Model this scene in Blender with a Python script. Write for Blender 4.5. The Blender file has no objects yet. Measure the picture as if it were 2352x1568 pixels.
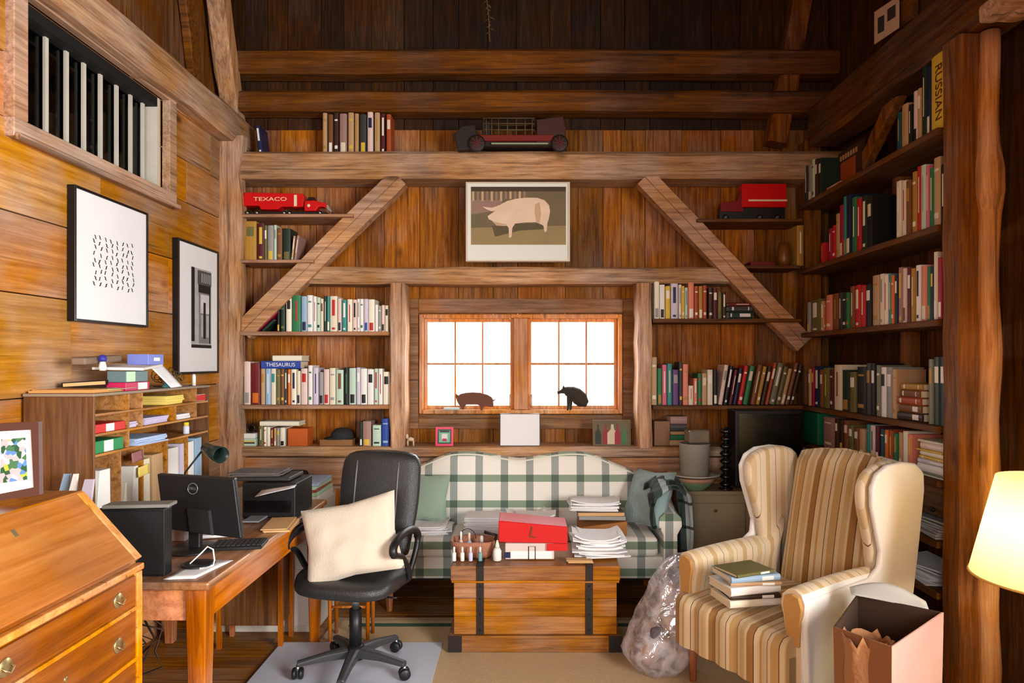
import bpy, bmesh, math, random
from mathutils import Vector, Matrix, Euler, noise as mnoise
R = random.Random(7)
C = bpy.context.scene.collection
PI = math.pi

# ---------------------------------------------------------------- camera, world, lights, exposure
FPX = 1500.0; VX, VY = 1200.0, 830.0; H = 1.5
cam_d = bpy.data.cameras.new('camera'); cam = bpy.data.objects.new('camera', cam_d); C.objects.link(cam)
cam_d.sensor_width = 36.0; cam_d.lens = FPX / 2352.0 * 36.0
cam_d.shift_x = (1176.0 - VX) / 2352.0; cam_d.shift_y = (VY - 784.0) / 2352.0
cam_d.clip_start = 0.05
cam.location = (0, 0, H); cam.rotation_euler = (PI / 2, 0, 0)
S = bpy.context.scene
S.camera = cam
S.view_settings.view_transform = 'Standard'; S.view_settings.look = 'None'
S.view_settings.gamma = 1.0; S.view_settings.use_curve_mapping = False
S.view_settings.exposure = 0.14
S.cycles.max_bounces = 8; S.cycles.diffuse_bounces = 3; S.cycles.transparent_max_bounces = 12
S.cycles.use_denoising = True
S.cycles.caustics_reflective = False; S.cycles.caustics_refractive = False
w = bpy.data.worlds.new('overcast_sky'); S.world = w; w.use_nodes = True
bg = w.node_tree.nodes['Background']; bg.inputs[0].default_value = (0.93, 0.96, 1.0, 1); bg.inputs[1].default_value = 1.7

def area(name, loc, direction, sx, sy, power, col=(1, 1, 1), spread=PI):
    d = bpy.data.lights.new(name, 'AREA'); d.shape = 'RECTANGLE'; d.size = sx; d.size_y = sy
    d.energy = power; d.color = col; d.spread = spread
    o = bpy.data.objects.new(name, d); C.objects.link(o); o.location = loc
    o.rotation_euler = Vector(direction).to_track_quat('-Z', 'Y').to_euler()
    return o
# daylight entering by the big side window, an added unseen window behind the camera and the pair in the far wall
area('daylight_side_window', (2.30, -0.25, 1.65), (-1, 0.05, -0.10), 1.9, 1.4, 400, (1.0, 0.985, 0.96), 2.95)
area('added_rear_fill', (-0.75, -1.75, 1.7), (-0.06, 1, -0.11), 1.8, 1.4, 28, (0.98, 0.99, 1.0), 1.6)  # unseen fill, added and aimed to brighten chair, sofa and trunk
area('daylight_far_window', (-0.02, 5.0, 1.5), (0, -1, -0.1), 1.4, 0.7, 45, (0.95, 0.98, 1.0))

# ---------------------------------------------------------------- helpers
def lin(c):
    c = c / 255.0
    return c / 12.92 if c <= 0.04045 else ((c + 0.055) / 1.055) ** 2.4
def rgb(r, g, b): return (lin(r), lin(g), lin(b), 1.0)
def QX(px, Y): return (px - VX) * Y / FPX           # frontal plane at distance Y
def QZ(py, Y): return H - (py - VY) * Y / FPX
def SY(px, X): return X * FPX / (px - VX)            # side plane X: distance of a column
def SZ(px, py, X): return H - (py - VY) * SY(px, X) / FPX

def tag(o, label=None, cat=None, group=None, kind=None):
    if label: o['label'] = label
    if cat: o['category'] = cat
    if group: o['group'] = group
    if kind: o['kind'] = kind
    return o
def thing(name, label, cat, loc=(0, 0, 0), rotz=0.0, group=None):
    o = bpy.data.objects.new(name, None); C.objects.link(o); o.empty_display_size = 0.05
    o.location = loc; o.rotation_euler = (0, 0, rotz)
    return tag(o, label, cat, group)
def world_loc(o):
    v = Vector((0, 0, 0))
    while o is not None:
        v += o.location; o = o.parent
    return v

class MB:
    def __init__(s): s.v = []; s.f = []; s.m = []; s.sm = []
    def add(s, vs, fs, m=0, smooth=False):
        n = len(s.v); s.v += [tuple(v) for v in vs]
        for f in fs: s.f.append(tuple(i + n for i in f)); s.m.append(m); s.sm.append(smooth)
        return s
    def box(s, x0, x1, y0, y1, z0, z1, m=0):
        return s.add([(x0,y0,z0),(x1,y0,z0),(x1,y1,z0),(x0,y1,z0),(x0,y0,z1),(x1,y0,z1),(x1,y1,z1),(x0,y1,z1)],
                     [(0,3,2,1),(4,5,6,7),(0,1,5,4),(1,2,6,5),(2,3,7,6),(3,0,4,7)], m)
    def obox(s, c, size, rot=(0,0,0), m=0):
        M = Euler(rot).to_matrix(); hx, hy, hz = size[0]/2, size[1]/2, size[2]/2
        vs = [Vector(c) + M @ Vector((a*hx, b*hy, d*hz)) for d in (-1,1) for (a,b) in ((-1,-1),(1,-1),(1,1),(-1,1))]
        return s.add(vs, [(0,3,2,1),(4,5,6,7),(0,1,5,4),(1,2,6,5),(2,3,7,6),(3,0,4,7)], m)
    def hexa(s, p, m=0):      # eight corners, bottom ring then top ring
        return s.add(p, [(0,3,2,1),(4,5,6,7),(0,1,5,4),(1,2,6,5),(2,3,7,6),(3,0,4,7)], m)
    def beam(s, a, b, w_, h_, up=(0,0,1), m=0):   # bar from a to b, w_ across, h_ along up
        a, b = Vector(a), Vector(b); d = (b-a).normalized(); u = Vector(up); sd = d.cross(u).normalized(); u = sd.cross(d).normalized()
        p = []
        for q in (a, b):
            p += [q - sd*w_/2 - u*h_/2, q + sd*w_/2 - u*h_/2, q + sd*w_/2 + u*h_/2, q - sd*w_/2 + u*h_/2]
        return s.add(p, [(0,1,2,3),(7,6,5,4),(0,4,5,1),(1,5,6,2),(2,6,7,3),(3,7,4,0)], m)
    def tube(s, pts, r, seg=8, m=0, cap=True):
        pts = [Vector(p) for p in pts]; n = len(s.v); k = len(pts); rs = r if isinstance(r, (list, tuple)) else [r]*k
        prev = None
        for i, p in enumerate(pts):
            d = (pts[min(i+1,k-1)] - pts[max(i-1,0)]).normalized()
            if prev is None: u = d.orthogonal().normalized()
            else: u = (prev - d*prev.dot(d)); u = u.normalized() if u.length > 1e-6 else d.orthogonal().normalized()
            prev = u; v = d.cross(u)
            for j in range(seg):
                a = 2*PI*j/seg; s.v.append(tuple(p + (u*math.cos(a) + v*math.sin(a))*rs[i]))
        for i in range(k-1):
            for j in range(seg):
                s.f.append((n+i*seg+j, n+i*seg+(j+1)%seg, n+(i+1)*seg+(j+1)%seg, n+(i+1)*seg+j)); s.m.append(m); s.sm.append(True)
        if cap:
            s.f.append(tuple(n+j for j in range(seg))[::-1]); s.m.append(m); s.sm.append(False)
            s.f.append(tuple(n+(k-1)*seg+j for j in range(seg))); s.m.append(m); s.sm.append(False)
        return s
    def lathe(s, prof, c=(0,0,0), seg=20, m=0, axis='Z', smooth=True):   # prof: (r, h)
        n = len(s.v); k = len(prof)
        for (r, h) in prof:
            for j in range(seg):
                a = 2*PI*j/seg; x, y = r*math.cos(a), r*math.sin(a)
                p = (x, y, h) if axis == 'Z' else ((h, x, y) if axis == 'X' else (x, h, -y))
                s.v.append((p[0]+c[0], p[1]+c[1], p[2]+c[2]))
        for i in range(k-1):
            for j in range(seg):
                s.f.append((n+i*seg+j, n+i*seg+(j+1)%seg, n+(i+1)*seg+(j+1)%seg, n+(i+1)*seg+j)); s.m.append(m); s.sm.append(smooth)
        if prof[0][0] > 1e-5: s.f.append(tuple(n+j for j in range(seg))[::-1]); s.m.append(m); s.sm.append(False)
        if prof[-1][0] > 1e-5: s.f.append(tuple(n+(k-1)*seg+j for j in range(seg))); s.m.append(m); s.sm.append(False)
        return s
    def prism(s, poly, a0, a1, axis='Y', m=0, smooth=False):  # 2D poly; axis Y -> (x,z), X -> (y,z), Z -> (x,y)
        def P(u, v, t): return (u, t, v) if axis == 'Y' else ((t, u, v) if axis == 'X' else (u, v, t))
        k = len(poly); n = len(s.v)
        s.v += [P(u, v, a0) for u, v in poly] + [P(u, v, a1) for u, v in poly]
        s.f += [tuple(n+i for i in range(k)), tuple(n+k+i for i in range(k))[::-1]]; s.m += [m, m]; s.sm += [False, False]
        for i in range(k): s.f.append((n+i, n+k+i, n+k+(i+1)%k, n+(i+1)%k)); s.m.append(m); s.sm.append(smooth)
        return s
    def grid(s, fn, nu, nv, m=0, smooth=True, closed_u=False):
        n = len(s.v); cu = nu if closed_u else nu+1
        for j in range(nv+1):
            for i in range(cu): s.v.append(tuple(fn(i/nu, j/nv)))
        for j in range(nv):
            for i in range(nu):
                a = n+j*cu+i; b = n+j*cu+(i+1)%cu
                s.f.append((a, b, b+cu, a+cu)); s.m.append(m); s.sm.append(smooth)
        return s
    def loops(s, rings, m=0, cap=True, smooth=True):    # list of closed rings of equal count
        n = len(s.v); k = len(rings[0])
        for r in rings: s.v += [tuple(p) for p in r]
        for i in range(len(rings)-1):
            for j in range(k):
                s.f.append((n+i*k+j, n+i*k+(j+1)%k, n+(i+1)*k+(j+1)%k, n+(i+1)*k+j)); s.m.append(m); s.sm.append(smooth)
        if cap:
            s.f.append(tuple(n+j for j in range(k))[::-1]); s.m.append(m); s.sm.append(False)
            s.f.append(tuple(n+(len(rings)-1)*k+j for j in range(k))); s.m.append(m); s.sm.append(False)
        return s
    def xf(s, M, start=0):
        for i in range(start, len(s.v)): s.v[i] = tuple(M @ Vector(s.v[i]))
        return s
    def build(s, name, mats, parent=None, bevel=0, local=False, subsurf=0, seg=1, solid=0, fix=True):
        me = bpy.data.meshes.new(name); vs = s.v
        loc = Vector((0, 0, 0))
        if parent is not None:
            if not local:
                wl = world_loc(parent); vs = [(a-wl.x, b-wl.y, c-wl.z) for a, b, c in vs]
        elif not local:
            xs, ys, zs = zip(*vs)
            loc = Vector(((min(xs)+max(xs))/2, (min(ys)+max(ys))/2, min(zs)))
            vs = [(a-loc.x, b-loc.y, c-loc.z) for a, b, c in vs]
        me.from_pydata(vs, [], s.f)
        if not isinstance(mats, (list, tuple)): mats = [mats]
        for mt in mats: me.materials.append(mt)
        me.polygons.foreach_set('material_index', s.m); me.polygons.foreach_set('use_smooth', s.sm)
        me.update()
        if fix:
            b = bmesh.new(); b.from_mesh(me); bmesh.ops.recalc_face_normals(b, faces=b.faces); b.to_mesh(me); b.free()
        o = bpy.data.objects.new(name, me); C.objects.link(o); o.location = loc
        if parent is not None: o.parent = parent
        if solid:
            md = o.modifiers.new('thickness', 'SOLIDIFY'); md.thickness = solid; md.offset = 0
        if bevel:
            md = o.modifiers.new('edges', 'BEVEL'); md.width = bevel; md.segments = seg; md.limit_method = 'ANGLE'; md.angle_limit = 0.6
        if subsurf:
            md = o.modifiers.new('smooth', 'SUBSURF'); md.levels = subsurf; md.render_levels = subsurf
        return o

def copy_tree(o, parent=None):
    c = o.copy(); C.objects.link(c); c.parent = parent
    for ch in list(o.children): copy_tree(ch, c)
    return c

# ---------------------------------------------------------------- materials
MATS = {}
def mat(name, col, rough=0.6, metal=0.0, spec=0.4, emit=0.0, emitcol=None, bump=0.0, bscale=60, var=0.0, sheen=0.0):
    if name in MATS: return MATS[name]
    m = bpy.data.materials.new(name); m.use_nodes = True; nt = m.node_tree; p = nt.nodes['Principled BSDF']
    p.inputs['Base Color'].default_value = col; p.inputs['Roughness'].default_value = rough
    p.inputs['Metallic'].default_value = metal; p.inputs['Specular IOR Level'].default_value = spec
    if sheen: p.inputs['Sheen Weight'].default_value = sheen
    if emit: p.inputs['Emission Color'].default_value = emitcol or col; p.inputs['Emission Strength'].default_value = emit
    if bump or var:
        tc = nt.nodes.new('ShaderNodeTexCoord'); nz = nt.nodes.new('ShaderNodeTexNoise'); nz.inputs['Scale'].default_value = bscale; nz.inputs['Detail'].default_value = 4
        nt.links.new(tc.outputs['Object'], nz.inputs['Vector'])
        if bump:
            b = nt.nodes.new('ShaderNodeBump'); b.inputs['Strength'].default_value = bump; b.inputs['Distance'].default_value = 0.01
            nt.links.new(nz.outputs['Fac'], b.inputs['Height']); nt.links.new(b.outputs['Normal'], p.inputs['Normal'])
        if var:
            cr = nt.nodes.new('ShaderNodeMapRange'); cr.inputs[3].default_value = 1-var; cr.inputs[4].default_value = 1+var
            n2 = nt.nodes.new('ShaderNodeTexNoise'); n2.inputs['Scale'].default_value = bscale*0.15; n2.inputs['Detail'].default_value = 3
            nt.links.new(tc.outputs['Object'], n2.inputs['Vector']); nt.links.new(n2.outputs['Fac'], cr.inputs[0])
            mx = nt.nodes.new('ShaderNodeMix'); mx.data_type = 'RGBA'; mx.blend_type = 'MULTIPLY'; mx.inputs[0].default_value = 1
            mx.inputs[6].default_value = col; nt.links.new(cr.outputs[0], mx.inputs[7]); nt.links.new(mx.outputs[2], p.inputs['Base Color'])
    MATS[name] = m; return m

def wood(name, dark, mid, light, axis='X', rough=0.68, grain=1.0, island=0.28, spec=0.25, knots=0.5, bump=0.35, hue=0.006, streak=0.16, checks=0.45, patch=0.22, sat=1.06):
    if name in MATS: return MATS[name]
    m = bpy.data.materials.new(name); m.use_nodes = True; nt = m.node_tree; N = nt.nodes; L = nt.links; p = N['Principled BSDF']
    p.inputs['Roughness'].default_value = rough; p.inputs['Specular IOR Level'].default_value = spec
    tc = N.new('ShaderNodeTexCoord'); geo = N.new('ShaderNodeNewGeometry')
    mul = N.new('ShaderNodeMath'); mul.operation = 'MULTIPLY'; mul.inputs[1].default_value = 37.0; L.new(geo.outputs['Random Per Island'], mul.inputs[0])
    add = N.new('ShaderNodeVectorMath'); add.operation = 'ADD'; L.new(tc.outputs['Object'], add.inputs[0]); L.new(mul.outputs[0], add.inputs[1])
    mp = N.new('ShaderNodeMapping'); s = {'X': (0.6, 9, 9), 'Y': (9, 0.6, 9), 'Z': (9, 9, 0.6)}[axis]
    mp.inputs['Scale'].default_value = tuple(a*grain for a in s); L.new(add.outputs[0], mp.inputs['Vector'])
    n1 = N.new('ShaderNodeTexNoise'); n1.inputs['Scale'].default_value = 4.2; n1.inputs['Detail'].default_value = 8; n1.inputs['Roughness'].default_value = 0.68; n1.inputs['Distortion'].default_value = 0.35
    L.new(mp.outputs[0], n1.inputs['Vector'])
    cr = N.new('ShaderNodeValToRGB'); e = cr.color_ramp.elements; e[0].position = 0.30; e[0].color = dark; e[1].position = 0.72; e[1].color = light
    x = e.new(0.5); x.color = mid; L.new(n1.outputs['Fac'], cr.inputs['Fac'])
    n2 = N.new('ShaderNodeTexNoise'); n2.inputs['Scale'].default_value = 1.7; n2.inputs['Detail'].default_value = 3; L.new(add.outputs[0], n2.inputs['Vector'])
    r2 = N.new('ShaderNodeMapRange'); r2.inputs[1].default_value = 0.3; r2.inputs[2].default_value = 0.7; r2.inputs[3].default_value = 0.72; r2.inputs[4].default_value = 1.2; L.new(n2.outputs['Fac'], r2.inputs[0])
    # knots
    vo = N.new('ShaderNodeTexVoronoi'); vo.inputs['Scale'].default_value = 2.3
    mpk = N.new('ShaderNodeMapping'); mpk.inputs['Scale'].default_value = {'X': (0.8, 1.6, 1.6), 'Y': (1.6, 0.8, 1.6), 'Z': (1.6, 1.6, 0.8)}[axis]
    L.new(add.outputs[0], mpk.inputs['Vector']); L.new(mpk.outputs[0], vo.inputs['Vector'])
    rk = N.new('ShaderNodeMapRange'); rk.inputs[1].default_value = 0.035; rk.inputs[2].default_value = 0.11; rk.inputs[3].default_value = 1-knots; rk.inputs[4].default_value = 1; L.new(vo.outputs['Distance'], rk.inputs[0])
    mm = N.new('ShaderNodeMath'); mm.operation = 'MULTIPLY'; L.new(r2.outputs[0], mm.inputs[0]); L.new(rk.outputs[0], mm.inputs[1])
    ri = N.new('ShaderNodeMapRange'); ri.inputs[3].default_value = 1-island; ri.inputs[4].default_value = 1+island*0.7; L.new(geo.outputs['Random Per Island'], ri.inputs[0])
    m3 = N.new('ShaderNodeMath'); m3.operation = 'MULTIPLY'; L.new(mm.outputs[0], m3.inputs[0]); L.new(ri.outputs[0], m3.inputs[1])
    # fine streaks and thin dark checks along the grain
    mf = N.new('ShaderNodeMapping'); mf.inputs['Scale'].default_value = tuple(a_*b_ for a_, b_ in zip(mp.inputs['Scale'].default_value, {'X': (0.7, 4, 4), 'Y': (4, 0.7, 4), 'Z': (4, 4, 0.7)}[axis])); L.new(add.outputs[0], mf.inputs['Vector'])
    nf = N.new('ShaderNodeTexNoise'); nf.inputs['Scale'].default_value = 4.0; nf.inputs['Detail'].default_value = 4; L.new(mf.outputs[0], nf.inputs['Vector'])
    rf = N.new('ShaderNodeMapRange'); rf.inputs[1].default_value = 0.3; rf.inputs[2].default_value = 0.7; rf.inputs[3].default_value = 1-streak; rf.inputs[4].default_value = 1+streak; L.new(nf.outputs['Fac'], rf.inputs[0])
    mc = N.new('ShaderNodeMapping'); mc.inputs['Scale'].default_value = {'X': (0.35, 14, 14), 'Y': (14, 0.35, 14), 'Z': (14, 14, 0.35)}[axis]; mc.inputs['Location'].default_value = (3.1, 1.7, 9.2); L.new(add.outputs[0], mc.inputs['Vector'])
    ncr = N.new('ShaderNodeTexNoise'); ncr.inputs['Scale'].default_value = 2.6; ncr.inputs['Detail'].default_value = 1; ncr.inputs['Distortion'].default_value = 0.5; L.new(mc.outputs[0], ncr.inputs['Vector'])
    rc = N.new('ShaderNodeMapRange'); rc.inputs[1].default_value = 0.27; rc.inputs[2].default_value = 0.31; rc.inputs[3].default_value = 1-checks; rc.inputs[4].default_value = 1; L.new(ncr.outputs['Fac'], rc.inputs[0])
    m4 = N.new('ShaderNodeMath'); m4.operation = 'MULTIPLY'; L.new(rf.outputs[0], m4.inputs[0]); L.new(rc.outputs[0], m4.inputs[1])
    m5 = N.new('ShaderNodeMath'); m5.operation = 'MULTIPLY'; L.new(m3.outputs[0], m5.inputs[0]); L.new(m4.outputs[0], m5.inputs[1]); m3 = m5
    hs = N.new('ShaderNodeHueSaturation')
    ns = N.new('ShaderNodeTexNoise'); ns.inputs['Scale'].default_value = 2.6; ns.inputs['Detail'].default_value = 4; L.new(add.outputs[0], ns.inputs['Vector'])
    rs = N.new('ShaderNodeMapRange'); rs.inputs[1].default_value = 0.32; rs.inputs[2].default_value = 0.68; rs.inputs[3].default_value = sat-patch; rs.inputs[4].default_value = sat+patch*0.8; L.new(ns.outputs['Fac'], rs.inputs[0]); L.new(rs.outputs[0], hs.inputs['Saturation']); L.new(cr.outputs['Color'], hs.inputs['Color']); L.new(m3.outputs[0], hs.inputs['Value'])
    fr = N.new('ShaderNodeMath'); fr.operation = 'FRACT'; L.new(mul.outputs[0], fr.inputs[0])
    rh = N.new('ShaderNodeMapRange'); rh.inputs[3].default_value = 0.506-hue; rh.inputs[4].default_value = 0.506+hue*0.6; L.new(fr.outputs[0], rh.inputs[0]); L.new(rh.outputs[0], hs.inputs['Hue'])
    L.new(hs.outputs['Color'], p.inputs['Base Color'])
    b = N.new('ShaderNodeBump'); b.inputs['Strength'].default_value = bump; b.inputs['Distance'].default_value = 0.006
    L.new(n1.outputs['Fac'], b.inputs['Height']); L.new(b.outputs['Normal'], p.inputs['Normal'])
    MATS[name] = m; return m

def stripes(name, base, bands, axis=0, period=0.1, rough=0.85, uv=False, second=None, rotate=None):
    """cloth with coloured bands: bands = [(start, end, colour)] as fractions of the period; second = the same across another axis"""
    if name in MATS: return MATS[name]
    m = bpy.data.materials.new(name); m.use_nodes = True; nt = m.node_tree; N = nt.nodes; L = nt.links; p = N['Principled BSDF']
    p.inputs['Roughness'].default_value = rough; p.inputs['Specular IOR Level'].default_value = 0.15; p.inputs['Sheen Weight'].default_value = 0.2
    tc = N.new('ShaderNodeTexCoord'); sp = N.new('ShaderNodeSeparateXYZ')
    L.new(tc.outputs['UV' if uv else 'Object'], sp.inputs[0])
    def ramp(ax, per, base_, bands_):
        dv = N.new('ShaderNodeMath'); dv.operation = 'DIVIDE'; dv.inputs[1].default_value = per; L.new(sp.outputs[ax], dv.inputs[0])
        fr = N.new('ShaderNodeMath'); fr.operation = 'FRACT'; L.new(dv.outputs[0], fr.inputs[0])
        cr = N.new('ShaderNodeValToRGB'); cr.color_ramp.interpolation = 'CONSTANT'; E = cr.color_ramp.elements
        stops = [(0.0, base_)]
        for a, b_, c in bands_: stops.append((a, c)); stops.append((b_, base_))
        E[0].position = 0; E[0].color = stops[0][1]; E[1].position = stops[1][0]; E[1].color = stops[1][1]
        for ps, c in stops[2:]:
            q = E.new(min(ps, 0.999)); q.color = c
        L.new(fr.outputs[0], cr.inputs['Fac']); return cr.outputs['Color']
    out = ramp(axis, period, base, bands)
    if second:
        o2 = ramp(second[0], second[1], (1, 1, 1, 1), second[2])
        mx = N.new('ShaderNodeMix'); mx.data_type = 'RGBA'; mx.blend_type = 'MULTIPLY'; mx.inputs[0].default_value = 1
        L.new(out, mx.inputs[6]); L.new(o2, mx.inputs[7]); out = mx.outputs[2]
    L.new(out, p.inputs['Base Color'])
    nz = N.new('ShaderNodeTexNoise'); nz.inputs['Scale'].default_value = 180; L.new(tc.outputs['Object'], nz.inputs['Vector'])
    b = N.new('ShaderNodeBump'); b.inputs['Strength'].default_value = 0.2; b.inputs['Distance'].default_value = 0.002; L.new(nz.outputs['Fac'], b.inputs['Height']); L.new(b.outputs['Normal'], p.inputs['Normal'])
    MATS[name] = m; return m

def glass(name, tint=(1, 1, 1, 1), gloss=0.06, rough=0.02):
    m = bpy.data.materials.new(name); m.use_nodes = True; nt = m.node_tree; nt.nodes.clear()
    o = nt.nodes.new('ShaderNodeOutputMaterial'); t = nt.nodes.new('ShaderNodeBsdfTransparent'); t.inputs[0].default_value = tint
    g = nt.nodes.new('ShaderNodeBsdfGlossy'); g.inputs['Roughness'].default_value = rough; mx = nt.nodes.new('ShaderNodeMixShader'); mx.inputs[0].default_value = gloss
    nt.links.new(t.outputs[0], mx.inputs[1]); nt.links.new(g.outputs[0], mx.inputs[2]); nt.links.new(mx.outputs[0], o.inputs[0]); return m

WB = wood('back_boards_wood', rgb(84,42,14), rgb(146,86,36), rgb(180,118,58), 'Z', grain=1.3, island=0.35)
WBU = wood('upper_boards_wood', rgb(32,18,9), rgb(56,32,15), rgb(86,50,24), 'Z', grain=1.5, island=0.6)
WL = wood('side_boards_wood', rgb(158,98,48), rgb(184,122,64), rgb(206,148,90), 'Y', grain=1.0, island=0.2, knots=0.7, hue=0.010, sat=0.98, patch=0.3)
WT = wood('hewn_timber_wood', rgb(116,72,38), rgb(174,122,74), rgb(204,156,106), 'X', grain=1.3, island=0.1, rough=0.7, knots=0.55, sat=0.86)
WTZ = wood('hewn_post_wood', rgb(120,74,42), rgb(180,126,84), rgb(206,158,114), 'Z', island=0.1, rough=0.7, knots=0.55, sat=0.86)
WTY = wood('hewn_plate_wood', rgb(120,74,42), rgb(176,124,80), rgb(204,156,110), 'Y', island=0.1, rough=0.7, knots=0.55, sat=0.86)
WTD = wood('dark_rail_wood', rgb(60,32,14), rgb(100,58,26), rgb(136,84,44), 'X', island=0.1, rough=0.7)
WTDZ = wood('dark_post_wood_shaded', rgb(72,38,16), rgb(118,70,34), rgb(150,96,54), 'Z', island=0.1, rough=0.7, knots=0.6)  # right-side posts: dark timber, darkened a little more for the shade there
WTDY = wood('dark_plate_wood_shaded', rgb(50,28,13), rgb(84,50,26), rgb(112,74,42), 'Y', island=0.1, rough=0.7)  # right plate: dark timber with shade put into the colour as well
WS = wood('shelf_wood', rgb(112,66,34), rgb(166,108,64), rgb(196,138,90), 'X', island=0.1, sat=0.9)
WSY = wood('side_shelf_wood_shaded', rgb(58,34,16), rgb(96,60,32), rgb(124,82,48), 'Y', island=0.1)  # right wall shelves: the shade of that side is darkened into the colour
WF = wood('floor_wood', rgb(80,48,26), rgb(138,90,52), rgb(170,116,70), 'X', island=0.3, rough=0.45)
WC = wood('ceiling_wood', rgb(36,20,10), rgb(58,34,18), rgb(80,48,26), 'Y', island=0.4)
WIN = wood('window_pine', rgb(160,92,44), rgb(204,132,74), rgb(226,160,100), 'Z', island=0.05, rough=0.4, knots=0.1)
WCAS = wood('casing_wood', rgb(96,62,40), rgb(136,96,66), rgb(160,120,88), 'X', island=0.15, rough=0.75)
WSEC = wood('cherry_varnish', rgb(134,72,20), rgb(172,102,38), rgb(194,128,60), 'Y', grain=0.45, island=0.05, rough=0.22, knots=0.0, bump=0.05, spec=0.5, checks=0.0, streak=0.05, patch=0.08, sat=1.02)
WSECD = wood('cherry_drawer_varnish', rgb(92,42,12), rgb(136,70,24), rgb(164,94,38), 'Y', grain=0.5, island=0.08, rough=0.22, knots=0.0, bump=0.05, spec=0.5, checks=0.0, streak=0.05, patch=0.08, sat=1.02)
WDESK = wood('desk_wood', rgb(120,66,34), rgb(160,98,56), rgb(184,122,78), 'Y', island=0.05, rough=0.3, knots=0.1, checks=0.0, streak=0.08, bump=0.1, spec=0.5, sat=0.9)
WAPR = wood('desk_apron_wood', rgb(150,74,24), rgb(192,106,44), rgb(210,128,62), 'Y', island=0.05, rough=0.3, knots=0.1, checks=0.0, streak=0.08, bump=0.1, sat=1.02)
WLEG = wood('desk_leg_wood', rgb(120,56,20), rgb(168,90,38), rgb(196,118,56), 'Z', island=0.05, rough=0.3, knots=0.05, bump=0.1, sat=1.02)
WTRUNK = wood('trunk_pine', rgb(112,62,20), rgb(158,98,40), rgb(184,124,58), 'X', grain=1.2, island=0.18, rough=0.4, knots=0.4, bump=0.15, checks=0.3, sat=1.02)
WHUT = wood('pigeonhole_wood', rgb(128,80,44), rgb(172,118,72), rgb(198,148,98), 'Y', island=0.12, rough=0.5, knots=0.1)
WHUTD = wood('pigeonhole_side_wood', rgb(70,40,20), rgb(104,64,34), rgb(130,86,50), 'Z', island=0.1, rough=0.5, knots=0.1)
PAPER = mat('paper', rgb(238,238,238), 0.8, var=0.05, bscale=30)
PAGES = mat('page_edges', rgb(226,212,184), 0.9)
BLACK = mat('black_plastic', rgb(24,24,25), 0.42)
BLACKM = mat('black_matte', rgb(16,16,17), 0.75)
LEATHER = mat('black_leather', rgb(44,44,44), 0.33, bump=0.3, bscale=240, spec=0.5)
IRON = mat('dark_iron', rgb(54,46,42), 0.6, 0.6, bump=0.2, bscale=80)
STEEL = mat('steel', rgb(170,170,172), 0.3, 0.9)
BRASS = mat('aged_brass', rgb(190,170,120), 0.35, 0.85)
WHITE = mat('white_paint', rgb(236,234,228), 0.5)
CREAM = mat('cream_cotton', rgb(212,200,180), 0.9, bump=0.25, bscale=160, sheen=0.2)
GLASS = glass('window_glass')
DGLASS = glass('dark_glass', (0.55, 0.58, 0.56, 1), 0.05, 0.03)

def text_mesh(txt, size, depth, M, name, m, parent, align='CENTER'):
    cu = bpy.data.curves.new(name, 'FONT'); cu.body = txt; cu.size = size; cu.extrude = depth; cu.align_x = align; cu.align_y = 'CENTER'
    t = bpy.data.objects.new(name, cu); C.objects.link(t)
    dg = bpy.context.evaluated_depsgraph_get(); me = bpy.data.meshes.new_from_object(t.evaluated_get(dg))
    bpy.data.objects.remove(t); bpy.data.curves.remove(cu)
    wl = world_loc(parent) if parent else Vector((0, 0, 0))
    me.transform(Matrix.Translation(-wl) @ M); me.materials.clear(); me.materials.append(m)
    o = bpy.data.objects.new(name, me); C.objects.link(o); o.parent = parent
    return o
MFRONT = Matrix.Rotation(PI/2, 4, 'X')                 # text readable from -Y
def MLEFTWALL(): return Matrix.Rotation(PI/2, 4, 'Z') @ Matrix.Rotation(PI/2, 4, 'X')   # readable from +X
# ---------------------------------------------------------------- the room
XL, XR, YB, YF, ZC = -2.0, 2.15, 4.6, -1.6, 4.7
def struct(name, mb, m, label=None, bevel=0, parent=None, **k):
    o = mb.build(name, m, parent, bevel=bevel, **k)
    if parent is None:
        o['kind'] = 'structure'
        if label: o['label'] = label
    return o
# floor of wide planks
f = MB(); y = YF - 0.3
while y < YB + 0.2:
    wd = R.uniform(0.13, 0.2); x = XL - 0.3 - R.uniform(0, 1.5)
    while x < XR + 0.3:
        ln = R.uniform(1.6, 3.2); f.box(max(x, XL-0.3), min(x+ln-0.003, XR+0.3), y, y+wd-0.004, -0.03, 0.0) if x+ln > XL-0.3 else None
        x += ln
    y += wd
f.box(XL-0.3, XR+0.3, YF-0.3, YB+0.3, -0.06, -0.031)
struct('floor', f, WF, 'brown plank floor')
# far wall: upright boards round the window opening
def boards_up(mb, u0, u1, z0, z1, put, cuts=(), hole=None, w0=0.15, w1=0.28, gap=0.004):
    us = [u0]; stops = sorted(list(cuts) + [u1])
    for st in stops:
        while us[-1] < st - 0.001:
            nx = us[-1] + R.uniform(w0, w1)
            if nx > st - 0.09: nx = st
            us.append(nx)
    for a, b in zip(us, us[1:]):
        if hole and a >= hole[0]-0.002 and b <= hole[1]+0.002:
            put(mb, a, b-gap, z0, hole[2]); put(mb, a, b-gap, hole[3], z1)
        else: put(mb, a, b-gap, z0, z1)
BW = (-0.722, 0.698, 1.136, 1.831)
def pb(mb, a, b, c, d): 
    t = R.uniform(0, 0.008); mb.box(a, b, YB+t, YB+0.05, c, d)
wb = MB(); boards_up(wb, XL-0.15, XR+0.15, -0.02, 3.13, pb, (BW[0], BW[1]), BW)
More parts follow.
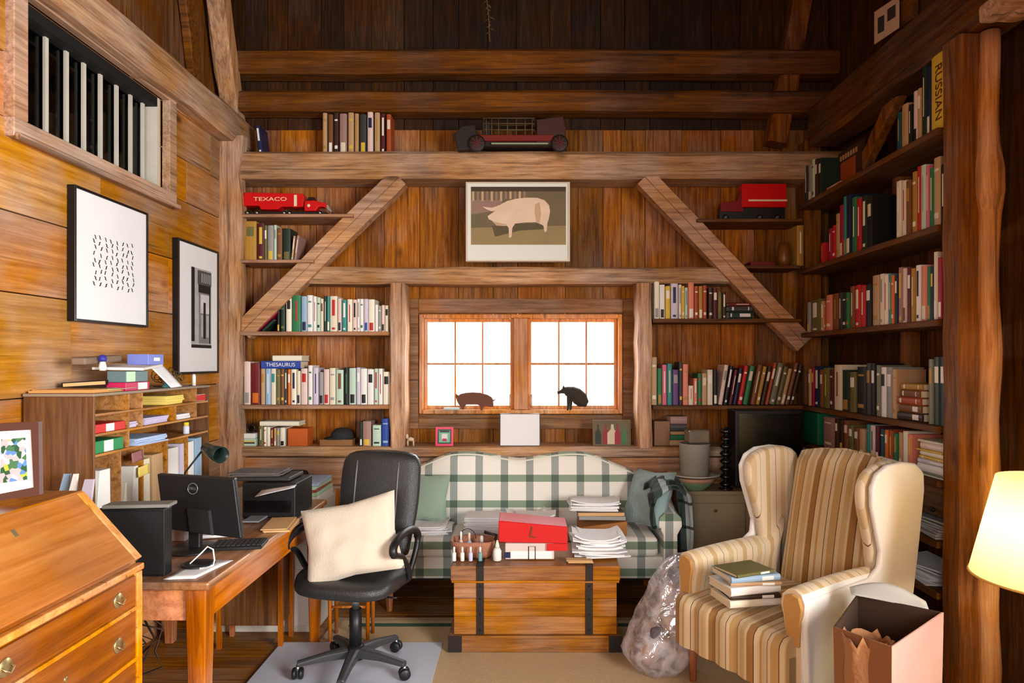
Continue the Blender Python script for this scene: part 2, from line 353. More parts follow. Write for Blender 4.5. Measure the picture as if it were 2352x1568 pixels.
wb.box(XL-0.2, BW[0]-0.01, YB+0.051, YB+0.09, -0.02, 3.13); wb.box(BW[1]+0.01, XR+0.2, YB+0.051, YB+0.09, -0.02, 3.13)
wb.box(BW[0]-0.01, BW[1]+0.01, YB+0.051, YB+0.09, -0.02, BW[2]-0.01); wb.box(BW[0]-0.01, BW[1]+0.01, YB+0.051, YB+0.09, BW[3]+0.01, 3.13)
struct('wall_back', wb, WB, 'far wall of upright brown boards')
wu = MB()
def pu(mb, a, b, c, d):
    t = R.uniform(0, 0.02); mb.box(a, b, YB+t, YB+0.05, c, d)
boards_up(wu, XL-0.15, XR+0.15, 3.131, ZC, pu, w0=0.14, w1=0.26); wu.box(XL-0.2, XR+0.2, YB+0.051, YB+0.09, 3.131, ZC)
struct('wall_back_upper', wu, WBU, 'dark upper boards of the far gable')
# left wall: wide lying boards round the transom window
LW = (2.60, 3.64, 2.45, 2.96)
def rows_y(mb, y0, y1, zs, hole, X0, X1, gap=0.006):
    for k, (a, b) in enumerate(zip(zs, zs[1:])):
        inter = hole and not (b <= hole[2]+0.001 or a >= hole[3]-0.001)
        segs = [(y0, hole[0]), (hole[1], y1)] if inter else [(y0, y1)]
        for s0, s1 in segs:
            cuts = [s0] + sorted(c for c in JOINTS[k % len(JOINTS)] if s0+0.1 < c < s1-0.1) + [s1]
            for c0, c1 in zip(cuts, cuts[1:]):
                t = R.uniform(0, 0.008); mb.box(X0, X1-t, c0, c1-0.0015, a, b-gap)
JOINTS = [(0.6, 2.1, 3.9), (1.2, 2.65, 4.2), (0.2, 2.62, 3.35), (1.5, 2.66, 3.9), (0.9, 2.9, 3.95), (0.4, 2.1, 3.7), (1.6, 3.1, 4.05)]
zs = [-0.02, 0.32, 0.66, 0.99, 1.356, 1.774, 2.09, 2.45, 2.70, 2.96, 3.16]
wl = MB(); rows_y(wl, YF-0.1, YB+0.05, zs, LW, XL-0.06, XL)
wl.box(XL-0.10, XL-0.062, YF-0.1, LW[0], -0.02, 3.16); wl.box(XL-0.10, XL-0.062, LW[1], YB+0.05, -0.02, 3.16)
wl.box(XL-0.10, XL-0.062, LW[0], LW[1], -0.02, LW[2]); wl.box(XL-0.10, XL-0.062, LW[0], LW[1], LW[3], 3.16)
struct('wall_left', wl, WL, 'left wall of wide lying honey coloured boards')
wl2 = MB(); boards_up(wl2, YF-0.1, YB+0.05, 3.161, ZC, lambda mb, a, b, c, d: mb.box(XL-0.12, XL-0.07-R.uniform(0, 0.01), a, b, c, d), w0=0.3, w1=0.5)
wl2.box(XL-0.16, XL-0.121, YF-0.1, YB+0.05, 3.161, ZC)
struct('wall_left_upper', wl2, wood('knee_boards_wood', rgb(78,44,20), rgb(118,72,38), rgb(146,96,56), 'Z', island=0.3), 'boards above the left plate')
# right wall with the side window near the camera
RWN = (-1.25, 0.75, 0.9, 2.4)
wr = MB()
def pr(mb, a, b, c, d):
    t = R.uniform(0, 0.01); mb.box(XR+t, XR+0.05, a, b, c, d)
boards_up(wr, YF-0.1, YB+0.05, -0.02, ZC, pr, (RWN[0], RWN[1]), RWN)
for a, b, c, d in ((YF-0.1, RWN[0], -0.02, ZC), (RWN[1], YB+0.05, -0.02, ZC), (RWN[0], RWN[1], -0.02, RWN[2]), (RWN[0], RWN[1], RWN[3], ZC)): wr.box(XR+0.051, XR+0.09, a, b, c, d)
struct('wall_right', wr, wood('right_boards_wood_shaded', rgb(48,25,11), rgb(80,45,20), rgb(108,64,32), 'Z', island=0.35, rough=0.9, spec=0.12), 'right wall of dark upright boards')  # dark boards, colour deepened so the right side reads as shaded
RF = (-1.7, 0.2, 0.95, 2.45)
wf = MB(); boards_up(wf, XL-0.15, XR+0.15, -0.02, ZC, lambda mb, a, b, c, d: mb.box(a, b, YF-0.05, YF, c, d), (RF[0], RF[1]), RF)
for a, b, c, d in ((XL-0.2, RF[0], -0.02, ZC), (RF[1], XR+0.2, -0.02, ZC), (RF[0], RF[1], -0.02, RF[2]), (RF[0], RF[1], RF[3], ZC)): wf.box(a, b, YF-0.09, YF-0.051, c, d)
struct('wall_front', wf, WB, 'board wall behind the camera')
ce = MB(); x = XL - 0.2
while x < XR + 0.2:
    wd = R.uniform(0.18, 0.28); ce.box(x, x+wd-0.005, YF-0.1, YB+0.1, ZC, ZC+0.04); x += wd
ce.box(XL-0.2, XR+0.2, YF-0.1, YB+0.1, ZC+0.041, ZC+0.06)
struct('ceiling', ce, WC, 'dark board ceiling')
# ---- timbers.  A hewn bar: subdivided and gently wavy along its length
def hewn(name, a, b, w_, h_, m, label, up=(0, 0, 1), wob=0.006, bevel=0.012, seed=0, n=14):
    a, b = Vector(a), Vector(b); d = (b-a).normalized(); u = Vector(up); sd = d.cross(u).normalized(); u = sd.cross(d).normalized()
    c = min(w_, h_)*0.13; rings = []
    for i in range(n+1):
        p = a.lerp(b, i/n); q = lambda s_: mnoise.noise(Vector((i*0.55, seed*3.1+s_*7.7, 0.3)))*wob*1.6
        hw, hh = w_/2, h_/2
        pts = [(-hw+q(1), -hh+c), (-hw+c, -hh+q(2)), (hw-c, -hh+q(2)), (hw+q(3), -hh+c), (hw+q(3), hh-c), (hw-c, hh+q(4)), (-hw+c, hh+q(4)), (-hw+q(1), hh-c)]
        rings.append([p + sd*x_ + u*y_ for x_, y_ in pts])
    mb = MB(); mb.loops(rings, smooth=False)
    return struct(name, mb, m, label)
YT = 4.35       # face of the timbers on the far wall
Zt = lambda py: QZ(py, YT); Xt = lambda px: QX(px, YT)
zb0, zb1 = Zt(408), Zt(345)
hewn('trim_1', (XL-0.05, (YT+YB)/2, (zb0+zb1)/2), (XR, (YT+YB)/2, (zb0+zb1)/2), YB-YT, zb1-zb0, WT, 'great hewn cross beam of the far wall', seed=1)
hewn('trim_2', (Xt(690), YT+0.145, Zt(630)), (Xt(1720), YT+0.145, Zt(630)), 0.2, 0.112, WT, 'hewn beam above the window', seed=2)
hewn('trim_3', (Xt(912), YT+0.09, Zt(1028)), (Xt(912), YT+0.09, Zt(650)), 0.2, 0.10, WTZ, 'left window post', up=(1, 0, 0), seed=3)
hewn('trim_4', (Xt(1481), YT+0.09, Zt(1030)), (Xt(1481), YT+0.09, Zt(650)), 0.2, 0.093, WTZ, 'right window post', up=(1, 0, 0), seed=4)
WTB = wood('brace_wood_left', rgb(120,74,42), rgb(178,124,80), rgb(204,156,110), 'X', island=0.1, rough=0.7, sat=0.9, checks=0.2)
def brace(name, p0, p1, wpx, label, seed):
    a = Vector((Xt(p0[0]), YT+0.04, Zt(p0[1]))); b = Vector((Xt(p1[0]), YT+0.04, Zt(p1[1])))
    d = (b-a).normalized(); u = Vector((0, -1, 0)).cross(d)
    mb = MB(); k = wpx*YT/FPX
    c = k*0.06; rings = []
    for i in range(11):
        p = a.lerp(b, i/10); q = mnoise.noise(Vector((i*0.7, seed*5.0, 0)))*0.008
        rings.append([p + u*(s_*k/2+q) + Vector((0, t_, 0)) for s_, t_ in ((-1, -0.03), (-1, 0.06), (1, 0.06), (1, -0.03), (0.05, -0.03), (0.02, -0.022), (-0.02, -0.022), (-0.05, -0.03))])
    mb.loops(rings, smooth=False)
    return struct(name, mb, WTB, label)
brace('trim_5', (915, 405), (555, 760), 46, 'left diagonal brace', 1)
brace('trim_6', (1482, 405), (1850, 790), 46, 'right diagonal brace', 2)
# ledge under the window and panel below it
hewn('trim_7', (Xt(530), YT+0.125, Zt(1037)), (Xt(1862), YT+0.125, Zt(1037)), 0.27, 0.066, WT, 'hewn ledge under the window', seed=7, wob=0.004)
struct('trim_8', MB().box(Xt(530), Xt(1862), YT+0.03, YT+0.07, Zt(1115), Zt(1052)), WS, 'board below the ledge', bevel=0.003)
# corner posts
hewn('trim_9', (-1.95, 4.37, 0), (-1.95, 4.37, 3.0), 0.10, 0.17, WTZ, 'corner post at the left of the far wall', up=(1, 0, 0), seed=9, wob=0.016, n=22)
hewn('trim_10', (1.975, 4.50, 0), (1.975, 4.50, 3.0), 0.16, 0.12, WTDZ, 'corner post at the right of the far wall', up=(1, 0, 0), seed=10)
# wall plates along the side walls
hewn('trim_11', (XL+0.01, YF+0.02, 3.065), (XL+0.01, YB, 3.065), 0.2, 0.20, WTY, 'plate beam along the left wall', seed=11, wob=0.01, n=30)
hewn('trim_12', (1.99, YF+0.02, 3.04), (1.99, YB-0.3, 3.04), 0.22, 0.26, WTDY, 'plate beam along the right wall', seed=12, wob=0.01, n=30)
# the big post on the right and its round-faced companion
hewn('trim_13', (1.915, 2.85, 0), (1.915, 2.85, 2.9), 0.13, 0.09, WTDZ, 'square post at the end of the right shelves', up=(1, 0, 0), seed=13, n=20)
pp = MB(); rr = []; zz = []
for i in range(31): zz.append((1.985 + 0.005*math.sin(i*0.9), 2.78, i*2.9/30))
pp.tube(zz, [0.042 + 0.007*mnoise.noise(Vector((i*0.35, 4.2, 0))) + (0.012 if i in (23, 24) else 0) for i in range(31)], seg=14)
struct('trim_14', pp, wood('round_post_wood', rgb(140,90,58), rgb(192,138,96), rgb(214,166,124), 'Z', island=0.1, rough=0.55), 'round barked post beside the square post')
# rafters leaning above the left plate, rails high on the gable
hewn('trim_15', (XL+0.02, 4.50, 3.10), (XL+0.02, 3.98, ZC-0.02), 0.12, 0.14, WTZ, 'leaning stud above the left plate', up=(0, 1, 0), seed=15)
hewn('trim_16', (XL-0.04, 4.10, 3.16), (XL-0.04, 3.70, 4.68), 0.05, 0.12, WTD, 'thin leaning stud above the left plate', up=(0, 1, 0), seed=16)
for k, (ya, yb) in enumerate(((110, 166), (206, 254))):
    z1, z0 = QZ(ya, 4.42), QZ(yb, 4.42)
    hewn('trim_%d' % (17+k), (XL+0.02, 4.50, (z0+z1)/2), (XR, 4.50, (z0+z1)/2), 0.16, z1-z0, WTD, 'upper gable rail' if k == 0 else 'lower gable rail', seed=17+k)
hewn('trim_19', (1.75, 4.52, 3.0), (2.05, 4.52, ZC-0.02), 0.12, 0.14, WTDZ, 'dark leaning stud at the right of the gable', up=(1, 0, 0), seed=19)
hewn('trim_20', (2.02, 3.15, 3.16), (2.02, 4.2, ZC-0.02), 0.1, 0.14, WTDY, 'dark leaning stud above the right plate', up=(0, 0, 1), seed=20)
hewn('trim_21', (1.86, 2.60, QZ(18, 2.6)), (2.14, 2.60, QZ(10, 2.6)), 0.12, 0.07, WT, 'short beam end high at the right', seed=21)
# brace inside the right shelves
hewn('trim_22', (2.03, SY(1985, 2.03), SZ(1985, 380, 2.03)), (2.03, SY(2085, 2.03), SZ(2085, 175, 2.03)), 0.06, 0.085, WTDZ, 'short diagonal brace inside the right shelves', up=(0, 1, 0), seed=22)

# ---- window_1: the pair of casements
WY = YB - 0.02
def wx(px): return QX(px, YB-0.05)
def wz(py): return QZ(py, YB-0.05)
cas = MB()
cas.box(wx(935), wx(960), YB-0.03, YB-0.002, wz(985), wz(685)); cas.box(wx(1432), wx(1460), YB-0.03, YB-0.002, wz(985), wz(685))
cas.box(wx(960)+0.001, wx(1432)-0.001, YB-0.03, YB-0.002, wz(718), wz(685)); cas.box(wx(960)+0.001, wx(1432)-0.001, YB-0.03, YB-0.002, wz(985), wz(953))
struct('trim_23', cas, WCAS, 'weathered casing round the window', bevel=0.003)
wroot = thing('window_1', None, None, ((wx(960)+wx(1430))/2, YB, wz(950))); wroot['kind'] = 'structure'; wroot['label'] = 'pair of six-pane pine casement windows'
fr = MB(); x0, x1, z0, z1 = wx(962), wx(1430), wz(950), wz(721)
t = 0.028; ya, yb = YB-0.045, YB+0.07
fr.box(x0, x0+t, ya, yb, z0, z1); fr.box(x1-t, x1, ya, yb, z0, z1); fr.box(x0+t, x1-t, ya, yb, z1-t, z1); fr.box(x0+t, x1-t, ya-0.02, yb, z0, z0+t)
xm = (wx(1180)+wx(1212))/2; fr.box(xm-0.048, xm+0.048, ya, yb, z0+t, z1-t)
fr.build('window_frame', WIN, wroot, bevel=0.004)
for (a, b) in ((x0+t, xm-0.048), (xm+0.048, x1-t)):
    s = MB(); q = 0.026; y0, y1 = YB, YB+0.035; za, zb = z0+t, z1-t
    s.box(a, a+q, y0, y1, za, zb); s.box(b-q, b, y0, y1, za, zb); s.box(a+q, b-q, y0, y1, zb-q, zb); s.box(a+q, b-q, y0, y1, za, za+q)
    so = s.build('sash', WIN, wroot, bevel=0.003)
    g = MB()
    for i in (1, 2): xx = a+q + (b-a-2*q)*i/3; g.box(xx-0.006, xx+0.006, y0+0.008, y1-0.008, za+q, zb-q)
    zz = (za+zb)/2
    for i in range(3):
        xa = a+q + (b-a-2*q)*i/3 + (0.006 if i else 0); xb = a+q + (b-a-2*q)*(i+1)/3 - (0.006 if i < 2 else 0)
        g.box(xa, xb, y0+0.008, y1-0.008, zz-0.007, zz+0.007)
    g.build('glazing_bars', WIN, so)
    MB().box(a+q, b-q, y0+0.016, y0+0.019, za+q, zb-q).build('pane', GLASS, so)
for xx in (xm-0.075, xm+0.075):
    h = MB(); h.tube([(xx, YB-0.01, wz(935)), (xx, YB-0.03, wz(930)), (xx, YB-0.035, wz(905))], 0.006, 6); h.build('latch', mat('latch_bronze', rgb(200,180,150), 0.4, 0.4), wroot)
# ---- window_2: dark transom with many upright bars on the left wall
w2 = thing('window_2', None, None, (XL, (LW[0]+LW[1])/2, LW[2])); w2['kind'] = 'structure'; w2['label'] = 'long dark transom window with pale upright bars on the left wall'
WW = mat('weathered_white', rgb(206,200,186), 0.7, var=0.15, bscale=60); WP = wood('weathered_frame', rgb(136,100,78), rgb(182,146,122), rgb(206,174,150), 'Y', island=0.15, rough=0.8)
f2 = MB(); o = 0.075
f2.box(XL-0.02, XL+0.035, LW[0]-o, LW[1]+o, LW[2]-o, LW[2]); f2.box(XL-0.02, XL+0.035, LW[0]-o, LW[1]+o, LW[3], LW[3]+0.03)
f2.box(XL-0.02, XL+0.035, LW[0]-o, LW[0], LW[2], LW[3]); f2.box(XL-0.02, XL+0.035, LW[1], LW[1]+o, LW[2], LW[3])
f2.box(XL+0.0351, XL+0.06, LW[0]-o, LW[1]+o, LW[2]-o-0.012, LW[2]-o+0.012)
f2.build('window_frame', WP, w2, bevel=0.004)
rv = MB(); rv.box(XL-0.098, XL-0.021, LW[0], LW[0]+0.025, LW[2], LW[3]); rv.box(XL-0.098, XL-0.021, LW[1]-0.025, LW[1], LW[2], LW[3]); rv.box(XL-0.098, XL-0.021, LW[0]+0.025, LW[1]-0.025, LW[2], LW[2]+0.018)
rv.build('reveal', WW, w2)
rv = MB(); rv.box(XL-0.098, XL-0.021, LW[0]+0.025, LW[1]-0.025, LW[3]-0.05, LW[3]); rv.build('head_board', BLACKM, w2)
bars = MB()
for px in (57, 108, 155, 195, 233, 270, 302, 330, 355):
    yy = SY(px, XL-0.07); bars.box(XL-0.082, XL-0.070, yy-0.010, yy+0.010, LW[2]+0.018, LW[3]-0.05)
bars.build('upright_bars', WW, w2)
MB().box(XL-0.094, XL-0.09, LW[0]+0.025, LW[1]-0.025, LW[2]+0.018, LW[3]-0.05).build('pane', DGLASS, w2)
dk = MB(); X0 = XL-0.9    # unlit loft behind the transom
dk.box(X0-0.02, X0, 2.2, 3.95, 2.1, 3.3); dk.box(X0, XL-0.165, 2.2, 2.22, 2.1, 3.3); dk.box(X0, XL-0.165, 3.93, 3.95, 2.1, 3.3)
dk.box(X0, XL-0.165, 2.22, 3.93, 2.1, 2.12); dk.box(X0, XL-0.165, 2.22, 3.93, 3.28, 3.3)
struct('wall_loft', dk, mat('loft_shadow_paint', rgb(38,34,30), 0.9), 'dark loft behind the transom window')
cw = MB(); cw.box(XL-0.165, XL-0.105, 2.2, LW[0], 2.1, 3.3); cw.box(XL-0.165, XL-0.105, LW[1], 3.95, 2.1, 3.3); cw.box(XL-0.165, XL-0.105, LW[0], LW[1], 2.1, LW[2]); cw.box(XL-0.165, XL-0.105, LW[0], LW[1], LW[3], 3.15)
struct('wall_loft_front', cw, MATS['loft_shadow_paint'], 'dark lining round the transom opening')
# ---- windows that light the room from beside the camera, and an added one behind it
def plain_window(name, label, axis, u0, u1, z0, z1, p):
    r = thing(name, None, None, (0, 0, 0)); r['kind'] = 'structure'; r['label'] = label
    fm = MB(); t = 0.05
    def bx(a, b, c, d, p0, p1, mb):
        mb.box(p0, p1, a, b, c, d) if axis == 'X' else mb.box(a, b, p0, p1, c, d)
    for a, b, c, d in ((u0, u0+t, z0, z1), (u1-t, u1, z0, z1), (u0+t, u1-t, z0, z0+t), (u0+t, u1-t, z1-t, z1), ((u0+u1)/2-0.02, (u0+u1)/2+0.02, z0+t, z1-t)): bx(a, b, c, d, p-0.04, p+0.04, fm)
    fm.build('window_frame', WIN, r)
    gm = MB(); bx(u0+t, u1-t, z0+t, z1-t, p+0.018, p+0.022, gm); gm.build('pane', GLASS, r)
plain_window('window_3', 'tall side window beside the camera', 'X', RWN[0], RWN[1], RWN[2], RWN[3], XR+0.05)
plain_window('window_4', 'added unseen window behind the camera', 'Y', RF[0], RF[1], RF[2], RF[3], YF-0.05)
# ---------------------------------------------------------------- shelves
def shelf(name, x0, x1, y0, y1, ztop, label, m=None, t=0.02, cat='shelf', grp=None):
    o = MB().box(x0, x1, y0, y1, ztop-t, ztop).build(name, m or WS, bevel=0.002)
    return tag(o, label, cat, grp)
YS = 4.33
ZS = {k: QZ(v, YS) for k, v in dict(truck=491, old=596, pale=761, white=930, rtruck=502, rmid=607, rup=731, rlow=931).items()}
G1 = 'wall shelves left of the window'; G2 = 'wall shelves right of the window'
shelf('wall_shelf', -1.88, Xt(812), YS, YB-0.005, ZS['truck'], 'short wall shelf carrying the red toy tanker at upper left', grp=G1)
shelf('wall_shelf', -1.88, Xt(722), YS, YB-0.005, ZS['old'], 'short wall shelf carrying old leather books at upper left', grp=G1)
shelf('wall_shelf', -1.88, Xt(894), YS, YB-0.005, ZS['pale'], 'wall shelf under the pale book row where the left brace ends', grp=G1, t=0.026)
shelf('wall_shelf', -1.88, Xt(894), YS, YB-0.005, ZS['white'], 'lowest wall shelf left of the window with tightly packed books', grp=G1, t=0.026)
shelf('wall_shelf', Xt(1600), 1.86, YS, YB-0.005, ZS['rtruck'], 'dark wall shelf carrying a red toy lorry at upper right', grp=G2, m=WTD)
shelf('wall_shelf', Xt(1712), 1.86, YS+0.04, YB-0.005, ZS['rmid'], 'dark wall shelf behind the right brace carrying a flat red book', grp=G2, m=WTD)
shelf('wall_shelf', Xt(1500), 1.86, YS+0.02, YB-0.005, ZS['rup'], 'wall shelf right of the window with a short colourful row', grp=G2, m=WTD, t=0.026)
shelf('wall_shelf', Xt(1499), 1.86, YS, YB-0.005, ZS['rlow'], 'long wall shelf right of the window with leaning books', grp=G2, m=WTD, t=0.026)
XS = 1.86; RS = [2.55, 2.115, 1.69, 1.21, 0.965, 0.69, 0.46, 0.10]
names = ['top', 'second', 'third', 'fourth', 'fifth', 'sixth', 'seventh', 'lowest']
for k, z in enumerate(RS):
    shelf('bookcase_shelf', XS, XR-0.005, 2.93, 4.40 if k < 5 else 3.75, z, names[k] + ' shelf board from above on the right wall', m=WSY, t=0.03, grp='shelf boards of the right wall')
# uprights between the right shelves
for i, (ya, za, zb, lb) in enumerate(((3.60, 2.145-0.03, 2.52, 'upright board between the top two right shelves'), (3.52, 1.24, 1.66, 'upright board above the fourth right shelf'))):
    tag(MB().box(2.066, XR-0.006, ya, ya+0.05, za, zb).build('shelf_divider', WTDZ), lb, 'shelf divider')

# ---------------------------------------------------------------- books
COL = {
 'w': ('white', 236,234,228), 'c': ('cream', 226,216,190), 'i': ('ivory', 238,230,208), 'p': ('pale pink', 226,200,190), 'P': ('pink', 214,110,130),
 'l': ('lilac', 206,196,214), 'L': ('purple', 96,66,120), 'g': ('grey', 150,150,146), 'G': ('green', 44,120,76), 'h': ('pale green', 188,214,192),
 't': ('teal', 54,140,138), 'T': ('dark teal', 24,74,84), 'b': ('light blue', 150,180,206), 'B': ('blue', 46,74,160), 'n': ('navy', 28,36,70),
 'k': ('black', 24,24,24), 'd': ('dark green', 26,48,34), 'D': ('dark brown', 60,40,26), 'r': ('red', 186,32,34), 'R': ('dark red', 110,26,26), 'm': ('maroon', 84,26,36),
 'o': ('orange', 214,112,36), 'O': ('rust', 168,76,36), 'y': ('yellow', 218,184,60), 'Y': ('gold', 176,132,52), 's': ('salmon', 222,134,110), 'u': ('brown', 124,78,44),
 'n2': ('tan', 186,148,102), 'a': ('tan', 190,154,112), 'e': ('olive', 108,104,60), 'E': ('olive grey', 120,122,98), 'x': ('charcoal', 58,58,58), 'q': ('dusty mauve', 160,124,116), 'f': ('crimson', 160,26,62)}
def cmat(c): n, r, g, b = COL[c]; return mat('cover_' + c + ('_up' if c.isupper() else ''), rgb(r, g, b), 0.5, spec=0.35)
BN = [0]
def book_mesh(mb, t, h, d, M, band=True, style=0):
    """upright book: spine at y=0 facing -y, thickness t along x, height h, depth d along +y.  materials 0 cover, 1 pages, 2 band"""
    st = len(mb.v); b = min(0.0035, t*0.18); hr = 0.003
    # cover: boards and a rounded spine in one profile extruded up
    rd = min(0.006, t*0.3)
    prof = [(-t/2, d), (-t/2, rd), (-t*0.32, rd*0.3), (0, 0), (t*0.32, rd*0.3), (t/2, rd), (t/2, d), (t/2-b, d), (t/2-b, rd+b), (-t/2+b, rd+b), (-t/2+b, d)]
    n = len(mb.v)
    for z in (0, h): mb.v += [(x, y, z) for x, y in prof]
    k = len(prof)
    for i in range(k):
        j = (i+1) % k; mb.f.append((n+i, n+j, n+k+j, n+k+i)); mb.m.append(0); mb.sm.append(False)
    for z0 in (0, k):
        for q in ((0, 1, 9, 10), (5, 6, 7, 8), (1, 2, 3, 9), (3, 4, 5, 8), (3, 8, 9)):
            mb.f.append(tuple(n+z0+i for i in q)); mb.m.append(0); mb.sm.append(False)
    mb.box(-t/2+b, t/2-b, rd+b, d-0.004, hr, h-hr, 1)
    if band and t > 0.008:
        e = 0.0006
        def bd(za, zb, w=0.32):
            mb.add([(-t*w, rd*0.3-e, za), (0, -e, za), (t*w, rd*0.3-e, za), (t*w, rd*0.3-e, zb), (0, -e, zb), (-t*w, rd*0.3-e, zb)], [(0, 1, 4, 5), (1, 2, 3, 4)], 2)
        if style == 0: bd(h*0.62, h*0.86)
        elif style == 1: bd(h*0.30, h*0.84, 0.16)
        elif style == 2: bd(h*0.80, h*0.84); bd(h*0.12, h*0.2)
        elif style == 3: bd(h*0.04, h*0.28)
        elif style == 4: bd(h*0.45, h*0.9, 0.22); bd(h*0.06, h*0.12, 0.22)
    for i in range(st, len(mb.v)): mb.v[i] = tuple(M @ Vector(mb.v[i]))
def orient(where):   # spine direction
    return {'back': Matrix.Identity(4), 'right': Matrix.Rotation(-PI/2, 4, 'Z')}[where]
def book(t, h, d, c, loc, where='back', lean=0.0, label='', group=None, band='w', style=None, flat=False, yaw=0.0, name='book', parts=False):
    mb = MB()
    M = Matrix.Rotation(yaw, 4, 'Z') @ orient(where)
    if flat: M = M @ Matrix.Rotation(PI/2, 4, 'Y') @ Matrix.Translation((0, 0, -h/2))
    elif lean:   # positive lean tips the top to the viewer's right; pivot on the lower corner
        s_ = 1 if lean > 0 else -1
        M = M @ Matrix.Translation((s_*t/2, 0, 0)) @ Matrix.Rotation(lean, 4, 'Y') @ Matrix.Translation((-s_*t/2, 0, 0))
    book_mesh(mb, t, h, d, M, style=R.randrange(5) if style is None else style)
    o = mb.build(name, [cmat(c), PAGES, cmat(band)], local=True, fix=True)
    o.location = loc
    return tag(o, label, 'book', group)
ORD = ['first','second','third','fourth','fifth','sixth','seventh','eighth','ninth','tenth','eleventh','twelfth','thirteenth','fourteenth','fifteenth','sixteenth','seventeenth','eighteenth','nineteenth','twentieth']
def nth(i):
    if i <= 20: return ORD[i-1]
    tens = {2: 'twenty', 3: 'thirty', 4: 'forty'}[i//10]
    return (tens[:-1] + 'ieth') if i % 10 == 0 else tens + '-' + ORD[i % 10 - 1]
def bandfor(c):
    return R.choice('kngruw') if c in 'wcipplhb' else R.choice('wcyiY')
def row_back(spec, zshelf, where_label, group, yspine=4.375, dep=0.16, lean=0.0, start=1):
    """spec items: (px0, px1, top_py, colour[, lean[, band]])"""
    for i, it in enumerate(spec):
        p0, p1, tp, c = it[:4]; ln = it[4] if len(it) > 4 and it[4] is not None else lean; bc = it[5] if len(it) > 5 else bandfor(c)
        x0, x1 = QX(p0, yspine), QX(p1, yspine); t = (x1-x0)*0.94; h = QZ(tp, yspine) - zshelf - 0.001
        if ln: h = (h - abs(math.sin(ln))*t)/math.cos(ln); t *= math.cos(ln)
        cx = (x0+x1)/2
        wd = 'thin ' if t < 0.018 else ('thick ' if t > 0.05 else '')
        lab = '%s%s book, %s from left %s' % (wd, COL[c][0], nth(i+start), where_label)
        book(t, max(h, 0.08), dep - R.uniform(0, 0.02), c, (cx, yspine + R.uniform(0, 0.006), zshelf+0.0005), 'back', ln, lab, group, bc)
def row_right(spec, zshelf, where_label, group, xs=1.885, dep=0.17, start=1):
    """spec items: (px0, px1, height, colour[, lean])"""
    for i, it in enumerate(spec):
        p0, p1, h, c = it[:4]; ln = it[4] if len(it) > 4 else 0.0
        ya, yb = SY(p0, xs), SY(p1, xs); t = (ya-yb)*0.94; wd = 'thin ' if t < 0.018 else ('thick ' if t > 0.05 else '')
        if ln: t *= math.cos(ln)
        lab = '%s%s book, %s from left %s' % (wd, COL[c][0], nth(i+start), where_label)
        book(t, h, dep - R.uniform(0, 0.02), c, (xs + R.uniform(0, 0.006), (ya+yb)/2, zshelf+0.0005), 'right', ln, lab, group, bandfor(c))
zx = lambda o, k: (lambda a: o + a/k)
def conv(o, k, lst, oy, ky):
    r = []
    for it in lst: r.append((o+it[0]/k, o+it[1]/k, oy+it[2]/ky) + tuple(it[3:]))
    return r
K = 3.734
rowA = conv(520, K, [(508,556,140,'i'),(560,636,140,'G',0,'r'),(638,688,148,'b'),(690,738,140,'w',0,'t'),(740,770,150,'w',0,'f'),(772,803,160,'h'),(805,830,170,'c'),(833,858,146,'d'),(860,884,150,'t'),(886,950,148,'c'),(952,986,170,'p'),(990,1030,180,'t'),(1034,1078,175,'i'),(1080,1118,178,'p'),(1120,1142,172,'w'),(1144,1174,172,'w',0,'G'),(1176,1214,172,'l',0,'B'),(1216,1270,176,'i'),(1272,1300,222,'w'),(1302,1326,232,'g'),(1328,1356,225,'p'),(1358,1390,228,'c')], 640, K)
GA = 'books on the pale row left of the window'
row_back(rowA, ZS['pale'], 'in the pale row below the left brace', GA)
row_back([(636, 642, 704, 'k'), (643, 654, 697, 'd', 0, 'e')], ZS['pale'], 'of the dark pair at the pale row start', GA)
book(0.016, 0.19, 0.16, 'f', (QX(588, 4.375), 4.375, ZS['pale']+0.001), 'back', 0.82, 'crimson book leaning steeply under the left brace', GA, 'p')
book(0.020, 0.105, 0.16, 'd', (QX(602, 4.375), 4.375, ZS['pale']+0.001), 'back', 0.82, 'dark green book leaning beside the crimson one under the brace', GA, 'k')
rowB = conv(520, K, [(66,110,705,'i'),(112,143,712,'e'),(146,202,710,'p'),(205,286,722,'R',0,'o'),(290,326,770,'a'),(330,376,765,'b'),(379,421,770,'c',0,'t'),(424,459,775,'e'),(461,494,772,'u'),(496,519,775,'x'),(521,547,775,'o'),(550,597,775,'i'),(600,632,790,'c'),(636,692,768,'p'),(698,735,742,'w',0,'G'),(739,786,762,'l'),(790,829,800,'g',0,'k'),(832,879,775,'p'),(882,934,765,'c'),(937,1002,780,'h'),(1005,1046,760,'k',0,'G'),(1050,1109,765,'h'),(1112,1146,760,'l'),(1148,1204,770,'w',0,'k'),(1207,1262,775,'w',0,'k'),(1265,1298,770,'h'),(1301,1337,770,'w',0,'r'),(1341,1400,797,'i')], 640, K)
row_back(rowB, ZS['white'], 'in the packed row left of the window', 'books in the packed row left of the window')
zt = QZ(640+772/K, 4.375)
o = book(0.05, 0.262, 0.17, 'B', (QX(520+472/K, 4.375), 4.360, zt+0.027), 'back', label='blue thesaurus lying on top of the packed row', flat=True, style=9)
text_mesh('THESAURUS', 0.036, 0.0004, Matrix.Translation(Vector((0, -0.0012, 0))) @ MFRONT, 'lettering', WHITE, None).parent = o
book(0.036, 0.195, 0.16, 'i', (QX(520+525/K, 4.375), 4.365, zt+0.027+0.0255+0.0185), 'back', label='cream book with a red edge lying on the blue thesaurus', flat=True, style=9, band='r')
